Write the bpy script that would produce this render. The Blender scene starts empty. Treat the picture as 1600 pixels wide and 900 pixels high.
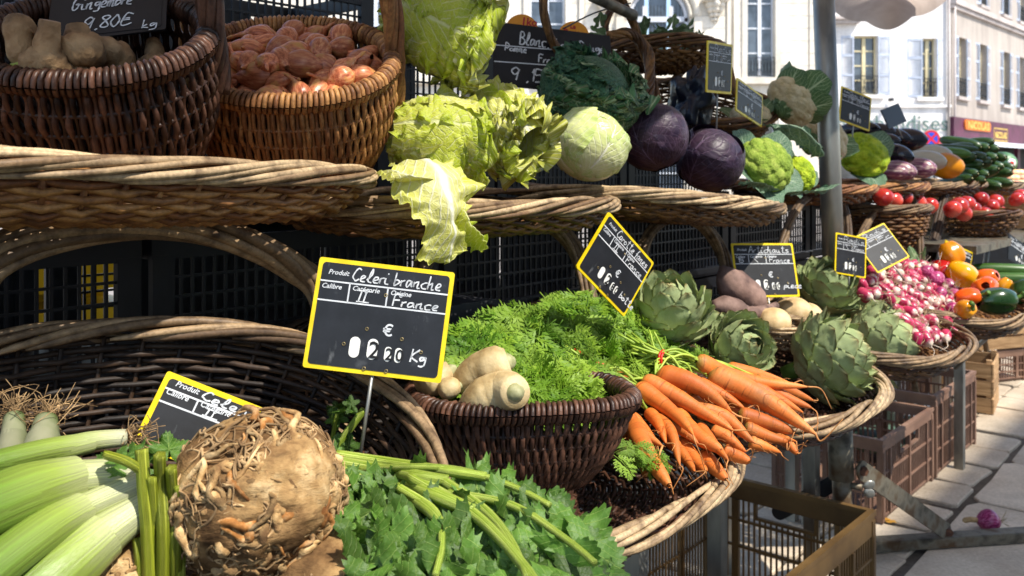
import bpy, math, random
import numpy as np
from mathutils import Vector, Matrix
R = math.radians
PI = math.pi
rnd = random.Random(7)
sc = bpy.context.scene
C = sc.collection
# ---------------------------------------------------------------- camera
FPX, CX, HY, CAMZ = 1400.0, 800.0, 270.0, 1.25
cam = bpy.data.cameras.new('camera'); camo = bpy.data.objects.new('camera', cam); C.objects.link(camo)
camo.location = (0, 0, CAMZ); camo.rotation_euler = (R(90), 0, 0)
cam.sensor_width = 36; cam.lens = FPX / 1600 * 36; cam.shift_y = -(450 - HY) / 1600
cam.clip_start = .02; cam.clip_end = 2000
cam.dof.use_dof = True; cam.dof.focus_distance = 1.12; cam.dof.aperture_fstop = 10.5
sc.camera = camo
# ---------------------------------------------------------------- sky and sun
EL = R(54); SH = Vector((.75, -.66)).normalized()
SUN = Vector((SH.x * math.cos(EL), SH.y * math.cos(EL), math.sin(EL)))
w = bpy.data.worlds.new('World'); sc.world = w; w.use_nodes = True
nt = w.node_tree; bg = nt.nodes['Background']
sky = nt.nodes.new('ShaderNodeTexSky'); sky.sky_type = 'NISHITA'; sky.sun_disc = False
sky.sun_elevation = EL; sky.sun_rotation = math.atan2(SUN.x, SUN.y)
nt.links.new(sky.outputs[0], bg.inputs[0]); bg.inputs[1].default_value = .15
sl = bpy.data.lights.new('sun', 'SUN'); sl.energy = 3.4; sl.angle = R(.5); sl.color = (1, .94, .84)
so = bpy.data.objects.new('sun', sl); C.objects.link(so)
so.rotation_euler = SUN.to_track_quat('Z', 'Y').to_euler(); so.location = (3, -3, 8)
sc.view_settings.view_transform = 'Standard'; sc.view_settings.look = 'None'
sc.view_settings.exposure = 1.02; sc.view_settings.gamma = 1
sc.cycles.max_bounces = 6; sc.cycles.diffuse_bounces = 3; sc.cycles.glossy_bounces = 2
sc.cycles.transmission_bounces = 3; sc.cycles.transparent_max_bounces = 6
# ---------------------------------------------------------------- frames of reference
D = Vector((.656, .755, 0)).normalized(); N = Vector((D.y, -D.x, 0))     # along the stall / out of the stall towards the aisle
ROT = math.atan2(D.y, D.x)
def P(x, y, Y): return Vector(((x - CX) / FPX * Y, Y, CAMZ + (HY - y) / FPX * Y))
def Q(x, y, p): return P(x, y, p / ((x - CX) / FPX * N.x + N.y))
def S(u, p, z): return Vector((D.x * u + N.x * p, D.y * u + N.y * p, z))
def up_of(v): return (v.x * D.x + v.y * D.y, v.x * N.x + v.y * N.y)
# ---------------------------------------------------------------- numpy mesh tools
def _h(ix, iy, iz, s):
    h = (ix * 374761393 + iy * 668265263 + iz * 2147483647 + s * 1274126177) & 0xffffffff
    h = ((h ^ (h >> 13)) * 1274126177) & 0xffffffff
    return ((h ^ (h >> 16)) & 0xffff) / 32767.5 - 1
def vn(p, s=0):
    p = np.asarray(p, float); i = np.floor(p).astype(np.int64); f = p - i; f = f * f * (3 - 2 * f); r = 0
    for a in (0, 1):
        for b in (0, 1):
            for c in (0, 1):
                wgt = (f[..., 0] if a else 1 - f[..., 0]) * (f[..., 1] if b else 1 - f[..., 1]) * (f[..., 2] if c else 1 - f[..., 2])
                r = r + wgt * _h(i[..., 0] + a, i[..., 1] + b, i[..., 2] + c, s)
    return r
def fbm(p, s=0, o=3):
    r = 0; a = 1.
    for k in range(o): r = r + a * vn(np.asarray(p) * 2 ** k, s + k * 17); a *= .5
    return r
class MB:
    def __init__(s): s.v = []; s.q = []; s.t = []; s.uv = []; s.at = []; s.n = 0
    def add(s, V, quads=None, tris=None, uv=None, tint=None):
        V = np.asarray(V, float).reshape(-1, 3); n = len(V)
        s.v.append(V); s.uv.append(np.zeros((n, 2)) if uv is None else np.asarray(uv, float).reshape(-1, 2))
        s.at.append(np.full(n, .5 if tint is None else tint, float) if np.isscalar(tint) or tint is None else np.asarray(tint, float))
        if quads is not None and len(quads): s.q.append(np.asarray(quads, np.int64).reshape(-1, 4) + s.n)
        if tris is not None and len(tris): s.t.append(np.asarray(tris, np.int64).reshape(-1, 3) + s.n)
        s.n += n; return s
    def addm(s, o, M=None, tint=None):
        V = o[0]
        if M is not None:
            A = np.array(M.to_4x4()); V = V @ A[:3, :3].T + A[:3, 3]
        return s.add(V, o[1], o[2], o[3], o[4] if tint is None else tint)
    def raw(s):
        return (np.concatenate(s.v), np.concatenate(s.q) if s.q else np.zeros((0, 4), np.int64), np.concatenate(s.t) if s.t else np.zeros((0, 3), np.int64), np.concatenate(s.uv), np.concatenate(s.at))
    def mesh(s, name, smooth=True): return tomesh(name, s.raw(), smooth)
def tomesh(name, raw, smooth=True):
    V, q, t, uv, at = raw; m = bpy.data.meshes.new(name)
    li = np.concatenate([q.ravel(), t.ravel()]); nq, ntr = len(q), len(t)
    m.vertices.add(len(V)); m.vertices.foreach_set('co', V.astype(np.float32).ravel())
    m.loops.add(len(li)); m.loops.foreach_set('vertex_index', li.astype(np.int32))
    m.polygons.add(nq + ntr)
    m.polygons.foreach_set('loop_start', np.concatenate([np.arange(nq) * 4, nq * 4 + np.arange(ntr) * 3]).astype(np.int32))
    m.polygons.foreach_set('use_smooth', np.full(nq + ntr, smooth))
    l = m.uv_layers.new(name='UVMap'); l.data.foreach_set('uv', uv[li].astype(np.float32).ravel())
    a = m.attributes.new('tint', 'FLOAT', 'POINT'); a.data.foreach_set('value', at.astype(np.float32))
    m.update(calc_edges=True); return m
def tube(pts, rad, k=6, closed=False, tint=.5, cap=True, ref=None):
    p = np.asarray(pts, float); n = len(p); r = np.broadcast_to(np.asarray(rad, float), (n,)).copy()
    if closed: T = np.roll(p, -1, 0) - np.roll(p, 1, 0)
    else:
        T = np.empty_like(p); T[1:-1] = p[2:] - p[:-2]; T[0] = p[1] - p[0]; T[-1] = p[-1] - p[-2]
    T /= np.linalg.norm(T, axis=1)[:, None] + 1e-12
    if ref is not None: A = np.cross(T, np.asarray(ref, float)); A /= np.linalg.norm(A, axis=1)[:, None] + 1e-9
    else:
        A = np.empty_like(p); a = np.cross(T[0], (0, 0, 1.)) if abs(T[0][2]) < .9 else np.cross(T[0], (1., 0, 0)); a /= np.linalg.norm(a)
        for i in range(n):
            a = a - T[i] * np.dot(a, T[i]); a = a / (np.linalg.norm(a) + 1e-12); A[i] = a
    B = np.cross(T, A); an = np.arange(k) * 2 * PI / k; c, s_ = np.cos(an), np.sin(an)
    V = (p[:, None] + r[:, None, None] * (A[:, None] * c[None, :, None] + B[:, None] * s_[None, :, None])).reshape(-1, 3)
    m = n if closed else n - 1; i = np.arange(m)[:, None]; j = np.arange(k)[None]; i2 = (i + 1) % n; j2 = (j + 1) % k
    q = np.stack([i * k + j, i * k + j2, i2 * k + j2, i2 * k + j], -1).reshape(-1, 4)
    tr = []
    if cap and not closed:
        V = np.concatenate([V, p[:1], p[-1:]]); b = n * k
        for jj in range(k): tr += [(b, (jj + 1) % k, jj), (b + 1, (n - 1) * k + jj, (n - 1) * k + (jj + 1) % k)]
    uv = np.zeros((len(V), 2)); uv[:n * k, 0] = np.tile(np.arange(k) / k, n); uv[:n * k, 1] = np.repeat(np.linspace(0, 1, n), k)
    if len(V) > n * k: uv[-1] = (0, 1)
    return (V, q, np.array(tr, np.int64).reshape(-1, 3), uv, np.full(len(V), tint))
def grid(U, V, X, closed=False, tint=.5):
    """U,V 1-d params, X array (nv,nu,3)"""
    nv, nu = X.shape[:2]; i = np.arange(nv - 1)[:, None]; m = nu if closed else nu - 1; j = np.arange(m)[None]; j2 = (j + 1) % nu
    q = np.stack([i * nu + j, i * nu + j2, (i + 1) * nu + j2, (i + 1) * nu + j], -1).reshape(-1, 4)
    uv = np.stack(np.broadcast_arrays(np.asarray(U)[None, :], np.asarray(V)[:, None]), -1).reshape(-1, 2)
    return (X.reshape(-1, 3), q, np.zeros((0, 3), np.int64), uv, np.full(nv * nu, tint))
def lathe(prof, k=20, fn=None, tint=.5):
    """prof: (r,x) along +X"""
    pr = np.asarray(prof, float); a = np.arange(k) * 2 * PI / k
    X = np.stack([np.repeat(pr[:, 1:2], k, 1), pr[:, :1] * np.cos(a)[None], pr[:, :1] * np.sin(a)[None]], -1)
    if fn is not None: X = fn(X, a)
    return grid(a / 2 / PI, np.linspace(0, 1, len(pr)), X, True, tint)
def boxr(c, s, tint=.5):
    cx, cy, cz = c; x, y, z = s[0] / 2, s[1] / 2, s[2] / 2
    V = np.array([(cx + a * x, cy + b * y, cz + d * z) for d in (-1, 1) for b in (-1, 1) for a in (-1, 1)])
    return (V, np.array([(0, 2, 3, 1), (4, 5, 7, 6), (0, 1, 5, 4), (2, 6, 7, 3), (0, 4, 6, 2), (1, 3, 7, 5)]), np.zeros((0, 3), np.int64), np.zeros((8, 2)), np.full(8, tint))
def bars(lst, tint=None):
    m = MB()
    for c, s in lst: m.addm(boxr(c, s, rnd.random() if tint is None else tint))
    return m
def sphere_raw(nu=24, nv=14):
    th = np.linspace(0.001, PI - .001, nv); ph = np.arange(nu) * 2 * PI / nu
    X = np.stack([np.sin(th)[:, None] * np.cos(ph), np.sin(th)[:, None] * np.sin(ph), np.repeat(-np.cos(th)[:, None], nu, 1)], -1)
    return grid(ph / 2 / PI, th / PI, X, True)
def catmull(pts, n=8):
    p = np.asarray(pts, float)
    if len(p) < 3: return np.array([p[0] + (p[-1] - p[0]) * t for t in np.linspace(0, 1, n)])
    q = np.concatenate([[2 * p[0] - p[1]], p, [2 * p[-1] - p[-2]]]); o = []
    for i in range(len(p) - 1):
        a, b, c, d = q[i:i + 4]
        for t in np.arange(n) / n: o.append(.5 * (2 * b + (c - a) * t + (2 * a - 5 * b + 4 * c - d) * t * t + (3 * b - a - 3 * c + d) * t ** 3))
    o.append(p[-1]); return np.array(o)
# ---------------------------------------------------------------- object tools
def props(o, label=None, cat=None, group=None, kind=None):
    if label: o['label'] = label
    if cat: o['category'] = cat
    if group: o['group'] = group
    if kind: o['kind'] = kind
    return o
def root(name, label, cat, loc=(0, 0, 0), rot=(0, 0, 0), group=None, mw=None):
    o = bpy.data.objects.new(name, None); C.objects.link(o); o.empty_display_size = .05
    if mw is not None: o.matrix_world = mw
    else: o.location = loc; o.rotation_euler = rot
    return props(o, label, cat, group)
def ob(name, me, m, parent=None, mw=None, label=None, cat=None, group=None, kind=None, smooth=True):
    if isinstance(me, MB): me = me.mesh(name, smooth)
    elif isinstance(me, tuple): me = tomesh(name, me, smooth)
    if m is not None and not me.materials: me.materials.append(m)
    o = bpy.data.objects.new(name, me); C.objects.link(o)
    if parent is not None: o.parent = parent
    if mw is not None:
        if parent is not None: o.matrix_local = mw
        else: o.matrix_world = mw
    return props(o, label, cat, group, kind)
def copy_tree(o, parent=None, mw=None, label=None):
    c = o.copy(); C.objects.link(c)
    if parent is not None: c.parent = parent
    if mw is not None: c.matrix_world = mw
    if label: c['label'] = label
    for ch in list(o.children): copy_tree(ch, c)
    return c
def along(a, b, roll=0, length=1., squash=1.):
    """matrix that sends +X unit to a->b; geometry modelled with the given length"""
    a = Vector(a); b = Vector(b); x = (b - a); L = x.length; x.normalize()
    z = Vector((0, 0, 1)) - x * x.z
    if z.length < 1e-3: z = Vector((0, 1, 0))
    z.normalize(); y = z.cross(x); s = L / length
    M = Matrix((x, y, z)).transposed().to_4x4()
    return Matrix.Translation(a) @ M @ Matrix.Rotation(roll, 4, 'X') @ Matrix.Diagonal((s, s * squash, s * squash, 1))
def TRS(loc, rot=(0, 0, 0), s=1):
    from mathutils import Euler
    if not hasattr(s, '__len__'): s = (s, s, s)
    return Matrix.Translation(Vector(loc)) @ Euler(rot).to_matrix().to_4x4() @ Matrix.Diagonal((*s, 1))
# ---------------------------------------------------------------- materials
def hx(h, k=1.):
    o = []
    for i in (0, 2, 4):
        c = int(h[i:i + 2], 16) / 255; o.append((c / 12.92 if c <= .04045 else ((c + .055) / 1.055) ** 2.4) * k)
    return (*o, 1)
class NT:
    def __init__(s, name):
        s.m = bpy.data.materials.new(name); s.m.use_nodes = True; s.t = s.m.node_tree; s.b = s.t.nodes['Principled BSDF']; s.tc = None
    def n(s, ty, **k):
        x = s.t.nodes.new(ty)
        for a, b in k.items():
            if a[0] == 'i' and a[1:].isdigit(): x.inputs[int(a[1:])].default_value = b
            else: setattr(x, a, b)
        return x
    def l(s, a, b): s.t.links.new(a, b)
    def co(s, kind='Object', sc_=(1, 1, 1), rot=(0, 0, 0)):
        if s.tc is None: s.tc = s.n('ShaderNodeTexCoord')
        mp = s.n('ShaderNodeMapping'); s.l(s.tc.outputs[kind], mp.inputs[0]); mp.inputs['Scale'].default_value = sc_; mp.inputs['Rotation'].default_value = rot
        return mp.outputs[0]
    def noise(s, v, scale, detail=3, rough=.55):
        x = s.n('ShaderNodeTexNoise'); s.l(v, x.inputs['Vector']); x.inputs['Scale'].default_value = scale; x.inputs['Detail'].default_value = detail; x.inputs['Roughness'].default_value = rough
        return x.outputs[0]
    def ramp(s, f, *st):
        x = s.n('ShaderNodeValToRGB'); s.l(f, x.inputs[0]); e = x.color_ramp.elements
        while len(e) < len(st): e.new(.5)
        for i, (p_, c) in enumerate(st): e[i].position = p_; e[i].color = c if len(c) == 4 else (*c, 1)
        return x.outputs[0]
    def mix(s, f, a, b, mode='MIX'):
        x = s.n('ShaderNodeMix'); x.data_type = 'RGBA'; x.blend_type = mode
        for sock, v in ((x.inputs[0], f), (x.inputs[6], a), (x.inputs[7], b)):
            if hasattr(v, 'is_output'): s.l(v, sock)
            else: sock.default_value = v
        return x.outputs[2]
    def math(s, op, a, b=0., c=None):
        x = s.n('ShaderNodeMath'); x.operation = op
        for i, v in enumerate((a, b) if c is None else (a, b, c)):
            if hasattr(v, 'is_output'): s.l(v, x.inputs[i])
            else: x.inputs[i].default_value = v
        return x.outputs[0]
    def maprange(s, v, a, b, c=0., d=1.):
        x = s.n('ShaderNodeMapRange'); s.l(v, x.inputs[0])
        for i, q in enumerate((a, b, c, d)): x.inputs[i + 1].default_value = q
        return x.outputs[0]
    def hsv(s, col, val=None, hue=None, sat=None):
        x = s.n('ShaderNodeHueSaturation'); s.l(col, x.inputs['Color'])
        if val is not None: s.l(val, x.inputs['Value'])
        if hue is not None: s.l(hue, x.inputs['Hue'])
        return x.outputs[0]
    def attr(s, nm='tint'):
        x = s.n('ShaderNodeAttribute'); x.attribute_name = nm; return x.outputs['Fac']
    def rand(s): return s.n('ShaderNodeObjectInfo').outputs['Random']
    def bump(s, h, st=.3, dist=.002, prev=None):
        x = s.n('ShaderNodeBump'); s.l(h, x.inputs['Height']); x.inputs['Strength'].default_value = st; x.inputs['Distance'].default_value = dist
        if prev is not None: s.l(prev, x.inputs['Normal'])
        return x.outputs[0]
    def fin(s, col, rough=.6, normal=None, spec=.5, transl=0., tcol=None, metal=0., coat=0., sss=0.):
        b = s.b
        if hasattr(col, 'is_output'): s.l(col, b.inputs['Base Color'])
        else: b.inputs['Base Color'].default_value = col
        if hasattr(rough, 'is_output'): s.l(rough, b.inputs['Roughness'])
        else: b.inputs['Roughness'].default_value = rough
        b.inputs['Specular IOR Level'].default_value = spec; b.inputs['Metallic'].default_value = metal; b.inputs['Coat Weight'].default_value = coat
        if sss: b.inputs['Subsurface Weight'].default_value = sss; b.inputs['Subsurface Radius'].default_value = (.006, .004, .002); b.inputs['Subsurface Scale'].default_value = 1.
        if normal is not None: s.l(normal, b.inputs['Normal'])
        if transl:
            t = s.n('ShaderNodeBsdfTranslucent'); mx = s.n('ShaderNodeMixShader'); mx.inputs[0].default_value = transl
            if tcol is None: tcol = col
            if hasattr(tcol, 'is_output'): s.l(tcol, t.inputs[0])
            else: t.inputs[0].default_value = tcol
            if normal is not None: s.l(normal, t.inputs['Normal'])
            s.l(b.outputs[0], mx.inputs[1]); s.l(t.outputs[0], mx.inputs[2]); s.l(mx.outputs[0], s.t.nodes['Material Output'].inputs[0])
        return s.m
def pmat(name, c1, c2, scale=8, rough=.6, bump=.3, bscale=60, bd=.002, st=(1, 1, 1), c3=None, var=.15, spec=.4, tint=0., transl=0., metal=0., coat=0., coord='Object', detail=4, sss=0., lo=.35, hi=.65):
    n = NT(name); v = n.co(coord, st); f = n.noise(v, scale, detail)
    col = n.ramp(f, (lo, c1), (hi, c2)) if c3 is None else n.ramp(f, (lo, c1), ((lo + hi) / 2, c2), (hi, c3))
    if tint: col = n.hsv(col, n.maprange(n.attr(), 0, 1, 1 - tint, 1 + tint))
    if var: col = n.hsv(col, n.maprange(n.rand(), 0, 1, 1 - var, 1 + var))
    nm = n.bump(n.noise(v, bscale, 4), bump, bd) if bump else None
    return n.fin(col, rough, nm, spec, transl, None, metal, coat, sss)
# ---------------------------------------------------------------- shared materials
def wicker_mat(name, c1, c2, rough=.55, bump=.35):
    n = NT(name); v = n.co('Object', (1, 1, 1)); t = n.attr()
    col = n.mix(t, c1, c2); f = n.noise(v, 45, 4)
    col = n.mix(n.maprange(f, .45, .75), col, (c1[0] * .45, c1[1] * .4, c1[2] * .38, 1))
    col = n.hsv(col, n.maprange(n.noise(v, 260, 3), .3, .7, .75, 1.25))
    return n.fin(col, rough, n.bump(n.noise(v, 300, 4), bump, .001), .35)
M = {}
M['w_pale'] = wicker_mat('pale_willow', hx('6f553a'), hx('c4ab85'))
M['w_grey'] = wicker_mat('weathered_willow', hx('56422f'), hx('a08563'))
M['w_brown'] = wicker_mat('brown_willow', hx('42291a'), hx('8a6236'))
M['w_orange'] = wicker_mat('honey_willow', hx('74482a'), hx('b5844e'))
M['w_dark'] = wicker_mat('dark_willow', hx('26160f'), hx('684736'), .42)
M['w_black'] = wicker_mat('blackened_willow', hx('17100b'), hx('4a3626'), .6)
M['black_plastic'] = pmat('black_plastic', hx('0c0e12'), hx('16181e'), 12, .45, .1, 200, .0005, var=.1)
M['tan_plastic'] = pmat('tan_plastic', hx('5d4526'), hx('7c5f36'), 6, .5, .15, 180, .0006, tint=.08, var=.05)
M['brown_plastic'] = pmat('mauve_plastic', hx('6c5042'), hx('8a6c5a'), 6, .5, .15, 180, .0006, tint=.08, var=.05)
M['steel'] = pmat('galvanised_steel', hx('6b6b68'), hx('98978f'), 9, .42, .12, 120, .0006, st=(1, 1, .3), metal=.75, var=.05, c3=hx('b5b3aa'))
M['steel_old'] = pmat('worn_steel', hx('4b463c'), hx('7d7768'), 14, .55, .3, 90, .0008, metal=.5, var=.05, c3=hx('5e4a35'))
M['rust'] = pmat('rusty_steel', hx('33201a'), hx('6a4630'), 60, .8, .4, 200, .001)
M['wood'] = pmat('crate_wood', hx('8d6c48'), hx('b8946a'), 9, .75, .4, 60, .0012, st=(1, 1, 12), tint=.15)
M['chalk'] = pmat('white_chalk', hx('a8adb2'), hx('e2e4e6'), 160, .9, 0, var=0)
M['print_white'] = pmat('white_print', hx('b9bdc2'), hx('dfe2e5'), 40, .6, 0, var=0)
M['tag_yellow'] = pmat('yellow_border', hx('d9b800'), hx('f2d61a'), 30, .4, .05, 200, .0004, var=.03)
n = NT('slate_panel'); v = n.co(); f = n.noise(v, 26, 5, .65); g = n.noise(n.co('Object', (1, 1, .35)), 55, 5, .7)
col = n.ramp(f, (.4, hx('101216')), (.62, hx('1c1e23')), (.8, hx('4a4d50'))); col = n.mix(n.maprange(g, .62, .8, 0, .5), col, hx('8b8e90'))
M['slate'] = n.fin(col, .5, n.bump(g, .1, .0004), .45)
M['slate_dark'] = pmat('dark_slate_panel', hx('05070b'), hx('0c1018'), 20, .55, .05, 90, .0004, var=.02)
M['white_plastic'] = pmat('white_counter_plastic', hx('d9d9d2'), hx('f2f2ec'), 30, .4, 0, var=0)
M['black_ink'] = pmat('black_ink', hx('0a0a0a'), hx('141414'), 30, .6, 0, var=0)
M['eyelet'] = pmat('brass_eyelet', hx('8a7a55'), hx('b8a578'), 30, .35, 0, metal=.8, var=0)
# ---------------------------------------------------------------- baskets
def plan(th, a, b, n):
    c, s_ = np.cos(th), np.sin(th)
    return a * np.sign(c) * np.abs(c) ** (2 / n), b * np.sign(s_) * np.abs(s_) ** (2 / n)
def arclen_theta(a, b, n, m):
    th = np.linspace(0, 2 * PI, 721); x, y = plan(th, a, b, n); d = np.concatenate([[0], np.cumsum(np.hypot(np.diff(x), np.diff(y)))])
    return np.interp(np.arange(m) / m * d[-1], d, th), d[-1]
def basket(name, label, mw, a, b, prof, n=2.4, stakes=40, dz=.009, rw=.0042, mats=('w_brown', 'w_pale'), rim='braid', rimr=(.011, .012), rods=True, handle=None, group=None,
           cat='basket', k=4, skew=0., rimseed=0, holes=0., sub=2, hm=None, hr=.0055, splint=False):
    rt = root(name, label, cat, mw=mw, group=group); rs = np.random.RandomState(abs(hash(label)) % 9999 if False else sum(map(ord, label)) % 9999)
    prof = np.asarray(prof, float); seg = np.concatenate([[0], np.cumsum(np.hypot(np.diff(prof[:, 0]) * (a + b) / 2, np.diff(prof[:, 1])))])
    nr = int(seg[-1] / dz); mb = MB(); m = stakes * sub
    if splint: splint_walls(rt, M[mats[0]], a, b, n, prof, seg, rw, k, rs)
    for i in range(nr if not splint else int(nr * .34)):
        s = (i + .5) / nr * seg[-1]; sca = np.interp(s, seg, prof[:, 0]); z = np.interp(s, seg, prof[:, 1])
        kk = m if sca > .45 else max(16, m // 2 // 2 * 2)
        th, per = arclen_theta(a * sca, b * sca, n, kk)
        ph = np.arange(kk) / kk * stakes * (1 if kk == m else .5)
        off = rw * .95 * np.cos(PI * (ph * 1.0 + i)) if kk == m else rw * .95 * np.cos(PI * (np.arange(kk) + i))
        ds = .002; s2 = min(seg[-1], s + ds); tz = np.interp(s2, seg, prof[:, 1]) - z; tr = (np.interp(s2, seg, prof[:, 0]) - sca) * (a + b) / 2; L = math.hypot(tz, tr) + 1e-9
        nrm_r, nrm_z = tz / L, -tr / L                     # outward normal in the (radial,z) plane
        x, y = plan(th, a * sca, b * sca, n); rr = np.hypot(x, y) + 1e-9
        wob = rs.randn() * rw * .15; z_ = z + off * nrm_z + wob + skew * np.cos(th) * 0 + rs.randn(kk) * rw * .12
        X = np.stack([x * (1 + off * nrm_r / rr), y * (1 + off * nrm_r / rr), z_], -1)
        # each round is laid of two or three rods that change colour where they meet
        tint = np.repeat(rs.rand(3), math.ceil(kk / 3))[:kk]
        t = tube(X, rw * (1 + rs.randn(kk) * .08), k, True, .5, ref=(0, 0, 1)); t = (*t[:4], np.repeat(tint, k)); mb.addm(t)
    ob('weave', mb, M[mats[0]], rt, kind='stuff')
    mb = MB(); th, per = arclen_theta(a, b, n, stakes)
    for i in range(stakes if not splint else 2):
        tt = th[i]; c, s_ = plan(np.array([tt]), 1, 1, n); pts = [(a * q[0] * c[0], b * q[0] * s_[0], q[1]) for q in prof if q[0] > .3 or q is prof[0]]
        pts = [(a * np.interp(s, seg, prof[:, 0]) * c[0], b * np.interp(s, seg, prof[:, 0]) * s_[0], np.interp(s, seg, prof[:, 1])) for s in np.linspace(0 if i % 2 == 0 else seg[-1] * .4, seg[-1], 9)]
        mb.addm(tube(pts, rw * .75, 4, tint=rs.rand()))
    ob('stakes', mb, M[mats[0]], rt, kind='stuff')
    z1 = prof[-1, 1]; sc1 = prof[-1, 0]; a1, b1 = a * sc1, b * sc1; th_f, per = arclen_theta(a1, b1, n, 400)
    xx, yy = plan(th_f, a1, b1, n)
    def rimpt(t):
        t = np.mod(t, 1.) * 400; i = np.floor(t).astype(int) % 400; f = t - np.floor(t); j = (i + 1) % 400
        x = xx[i] * (1 - f) + xx[j] * f; y = yy[i] * (1 - f) + yy[j] * f
        tx, ty = xx[(i + 4) % 400] - xx[i - 4], yy[(i + 4) % 400] - yy[i - 4]; L = np.hypot(tx, ty) + 1e-9
        return x, y, ty / L, -tx / L
    ro, rz = rimr
    if rim == 'braid':
        Lr = .42; nrod = int(max(14, 7.6 * per / Lr)); allr = MB()
        for i in range(nrod):
            t0 = i / nrod + rs.randn() * .003; L = Lr / per * (.85 + .3 * rs.rand()); s = np.linspace(0, 1, 17)
            x, y, nx, ny = rimpt(t0 + s * L); ph = (-95 + 290 * s + rs.randn() * 6) * PI / 180
            rr = ro * (1 + .17 * rs.randn()); X = np.stack([x + nx * rr * np.cos(ph), y + ny * rr * np.cos(ph), z1 + rz * .5 + rz * np.sin(ph) + rs.randn() * .0012 + .0015 * np.sin(s * 9 + i)], -1)
            rad = (.0046 * ro / .011) * (.75 + .4 * rs.rand()) * np.clip(np.minimum(s, 1 - s) * 9 + .35, .3, 1); t = tube(X, rad, 6, tint=rs.rand())
            if rods: ob('rim_rod', t, M[mats[1]], rt)
            else: allr.addm(t)
        if not rods: ob('rim', allr, M[mats[1]], rt)
    else:       # a hoop whipped with fine splints
        t = np.arange(200) / 200; x, y, nx, ny = rimpt(t)
        ob('rim_hoop', tube(np.stack([x, y, np.full(200, z1)], -1), ro * .8, 8, True, .3, ref=(0, 0, 1)), M[mats[1]], rt)
        pitch = .0068; turns = int(per / pitch); mb = MB(); tt = np.arange(turns * 10 + 1) / (turns * 10); x, y, nx, ny = rimpt(tt); ph = tt * turns * 2 * PI
        rr = ro * (1 + .07 * np.sin(np.arange(len(tt)) * .37)); X = np.stack([x + nx * rr * np.cos(ph), y + ny * rr * np.cos(ph), z1 + rr * 1.1 * np.sin(ph)], -1)
        for i in range(turns):
            mb.addm(tube(X[i * 10:i * 10 + 11], pitch * .5, 5, tint=rs.rand(), cap=False))
        ob('rim_whipping', mb, M[mats[1]], rt)
    if handle: rope_handle(rt, handle, M[hm or mats[1]], rs, hr)
    return rt
def splint_walls(rt, mat, a, b, n, prof, seg, rw, k, rs, gap=1.7, ribs=7):
    # upright splints woven in and out of horizontal ribs
    per = arclen_theta(a * prof[-1, 0], b * prof[-1, 0], n, 10)[1]; ns = int(per / (rw * gap)); th = arclen_theta(a, b, n, ns)[0]; mb = MB(); ss = np.linspace(seg[-1] * .3, seg[-1], ribs * 4 + 1)
    for i in range(ns):
        c, s_ = plan(np.array([th[i]]), 1, 1, n); sc_ = np.interp(ss, seg, prof[:, 0]); z = np.interp(ss, seg, prof[:, 1]); off = rw * .8 * np.cos(PI * (np.arange(len(ss)) / 4 + i)); L = math.hypot(a * c[0], b * s_[0])
        lean = .25 * math.sin(i * .13) * (1 - (ss / seg[-1])) * rw * 6; tx, ty = -s_[0], c[0]
        X = np.stack([a * sc_ * c[0] * (1 + off / L) + tx * lean, b * sc_ * s_[0] * (1 + off / L) + ty * lean, z + rs.randn(len(ss)) * rw * .05], -1); mb.addm(tube(X, rw * (.85 + .3 * rs.rand()), k, tint=rs.rand(), cap=False))
    for i in range(ribs):
        s = seg[-1] * (.3 + .7 * (i + .5) / ribs); x, y = plan(arclen_theta(a, b, n, 90)[0], a * np.interp(s, seg, prof[:, 0]), b * np.interp(s, seg, prof[:, 0]), n); mb.addm(tube(np.stack([x, y, np.full(90, np.interp(s, seg, prof[:, 1]))], -1), rw * .9, 4, True, .2, ref=(0, 0, 1)))
    ob('woven_wall', mb, mat, rt, kind='stuff')
def rope_handle(rt, pts, mat, rs, r=.0055, strands=7, twist=2.2, name='handle'):
    p = catmull(pts, 9); n = len(p); T = np.gradient(p, axis=0); T /= np.linalg.norm(T, axis=1)[:, None]
    a = np.cross(T[0], (0, 0, 1.)); a = a if np.linalg.norm(a) > .1 else np.cross(T[0], (0, 1., 0)); a /= np.linalg.norm(a); A = []
    for i in range(n): a = a - T[i] * np.dot(a, T[i]); a /= np.linalg.norm(a); A.append(a)
    A = np.array(A); B = np.cross(T, A); s = np.linspace(0, 1, n); mb = MB()
    for j in range(strands):
        ph = 2 * PI * j / strands + s * twist * 2 * PI; R0 = r * (strands / 4.4) * (1 + .12 * rs.randn())
        X = p + R0 * (np.cos(ph)[:, None] * A + np.sin(ph)[:, None] * B) + rs.randn(1, 3) * .0008
        mb.addm(tube(X, r * (.8 + .35 * rs.rand()), 6, tint=rs.rand()))
    return ob(name, mb, mat, rt)
def MWs(u, p, z, tilt=0., roll=0., yaw=0.):
    """matrix of a thing standing in the stall: local x along the stall, local y into the stall"""
    return Matrix.Translation(S(u, p, z)) @ Matrix.Rotation(ROT + yaw, 4, 'Z') @ Matrix.Rotation(roll, 4, 'Y') @ Matrix.Rotation(tilt, 4, 'X')
TRAY = [(.02, .0), (.5, .002), (.8, .006), (.88, .02), (1., .062)]
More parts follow.
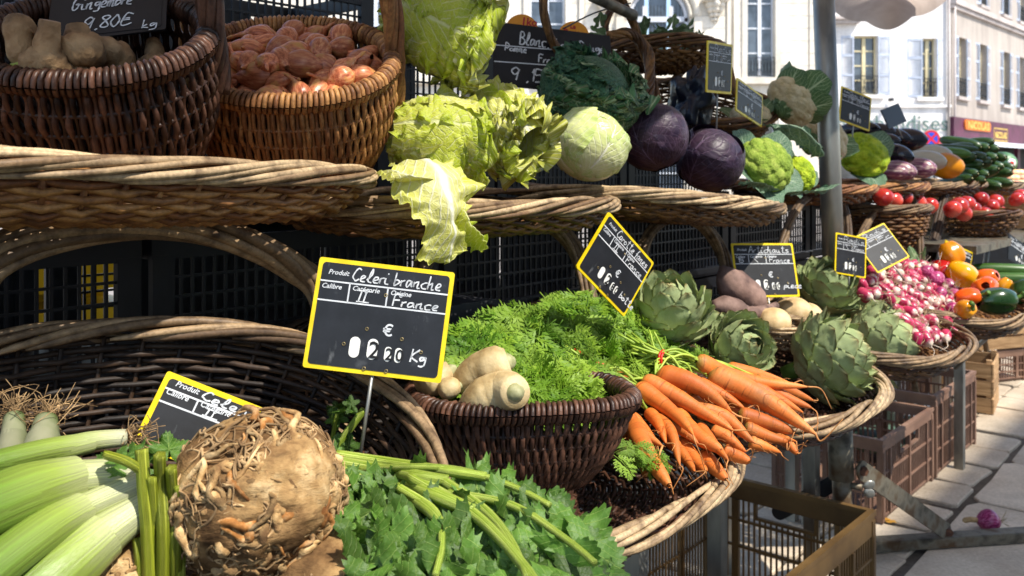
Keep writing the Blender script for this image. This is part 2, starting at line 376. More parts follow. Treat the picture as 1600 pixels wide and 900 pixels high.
# ---------------------------------------------------------------- hand-lettering: every letter is a chalk stroke
GL = dict(e='033435150312 42', l='033639281322 42', c='452504031242', a='45150312334543 52', n='050204253532 52', u='0503123335334252', r='0502042535', i='05031232;1718',
 b='0902042544331202', h='0902042535 3252', k='0902;350342', g='451504133445412000', o='250403224344 25', t='29233252;0747', s='451514433202', f='492822 10;0545', m='050204152522243545 4252',
 p='0500;0425443303', d='4515031233;494352', x='0542;4502', y='051333;452100', C='583917 0413 3253', B='0902;09394726 06;265442 02', F='0209 59;0646', K='0902;590552', R='0209395735 05;356262',
 P='020939573505', A='023962;1555', G='583907032243 45 2545 65', I='0942;', L='090242', N='02094249', v='051245', T='0959;3932', D='020939 574302', H='0902;4942;0646', M='020925 4942', z='05450242',
 V='092259', j='0541 20 00')
GL.update({'0': '2905224529', '1': '172922', '2': '072947 0242', '3': '08294826432203', '4': '390454;3632', '5': '490906364322 02', '8': '26082948260322 4326', '9': '482907254748 32', ',': '2211', '.': '2221',
           '=': '195 9'.replace(' ', '') , '€': '582904123253;0646;0545', '-': '0545', '"': '1912;3932;0959;0252', "'": '1918'})
def chalk_text(txt, w, h, thick, rs, slant=.15):
    """chalk strokes in the XZ plane, fitted to width w and cap height h, lower-left at origin"""
    adv = 0; st = []
    for ch in txt:
        if ch == ' ': adv += 3.2; continue
        g = GL.get(ch, GL.get(ch.lower(), '0909')).replace(' ', ''); mx = 0
        for s in g.split(';'):
            if len(s) < 4: continue
            p = [(int(s[i]), int(s[i + 1]) - 2) for i in range(0, len(s) - 1, 2)]; mx = max(mx, max(q[0] for q in p))
            p = [(adv + x + rs.randn() * .12, y + rs.randn() * .12) for x, y in p]; st.append(p)
        adv += mx + 1.1
    sx = w / max(adv, 1); sz = h / 7; mb = MB()
    for p in st:
        q = catmull([(x * sx + y * sz * slant, 0, y * sz) for x, y in p], 5 if len(p) > 2 else 4)
        n = len(q); rad = thick * (.75 + .5 * rs.rand(n)); T = np.gradient(q, axis=0); L = np.linalg.norm(T, axis=1)[:, None] + 1e-9; T /= L
        Nn = np.stack([-T[:, 2], T[:, 0] * 0, T[:, 0]], -1)
        V = np.concatenate([q - Nn * rad[:, None], q + Nn * rad[:, None]]); V[:, 1] -= .0003
        i = np.arange(n - 1); mb.add(V, np.stack([i, i + 1, i + 1 + n, i + n], -1))
    return mb
def strip(mb, x0, z0, x1, z1, wd):
    d = np.array([x1 - x0, 0, z1 - z0]); L = np.linalg.norm(d); nn = np.array([-d[2], 0, d[0]]) / L * wd / 2
    a, b = np.array([x0, 0, z0]), np.array([x1, 0, z1]); mb.add([a - nn, b - nn, b + nn, a + nn], [(0, 1, 2, 3)])
def rrect(x0, z0, x1, z1, r, y, k=5):
    o = []
    for cx, cz, a0 in ((x1 - r, z0 + r, -90), (x1 - r, z1 - r, 0), (x0 + r, z1 - r, 90), (x0 + r, z0 + r, 180)):
        for i in range(k): a = R(a0 + 90 * i / (k - 1)); o.append((cx + r * math.cos(a), y, cz + r * math.sin(a)))
    return np.array(o)
def slab_raw(o, th):
    """closed prism of an outline, thickness th to +Y"""
    n = len(o); V = np.concatenate([o, o + [0, th, 0], [o.mean(0)], [o.mean(0) + [0, th, 0]]]); i = np.arange(n); j = (i + 1) % n
    q = np.stack([i, i + n, j + n, j], -1); t = np.concatenate([np.stack([np.full(n, 2 * n), i, j], -1), np.stack([np.full(n, 2 * n + 1), j + n, i + n], -1)])
    return (V, q, t, np.zeros((len(V), 2)), np.full(len(V), .5))
def font_mesh(txt, size, shear=0., bold=0.):
    c = bpy.data.curves.new('lettering', 'FONT'); c.body = txt; c.size = size; c.shear = shear; c.offset = bold; c.resolution_u = 2
    o = bpy.data.objects.new('lettering', c); C.objects.link(o); dg = bpy.context.evaluated_depsgraph_get(); me = bpy.data.meshes.new_from_object(o.evaluated_get(dg)); bpy.data.objects.remove(o)
    n = len(me.vertices); co = np.zeros(n * 3); me.vertices.foreach_get('co', co); co = co.reshape(-1, 3)
    me.vertices.foreach_set('co', np.stack([co[:, 0], co[:, 2], co[:, 1]], -1).ravel()); me.flip_normals(); me.update(); me.name = 'lettering'; me.materials.clear(); return me
def tag(label, tl, tr, bl, prod, cat2='"', orig='France', price=None, unit='', calib='', full=True, slate='slate', bw=.0055, border='tag_yellow', extra=(), stick=None, pw=.66, group=None, seed=1, lines=None, dig=None):
    tl, tr, bl = Vector(tl), Vector(tr), Vector(bl); x = (tr - tl); w = x.length; x.normalize(); z = tl - bl; z = z - x * z.dot(x); h = z.length; z.normalize(); y = z.cross(x)
    org = tl - z * h; mw = Matrix((x, y, z)).transposed().to_4x4(); mw.translation = org; rs = np.random.RandomState(seed)
    rt = root('price_tag', label, 'price tag', mw=mw, group=group)
    ob('border', slab_raw(rrect(0, 0, w, h, .003, 0), .0028), M[border], rt, smooth=False)
    ob('panel', slab_raw(rrect(bw, bw, w - bw, h - bw, .004, -.0006), .0005), M[slate], rt, smooth=False)
    Y0 = -.0010
    def put(name, me, mt, X, Z, y=Y0, rot=0): return ob(name, me, M[mt], rt, mw=Matrix.Translation((X, y, Z)) @ Matrix.Rotation(rot, 4, 'Y'), smooth=False)
    if full:
        L = MB(); z1, z2 = h * .79, h * .615; lw = max(.0012, w * .011)
        strip(L, bw, z1, w - bw, z1, lw); strip(L, bw, z2, w - bw, z2, lw); strip(L, w * .25, z1, w * .25, z2, lw); strip(L, w * .53, z1, w * .53, z2, lw); put('printed_lines', L, 'print_white', 0, 0)
        for s, X, Z in (('Produit', .08, .855), ('Calibre', .045, .725), ('Catégorie', .27, .73), ('Origine', .55, .73)):
            put('printed_word', font_mesh(s, w * .05, .25, w * .0008), 'print_white', w * X, h * Z)
        if prod: put('chalk_word', chalk_text(prod, w * pw, h * .12, w * .0050, rs), 'chalk', w * .26, h * .82)
        if cat2: put('chalk_word', chalk_text(cat2, w * .12, h * .1, w * .0046, rs), 'chalk', w * .31, h * .635)
        if orig: put('chalk_word', chalk_text(orig, w * .34, h * .1, w * .0048, rs), 'chalk', w * .58, h * .635)
        if calib: put('chalk_word', chalk_text(calib, w * .1, h * .08, w * .006, rs), 'chalk', w * .07, h * .64)
        e = font_mesh('€', w * .115, 0, w * .002); put('euro_sign', e, 'print_white', w * .535, h * .36)
        dg = dig or ('', '2', '3', '0')
        for i, (X, W_, H_) in enumerate(((.35, .075, .185), (.48, .075, .185), (.595, .05, .13), (.67, .05, .13))):
            o = rrect(-w * W_ / 2, 0, w * W_ / 2, h * H_, w * W_ * .48, 0, 6); ob('price_window', slab_raw(o, .0004), M['white_plastic'], rt, mw=Matrix.Translation((w * X, Y0, h * .135)), smooth=False)
            if dg[i]: put('digit', font_mesh(dg[i], h * H_ * 1.15, 0, w * .0015), 'black_ink', w * X - w * W_ * .38, h * .15, Y0 - .0008)
        for X, Z in ((.42, .40), (.27, .245), (.68, .345), (.83, .25), (.44, .05), (.6, .05), (.52, .72)):
            ob('eyelet', tube([(w * X + math.cos(a) * w * .011, Y0, h * Z + math.sin(a) * w * .011) for a in np.arange(8) * PI / 4], w * .004, 4, True, ref=(0, 1, 0)), M['eyelet'], rt)
        if unit: put('chalk_word', chalk_text(unit, w * .13 * len(unit) / 2.2, h * .11, w * .006, rs), 'chalk', w * .76, h * .16)
    for s, X, Z, W_, H_, t, *r in extra: put('chalk_word', chalk_text(s, w * W_, h * H_, w * t, rs), 'chalk', w * X, h * Z, Y0, r[0] if r else 0)
    if lines:
        L = MB()
        for a in lines: strip(L, *[q * (w if i % 2 == 0 else h) for i, q in enumerate(a)], w * .009)
        put('printed_lines', L, 'print_white', 0, 0)
    if stick: ob('stake', tube([(w * .5, .004, h * .2), (w * .5, .004, -stick)], .0022, 6), M['steel'], rt)
    return rt
# ================================================================ SETTING
def stone_mat(name, c1, c2, scale=1.2, rough=.85, bump=.25, fine=8.):
    n = NT(name); v = n.co(); a = n.noise(v, scale, 5); st_ = n.noise(n.co('Object', (1.2, 1.2, .18)), 1.6, 5, .65); b = n.noise(v, fine * 6, 4); col = n.ramp(a, (.35, c1), (.68, c2)); col = n.hsv(col, n.maprange(b, .3, .7, .85, 1.12)); col = n.hsv(col, n.maprange(st_, .35, .6, .84, 1.04)); col = n.hsv(col, n.maprange(n.rand(), 0, 1, .88, 1.1))
    return n.fin(col, rough, n.bump(b, bump, .004), .25)
M['paving'] = stone_mat('grey_paving_stone', hx('b5a48e'), hx('d3c3ac'), 4, .85, .5, 14)
M['joint'] = stone_mat('dark_joint_dirt', hx('5c544a'), hx('7a7064'), 3, .95, .6)
M['limestone'] = stone_mat('limestone', hx('dcd3c2'), hx('eee6d8'), .5, .9, .15, 3)
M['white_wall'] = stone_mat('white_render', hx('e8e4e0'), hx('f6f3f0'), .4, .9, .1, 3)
M['pink_shade_wall'] = stone_mat('shade_toned_pinkish_render', hx('a99f96'), hx('beb4aa'), .4, .9, .1, 3)  # pinkish render, darkened in colour to stand for shade on the receding wing
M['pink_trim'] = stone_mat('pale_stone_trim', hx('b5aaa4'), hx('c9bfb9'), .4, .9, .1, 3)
M['white_paint'] = pmat('white_paint', hx('cfd3da'), hx('e2e6ec'), 3, .5, .05, 30, .001)
M['cream_paint'] = pmat('cream_paint', hx('c9bb92'), hx('dccfa6'), 3, .5, .05, 30, .001)
M['shutter'] = pmat('pale_blue_grey_paint', hx('a9b2c2'), hx('c2cad8'), 3, .55, .05, 30, .001)
M['glass'] = pmat('window_glass', hx('2b3138'), hx('56606c'), 1.5, .08, 0, spec=.8)
M['curtain'] = pmat('dark_room', hx('1a1a1d'), hx('2b2a2a'), 1, .8, 0)
M['reveal'] = stone_mat('window_reveal', hx('9b8a72'), hx('b3a289'), .5)
M['iron'] = pmat('wrought_iron', hx('1d2024'), hx('2c3036'), 8, .5, 0)
M['purple'] = pmat('purple_shopfront', hx('45172c'), hx('5c2440'), 2, .5, .05)
M['orange_sign'] = pmat('orange_sign', hx('b85a10'), hx('d97a1c'), 6, .5, 0)
M['gold'] = pmat('gold_lettering', hx('c9a03c'), hx('e8c868'), 6, .5, 0)
M['teal_letters'] = pmat('grey_green_lettering', hx('4c5c58'), hx('68807a'), 6, .5, 0)
M['red_cloth'] = pmat('red_canvas', hx('b04c54'), hx('c8686c'), 4, .8, .1, transl=.3)
M['canvas'] = pmat('beige_canvas', hx('a3948a'), hx('b9aaa0'), 6, .85, .2, 90, .001, transl=.3)
g = bars([((0, 0, -.03), (600, 600, .02))]); ob('ground', g, stone_mat('far_paving', hx('857e77'), hx('a09890'), .8, .9, .3, 5), kind='structure')
sky_back = None
def worldbox(u0, u1, p0, p1, z0, z1, tint=.5):
    V = [S(u, p, z)[:] for z in (z0, z1) for p in (p0, p1) for u in (u0, u1)]
    return (np.array(V), np.array([(0, 1, 3, 2), (4, 6, 7, 5), (0, 4, 5, 1), (2, 3, 7, 6), (0, 2, 6, 4), (1, 5, 7, 3)]), np.zeros((0, 3), np.int64), np.zeros((8, 2)), np.full(8, tint))
bed = MB(); bed.addm(worldbox(.2, 11, -2.6, 3.2, -.018, -.012)); bedo = ob('mortar_bed', bed, M['joint'], kind='structure')
def slab_piece(u0, u1, p0, p1, par, rs):
    gq = .0045; cs = [(u0 + gq, p0 + gq), (u1 - gq, p0 + gq), (u1 - gq, p1 - gq), (u0 + gq, p1 - gq)]; cs = [(u + rs.randn() * .006, p + rs.randn() * .006) for u, p in cs]
    cu, cp = (u0 + u1) / 2, (p0 + p1) / 2; V = []; h = rs.randn() * .0015
    out = []
    for i in range(4):
        a, b = cs[i], cs[(i + 1) % 4]
        for t in (.06, .5, .94): out.append((a[0] + (b[0] - a[0]) * t + rs.randn() * .003, a[1] + (b[1] - a[1]) * t + rs.randn() * .003))
    n = len(out)
    for k, (zz, s) in enumerate(((-.012, 0), (-.004 + h, .0), (h, .004))):
        for u, p in out: L = math.hypot(u - cu, p - cp); V.append(S(u - (u - cu) / L * s, p - (p - cp) / L * s, zz)[:])
    V.append(S(cu, cp, h + .001)[:]); q = [(k * n + i, k * n + (i + 1) % n, (k + 1) * n + (i + 1) % n, (k + 1) * n + i) for k in range(2) for i in range(n)]; t = [(2 * n + i, 2 * n + (i + 1) % n, 3 * n) for i in range(n)]
    V = np.array(V); return (V, np.array(q), np.array(t), np.zeros((len(V), 2)), np.full(len(V), .5))
rs = np.random.RandomState(4)
u = 1.6
while u < 10:                                            # two rows of small setts beside the long joint
    for c0, c1 in ((-1.22, -.945), (-1.5, -1.22), (-1.8, -1.5)):
        o = rs.rand() * .05; ob('paving_sett', slab_piece(u + o, u + o + .27, c0, c1, None, rs), M['paving'], bedo, smooth=False)
    u += .285
for c in range(7):                                       # large slabs of the aisle
    u = 1.0 + rs.rand() * .5; p0 = -.925 + c * .52
    while u < 9:
        L = .5 + rs.rand() * .5; ob('paving_slab', slab_piece(u, u + L, p0, p0 + .51, None, rs), M['paving'], bedo, smooth=False); u += L + .004
# ---------------------------------------------------------------- facades (local x along the wall, z up, -y out of the wall)
def wall_with_holes(L, H, holes, th=.35, arch=None):
    xs = sorted({0, L, *[h[0] for h in holes], *[h[1] for h in holes]}); zs = sorted({-.05, H, *[h[2] for h in holes], *[h[3] for h in holes]}); mb = MB()
    for i in range(len(xs) - 1):
        for j in range(len(zs) - 1):
            cx, cz = (xs[i] + xs[i + 1]) / 2, (zs[j] + zs[j + 1]) / 2
            if any(h[0] < cx < h[1] and h[2] < cz < h[3] for h in holes): continue
            mb.addm(boxr((cx, th / 2, cz), (xs[i + 1] - xs[i], th, zs[j + 1] - zs[j])))
    return mb
def window(rt, x0, x1, z0, z1, frame='white_paint', rows=4, shutters=None, rail=True, deep=.22, sill='white_wall', sang=(0, 0), revealm='reveal'):
    w, h = x1 - x0, z1 - z0; cx = (x0 + x1) / 2; wn = ob('window', bars([((cx, deep + .02, z0 + .03), (w, .06, .06)), ((cx, deep + .02, z1 - .03), (w, .06, .06)), ((x0 + .03, deep + .02, (z0 + z1) / 2), (.06, .06, h - .12)), ((x1 - .03, deep + .02, (z0 + z1) / 2), (.06, .06, h - .12)), ((cx, deep + .01, (z0 + z1) / 2), (.13, .08, h - .12))]
        + [((cx + s * (w / 4 + .01), deep + .02, z0 + h * k / rows), (w / 2 - .17, .05, .05)) for k in range(1, rows) for s in (-1, 1)], .5), M[frame], rt, smooth=False)
    for k in range(rows):
        for s in (-1, 1): ob('pane', boxr((cx + s * (w / 4 + .01), deep + .04, z0 + h * (k + .5) / rows), (w / 2 - .1, .01, h / rows - .02)), M['glass'], wn, smooth=False)
    rm = bars([((x0 - .012, .172, (z0 + z1) / 2), (.02, .34, h)), ((x1 + .012, .172, (z0 + z1) / 2), (.02, .34, h)), ((cx, .172, z1 + .012), (w, .34, .02))], .5); ob('reveal', rm, M[revealm], rt, smooth=False)
    ob('sill', boxr((cx, .02, z0 - .08), (w + .5, .34, .14)), M[sill], rt, smooth=False)
    if rail:
        m = MB(); H = .75
        for zz in (z0 + .06, z0 + H): m.addm(boxr((cx, -.02, zz), (w, .03, .03)))
        nb = max(6, int(w / .12))
        for i in range(nb + 1):
            x = x0 + w * i / nb; m.addm(boxr((x, -.02, z0 + .06 + (H - .06) / 2), (.016, .016, H - .09)))
            if i < nb: m.addm(tube([(x + w / nb / 2 + math.cos(t) * w / nb * .42, -.02, z0 + .06 + (H - .06) * .5 + math.sin(t) * .24) for t in np.arange(10) * PI / 5], .009, 4, True, ref=(0, 1, 0)))
        ob('balcony_rail', m, M['iron'], rt, smooth=False)
    if shutters:
        for s, ang in ((-1, sang[0]), (1, sang[1])):
            sw = shutters; hh = h; m = MB(); m.addm(boxr((sw / 2, 0, 0), (sw, .03, .001)))
            m = bars([((.03, 0, 0), (.06, .045, hh)), ((sw - .03, 0, 0), (.06, .045, hh))] + [((sw / 2, 0, z), (sw - .12, .045, .09)) for z in (-hh / 2 + .05, -hh / 6, hh / 6, hh / 2 - .05)], .5)
            sh = ob('shutter', m, M['shutter'], rt, mw=Matrix.Translation((x0 if s < 0 else x1, -.04, (z0 + z1) / 2)) @ Matrix.Rotation((PI - ang) if s < 0 else ang, 4, 'Z') @ Matrix.Translation((.01, 0, 0)), smooth=False)
            m = MB()
            for k in range(26):
                z = -hh / 2 + .1 + (hh - .2) * (k + .5) / 26; a = boxr((0, 0, 0), (sw - .12, .045, .01)); m.addm(a, Matrix.Translation((sw / 2, 0, z)) @ Matrix.Rotation(.7, 4, 'X'))
            ob('louvres', m, M['shutter'], sh, smooth=False, kind='stuff')
def facade_frame(name, label, cat, a, dirv):
    x = Vector((dirv[0], dirv[1], 0)).normalized(); y = Vector((-x.y, x.x, 0)); mw = Matrix((x, y, Vector((0, 0, 1)))).transposed().to_4x4(); mw.translation = Vector(a)
    return root(name, label, cat, mw=mw)
def zpx(y, Y): return CAMZ + (HY - y) / FPX * Y
# --- limestone town house facing the camera
Y1 = 34.; fx = lambda px: (px - CX) / FPX * Y1 + 14
b1 = facade_frame('stone_town_house', 'pale limestone town house with tall windows and an arched doorway window behind the stall', 'building', (-14, Y1, 0), (1, 0))
zb = zpx(100, Y1); zt = 9.6; L1 = fx(1284)
wins = [(fx(828), fx(882), zpx(110, Y1), zt), (fx(1168), fx(1210), zpx(121, Y1), zt), (fx(980), fx(1078), zpx(112, Y1), zpx(-22, Y1)), (fx(690), fx(735), zpx(110, Y1), zt), (fx(566), fx(606), zpx(110, Y1), zt),
        (fx(830), fx(885), .6, 3.2), (fx(1165), fx(1212), .6, 3.2), (fx(985), fx(1070), .2, 3.3), (fx(690), fx(740), .6, 3.2)]
ob('wall', wall_with_holes(L1, 12, wins, .4), M['limestone'], b1, smooth=False)
for k in (0, 1, 3, 4): window(b1, *wins[k], rows=5, sill='limestone', revealm='limestone')
for k in (5, 6, 7, 8): window(b1, *wins[k], rows=3, sill='limestone', rail=False, revealm='limestone')
x0, x1, z0, z1 = wins[2]; cx = (x0 + x1) / 2; rr = (x1 - x0) / 2; m = MB()       # arched head: spandrels fill the corners of the square hole
zc = z1 - rr
for s in (-1, 1):
    an = np.linspace(0, PI / 2, 12); arc = [(cx + s * rr * math.cos(a), zc + rr * math.sin(a)) for a in an]; o = np.array([(p[0], 0, p[1]) for p in arc] + [(cx + s * rr, 0, z1)]); 
    if s > 0: o = o[::-1]
    n_ = len(o); c_ = 11 if s < 0 else 0
    V = np.concatenate([o, o + [0, .399, 0]]); ci = [i for i in range(n_) if abs(o[i, 0] - (cx + s * rr)) < 1e-6 and abs(o[i, 2] - z1) < 1e-6][0]
    t = [(ci, (ci + 1 + i) % n_, (ci + 2 + i) % n_) for i in range(n_ - 2)]; q = [(i, i + n_, (i + 1) % n_ + n_, (i + 1) % n_) for i in range(n_)]
    m.add(V, q, t)
ob('arch_spandrel', m, M['limestone'], b1, smooth=False)
an = np.linspace(0, PI, 30)
ob('arch_molding', tube([(cx + (rr + .28) * math.cos(a), -.02, zc + (rr + .28) * math.sin(a)) for a in an] , .16, 8), M['limestone'], b1)
ob('arch_molding', tube([(cx + (rr + .02) * math.cos(a), -.02, zc + (rr + .02) * math.sin(a)) for a in an] , .07, 8), M['limestone'], b1)
for s in (-1, 1): ob('arch_jamb', boxr((cx + s * (rr + .28), -.02, (z0 + zc) / 2), (.3, .3, zc - z0)), M['limestone'], b1, smooth=False)
m = MB()
for a_ in (.0,): m.addm(tube([(cx + (rr - .1) * math.cos(a), .2, zc + (rr - .1) * math.sin(a)) for a in an], .1, 6))
for X in (cx - rr + .1, cx - rr * .42, cx + rr * .42, cx + rr - .1): m.addm(boxr((X, .2, (z0 + zc) / 2 + .2), (.16, .12, zc - z0 + .5)))
for Z in (z0 + .1, (z0 + zc) / 2 + .1, zc - .05): m.addm(boxr((cx, .205, Z), (rr * 2 - .1, .13, .2)))
aw = ob('arched_window', m, M['white_paint'], b1, smooth=False)
for i, X in enumerate((cx - rr * .71, cx, cx + rr * .71)):
    for Z0, Z1 in ((z0 + .2, (z0 + zc) / 2), ((z0 + zc) / 2 + .2, zc - .15), (zc + .05, z1 - .05)):
        o = ob('pane', boxr((X, .25, (Z0 + Z1) / 2), (rr * .58, .01, Z1 - Z0)), M['glass'], aw, smooth=False)
m = MB()
for i in range(3):
    for q in range(-2, 3): m.addm(boxr((cx + (i - 1) * rr * .71 + q * rr * .11, .235, (z0 + zc) / 2 + .5), (.02, .02, zc - z0)))
ob('leaded_bars', m, M['curtain'], aw, smooth=False)
for px in (1116, 948):                                   # carved brackets
    X = fx(px); m = MB(); o = sphere_raw(14, 9)
    for zz, r_, yy in ((zpx(8, Y1), .3, -.32), (zpx(16, Y1), .24, -.26), (zpx(24, Y1), .17, -.18), (zpx(31, Y1), .13, -.12), (zpx(36, Y1), .07, -.08)):
        for s in (-1, 0, 1): m.addm(o, TRS((X + s * r_ * .7, yy if s == 0 else yy * .6, zz), (0, 0, 0), (r_ * .55, r_ * .8, r_ * .6)))
    m.addm(boxr((X, -.25, zpx(1, Y1)), (.95, .55, .16))); ob('carved_bracket', m, M['limestone'], b1)
for px0, px1 in ((1135, 1141), (1146, 1149), (905, 910)): ob('pilaster_edge', boxr(((fx(px0) + fx(px1)) / 2, -.05, 5.5), (fx(px1) - fx(px0), .12, 11)), M['limestone'], b1, smooth=False)
for i in range(15):
    z = 3.2 + i * .47
    for X0, X1 in ((1216, 1262), (1264, 1284), (1086, 1134)): ob('quoin_stone', boxr(((fx(X0) + fx(X1)) / 2, -.02, z), (fx(X1) - fx(X0) - .03, .06, .455)), M['limestone'], b1, smooth=False)
for i in range(15):
    for X0, X1 in ((890, 903), (914, 972), (1150, 1162)): ob('ashlar_block', boxr(((fx(X0) + fx(X1)) / 2, -.012, 3.2 + i * .47), (fx(X1) - fx(X0) - .02, .03, .455)), M['limestone'], b1, smooth=False)
ob('sill_course', boxr((L1 / 2, -.08, zpx(127, Y1)), (L1, .2, .22)), M['limestone'], b1, smooth=False)
for px in (1163, 1215, 822, 888): ob('window_surround', boxr((fx(px), -.03, 6.5), (.2, .1, 5)), M['limestone'], b1, smooth=False)
# --- white house: front
Y2 = 36.; X20 = (1285 - CX) / FPX * Y2; X21 = (1485 - CX) / FPX * Y2; gx = lambda px: (px - CX) / FPX * Y2 - X20; L2 = X21 - X20
b2 = facade_frame('white_house', 'white rendered corner house with open pale blue shutters and a shop below', 'building', (X20, Y2, 0), (1, 0))
w2 = [(gx(1334), gx(1371), zpx(148, Y2), zpx(56, Y2)), (gx(1441), gx(1463), zpx(152, Y2), zpx(60, Y2)), (gx(1300), gx(1465), .3, zpx(228, Y2))]
ob('wall', wall_with_holes(L2, 12, w2), M['white_wall'], b2, smooth=False)
window(b2, *w2[0], frame='cream_paint', rows=4, shutters=.5, sang=(.12, .1)); window(b2, *w2[1], frame='cream_paint', rows=4, shutters=.6, sang=(.1, .25))
ob('cornice', bars([((.7, -.2, zpx(30, Y2)), (1.4, .5, .12)), ((.7, -.14, zpx(35, Y2)), (1.4, .36, .14))], .5), M['pink_trim'], b2, smooth=False)
ob('string_course', boxr((L2 / 2, -.05, zpx(166, Y2)), (L2, .12, .1)), M['white_wall'], b2, smooth=False)
ob('downpipe', tube([(L2 - .12, -.1, .2), (L2 - .12, -.1, 12)], .05, 8), M['pink_trim'], b2)
ob('wall_lamp', bars([((gx(1388), -.25, zpx(141, Y2) - .4), (.1, .3, .12))], .5), M['iron'], b2, smooth=False)
ob('shop_window', boxr(((w2[2][0] + w2[2][1]) / 2, .2, 1.3), (w2[2][1] - w2[2][0], .03, 2.4)), M['glass'], b2, smooth=False)
ob('shop_lettering', font_mesh('marchandises', .88, 0, .006), M['teal_letters'], b2, mw=Matrix.Translation((gx(1348) - 1.35, -.06, zpx(204, Y2))), smooth=False)
# --- white house: receding wing with the wine shop
d3 = Vector((.693, .72, 0)).normalized(); wing = facade_frame('shade_toned_house_wing', 'pinkish grey house wing, its shade put into the wall colour, receding down the street over a purple shopfront', 'building', (X21, Y2, 0), d3)
def wx(px): k = (px - CX) / FPX; return (X21 - k * Y2) / (k * d3.y - d3.x)
def wz(px, y): s = wx(px); return CAMZ + (HY - y) / FPX * (Y2 + d3.y * s)
wz0, wz1 = wz(1500, 151), wz(1500, 58)
w3 = [(wx(a), wx(b), wz0, wz1) for a, b in ((1496, 1509), (1529, 1541), (1566, 1577), (1591, 1600))]
w3 += [(wx(a), wx(b), wz(1570, 24), wz(1570, -70)) for a, b in ((1531, 1540), (1566, 1575), (1592, 1602))] + [(.3, 27, .3, 2.6)]
ob('wall', wall_with_holes(30, 14, w3), M['pink_shade_wall'], wing, smooth=False)
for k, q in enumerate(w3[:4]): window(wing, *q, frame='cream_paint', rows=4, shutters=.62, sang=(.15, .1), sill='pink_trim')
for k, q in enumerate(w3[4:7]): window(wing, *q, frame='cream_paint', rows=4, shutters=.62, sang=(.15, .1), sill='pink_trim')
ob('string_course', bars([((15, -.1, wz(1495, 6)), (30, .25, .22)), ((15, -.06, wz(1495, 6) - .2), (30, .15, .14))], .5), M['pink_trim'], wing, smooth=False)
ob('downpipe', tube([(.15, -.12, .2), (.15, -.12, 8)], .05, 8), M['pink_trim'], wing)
ob('shopfront_fascia', bars([((13.6, -.09, 3.05), (27.4, .16, .9))], .5), M['purple'], wing, smooth=False); ob('shopfront_pier', boxr((.35, -.09, 1.3), (.5, .16, 2.6)), M['purple'], wing, smooth=False); ob('shopfront_pier', boxr((9, -.09, 1.3), (.4, .16, 2.6)), M['purple'], wing, smooth=False)
ob('shop_interior', boxr((13.5, .3, 1.4), (27, .04, 2.5)), M['curtain'], wing, smooth=False)
ob('awning_strip', bars([((13.8, -.45, 2.5), (26, .9, .06)), ((13.8, -.9, 2.43), (26, .04, .16))], .5), M['white_paint'], wing, smooth=False)
sx0, sx1 = wx(1499), wx(1539); sg = ob('shop_sign', slab_raw(rrect(sx0, 3.02, sx1, 3.44, .18, -.24), .06), M['orange_sign'], wing, smooth=False)
ob('sign_lettering', font_mesh('NICOLAS', .46, 0, .012), M['gold'], sg, mw=Matrix.Translation((sx0 + .25, -.26, 3.08)) @ Matrix.Diagonal(((sx1 - sx0 - .5) / 1.95, 1, .95, 1)), smooth=False)
ex0, ex1 = wx(1546), wx(1567); m = MB()
for a in ((ex0, 2.68, ex1, 2.68), (ex0, 3.22, ex1, 3.22), (ex0, 2.68, ex0, 3.22), (ex1, 2.68, ex1, 3.22)): strip(m, *a, .05)
fr = ob('sign_frame', m, M['gold'], wing, mw=Matrix.Translation((0, -.19, 0)), smooth=False)
ob('sign_lettering', font_mesh('NICOLAS', .4, 0, .012), M['gold'], fr, mw=Matrix.Translation((ex0 + .12, -.01, 2.8)) @ Matrix.Diagonal(((ex1 - ex0 - .25) / 1.7, 1, 1, 1)), smooth=False)
# houses across the street: they stand behind the camera and shade the aisle
opp = root('opposite_house', 'long house across the street whose shadow falls over the paving', 'building', mw=Matrix.Translation(S(-6, 8.0, 0)) @ Matrix.Rotation(ROT, 4, 'Z'))
OH = 1.29 * 0
tanp = math.tan(EL) / (SH.x * N.x + SH.y * N.y); OPH = (8.0 + 1.08) * tanp
ob('wall', bars([((7.5, -3, OPH / 2), (17, 6, OPH))], .5), M['white_wall'], opp, smooth=False)
for i in range(6):
    for j in range(3): ob('window', bars([((.4 + i * 2.6, .01, 2 + j * 3.2), (1.1, .06, 1.9))], .5), M['glass'], opp, smooth=False)
# far trim: red parasol, no-parking sign
t = root('red_parasol', 'red market parasol far down the street', 'parasol', loc=P(1456, 300, 19)); t.location.z = 0
m = MB(); k = 12; V = [(0, 0, 2.06)] + [(.72 * math.cos(a), .72 * math.sin(a), 1.82) for a in np.arange(k) * 2 * PI / k] + [(.72 * math.cos(a), .72 * math.sin(a), 1.70) for a in np.arange(k) * 2 * PI / k]
m.add(V, [(1 + i, 1 + (i + 1) % k, 1 + k + (i + 1) % k, 1 + k + i) for i in range(k)], [(0, 1 + (i + 1) % k, 1 + i) for i in range(k)]); ob('canopy', m, M['red_cloth'], t, smooth=False); ob('pole', tube([(0, 0, 0), (0, 0, 2.04)], .03, 8), M['steel'], t)
pp = P(1455, 217, 17); t = root('no_parking_sign', 'round blue and red no-parking sign on its post', 'sign', loc=(pp.x, pp.y, 0))
disc = lambda r, y: slab_raw(np.array([(r * math.cos(a), y, r * math.sin(a)) for a in np.arange(20) * PI / 10]), .004)
ob('post', tube([(0, .03, 0), (0, .03, pp.z + .1)], .03, 8), M['steel'], t); ob('red_ring', disc(.17, 0), pmat('red_reflective', hx('b81420'), hx('d02030'), 5, .5, 0), t, mw=Matrix.Translation((0, 0, pp.z)), smooth=False)
ob('blue_disc', disc(.125, -.004), pmat('blue_reflective', hx('1a48c0'), hx('2050d0'), 5, .5, 0), t, mw=Matrix.Translation((0, 0, pp.z)), smooth=False)
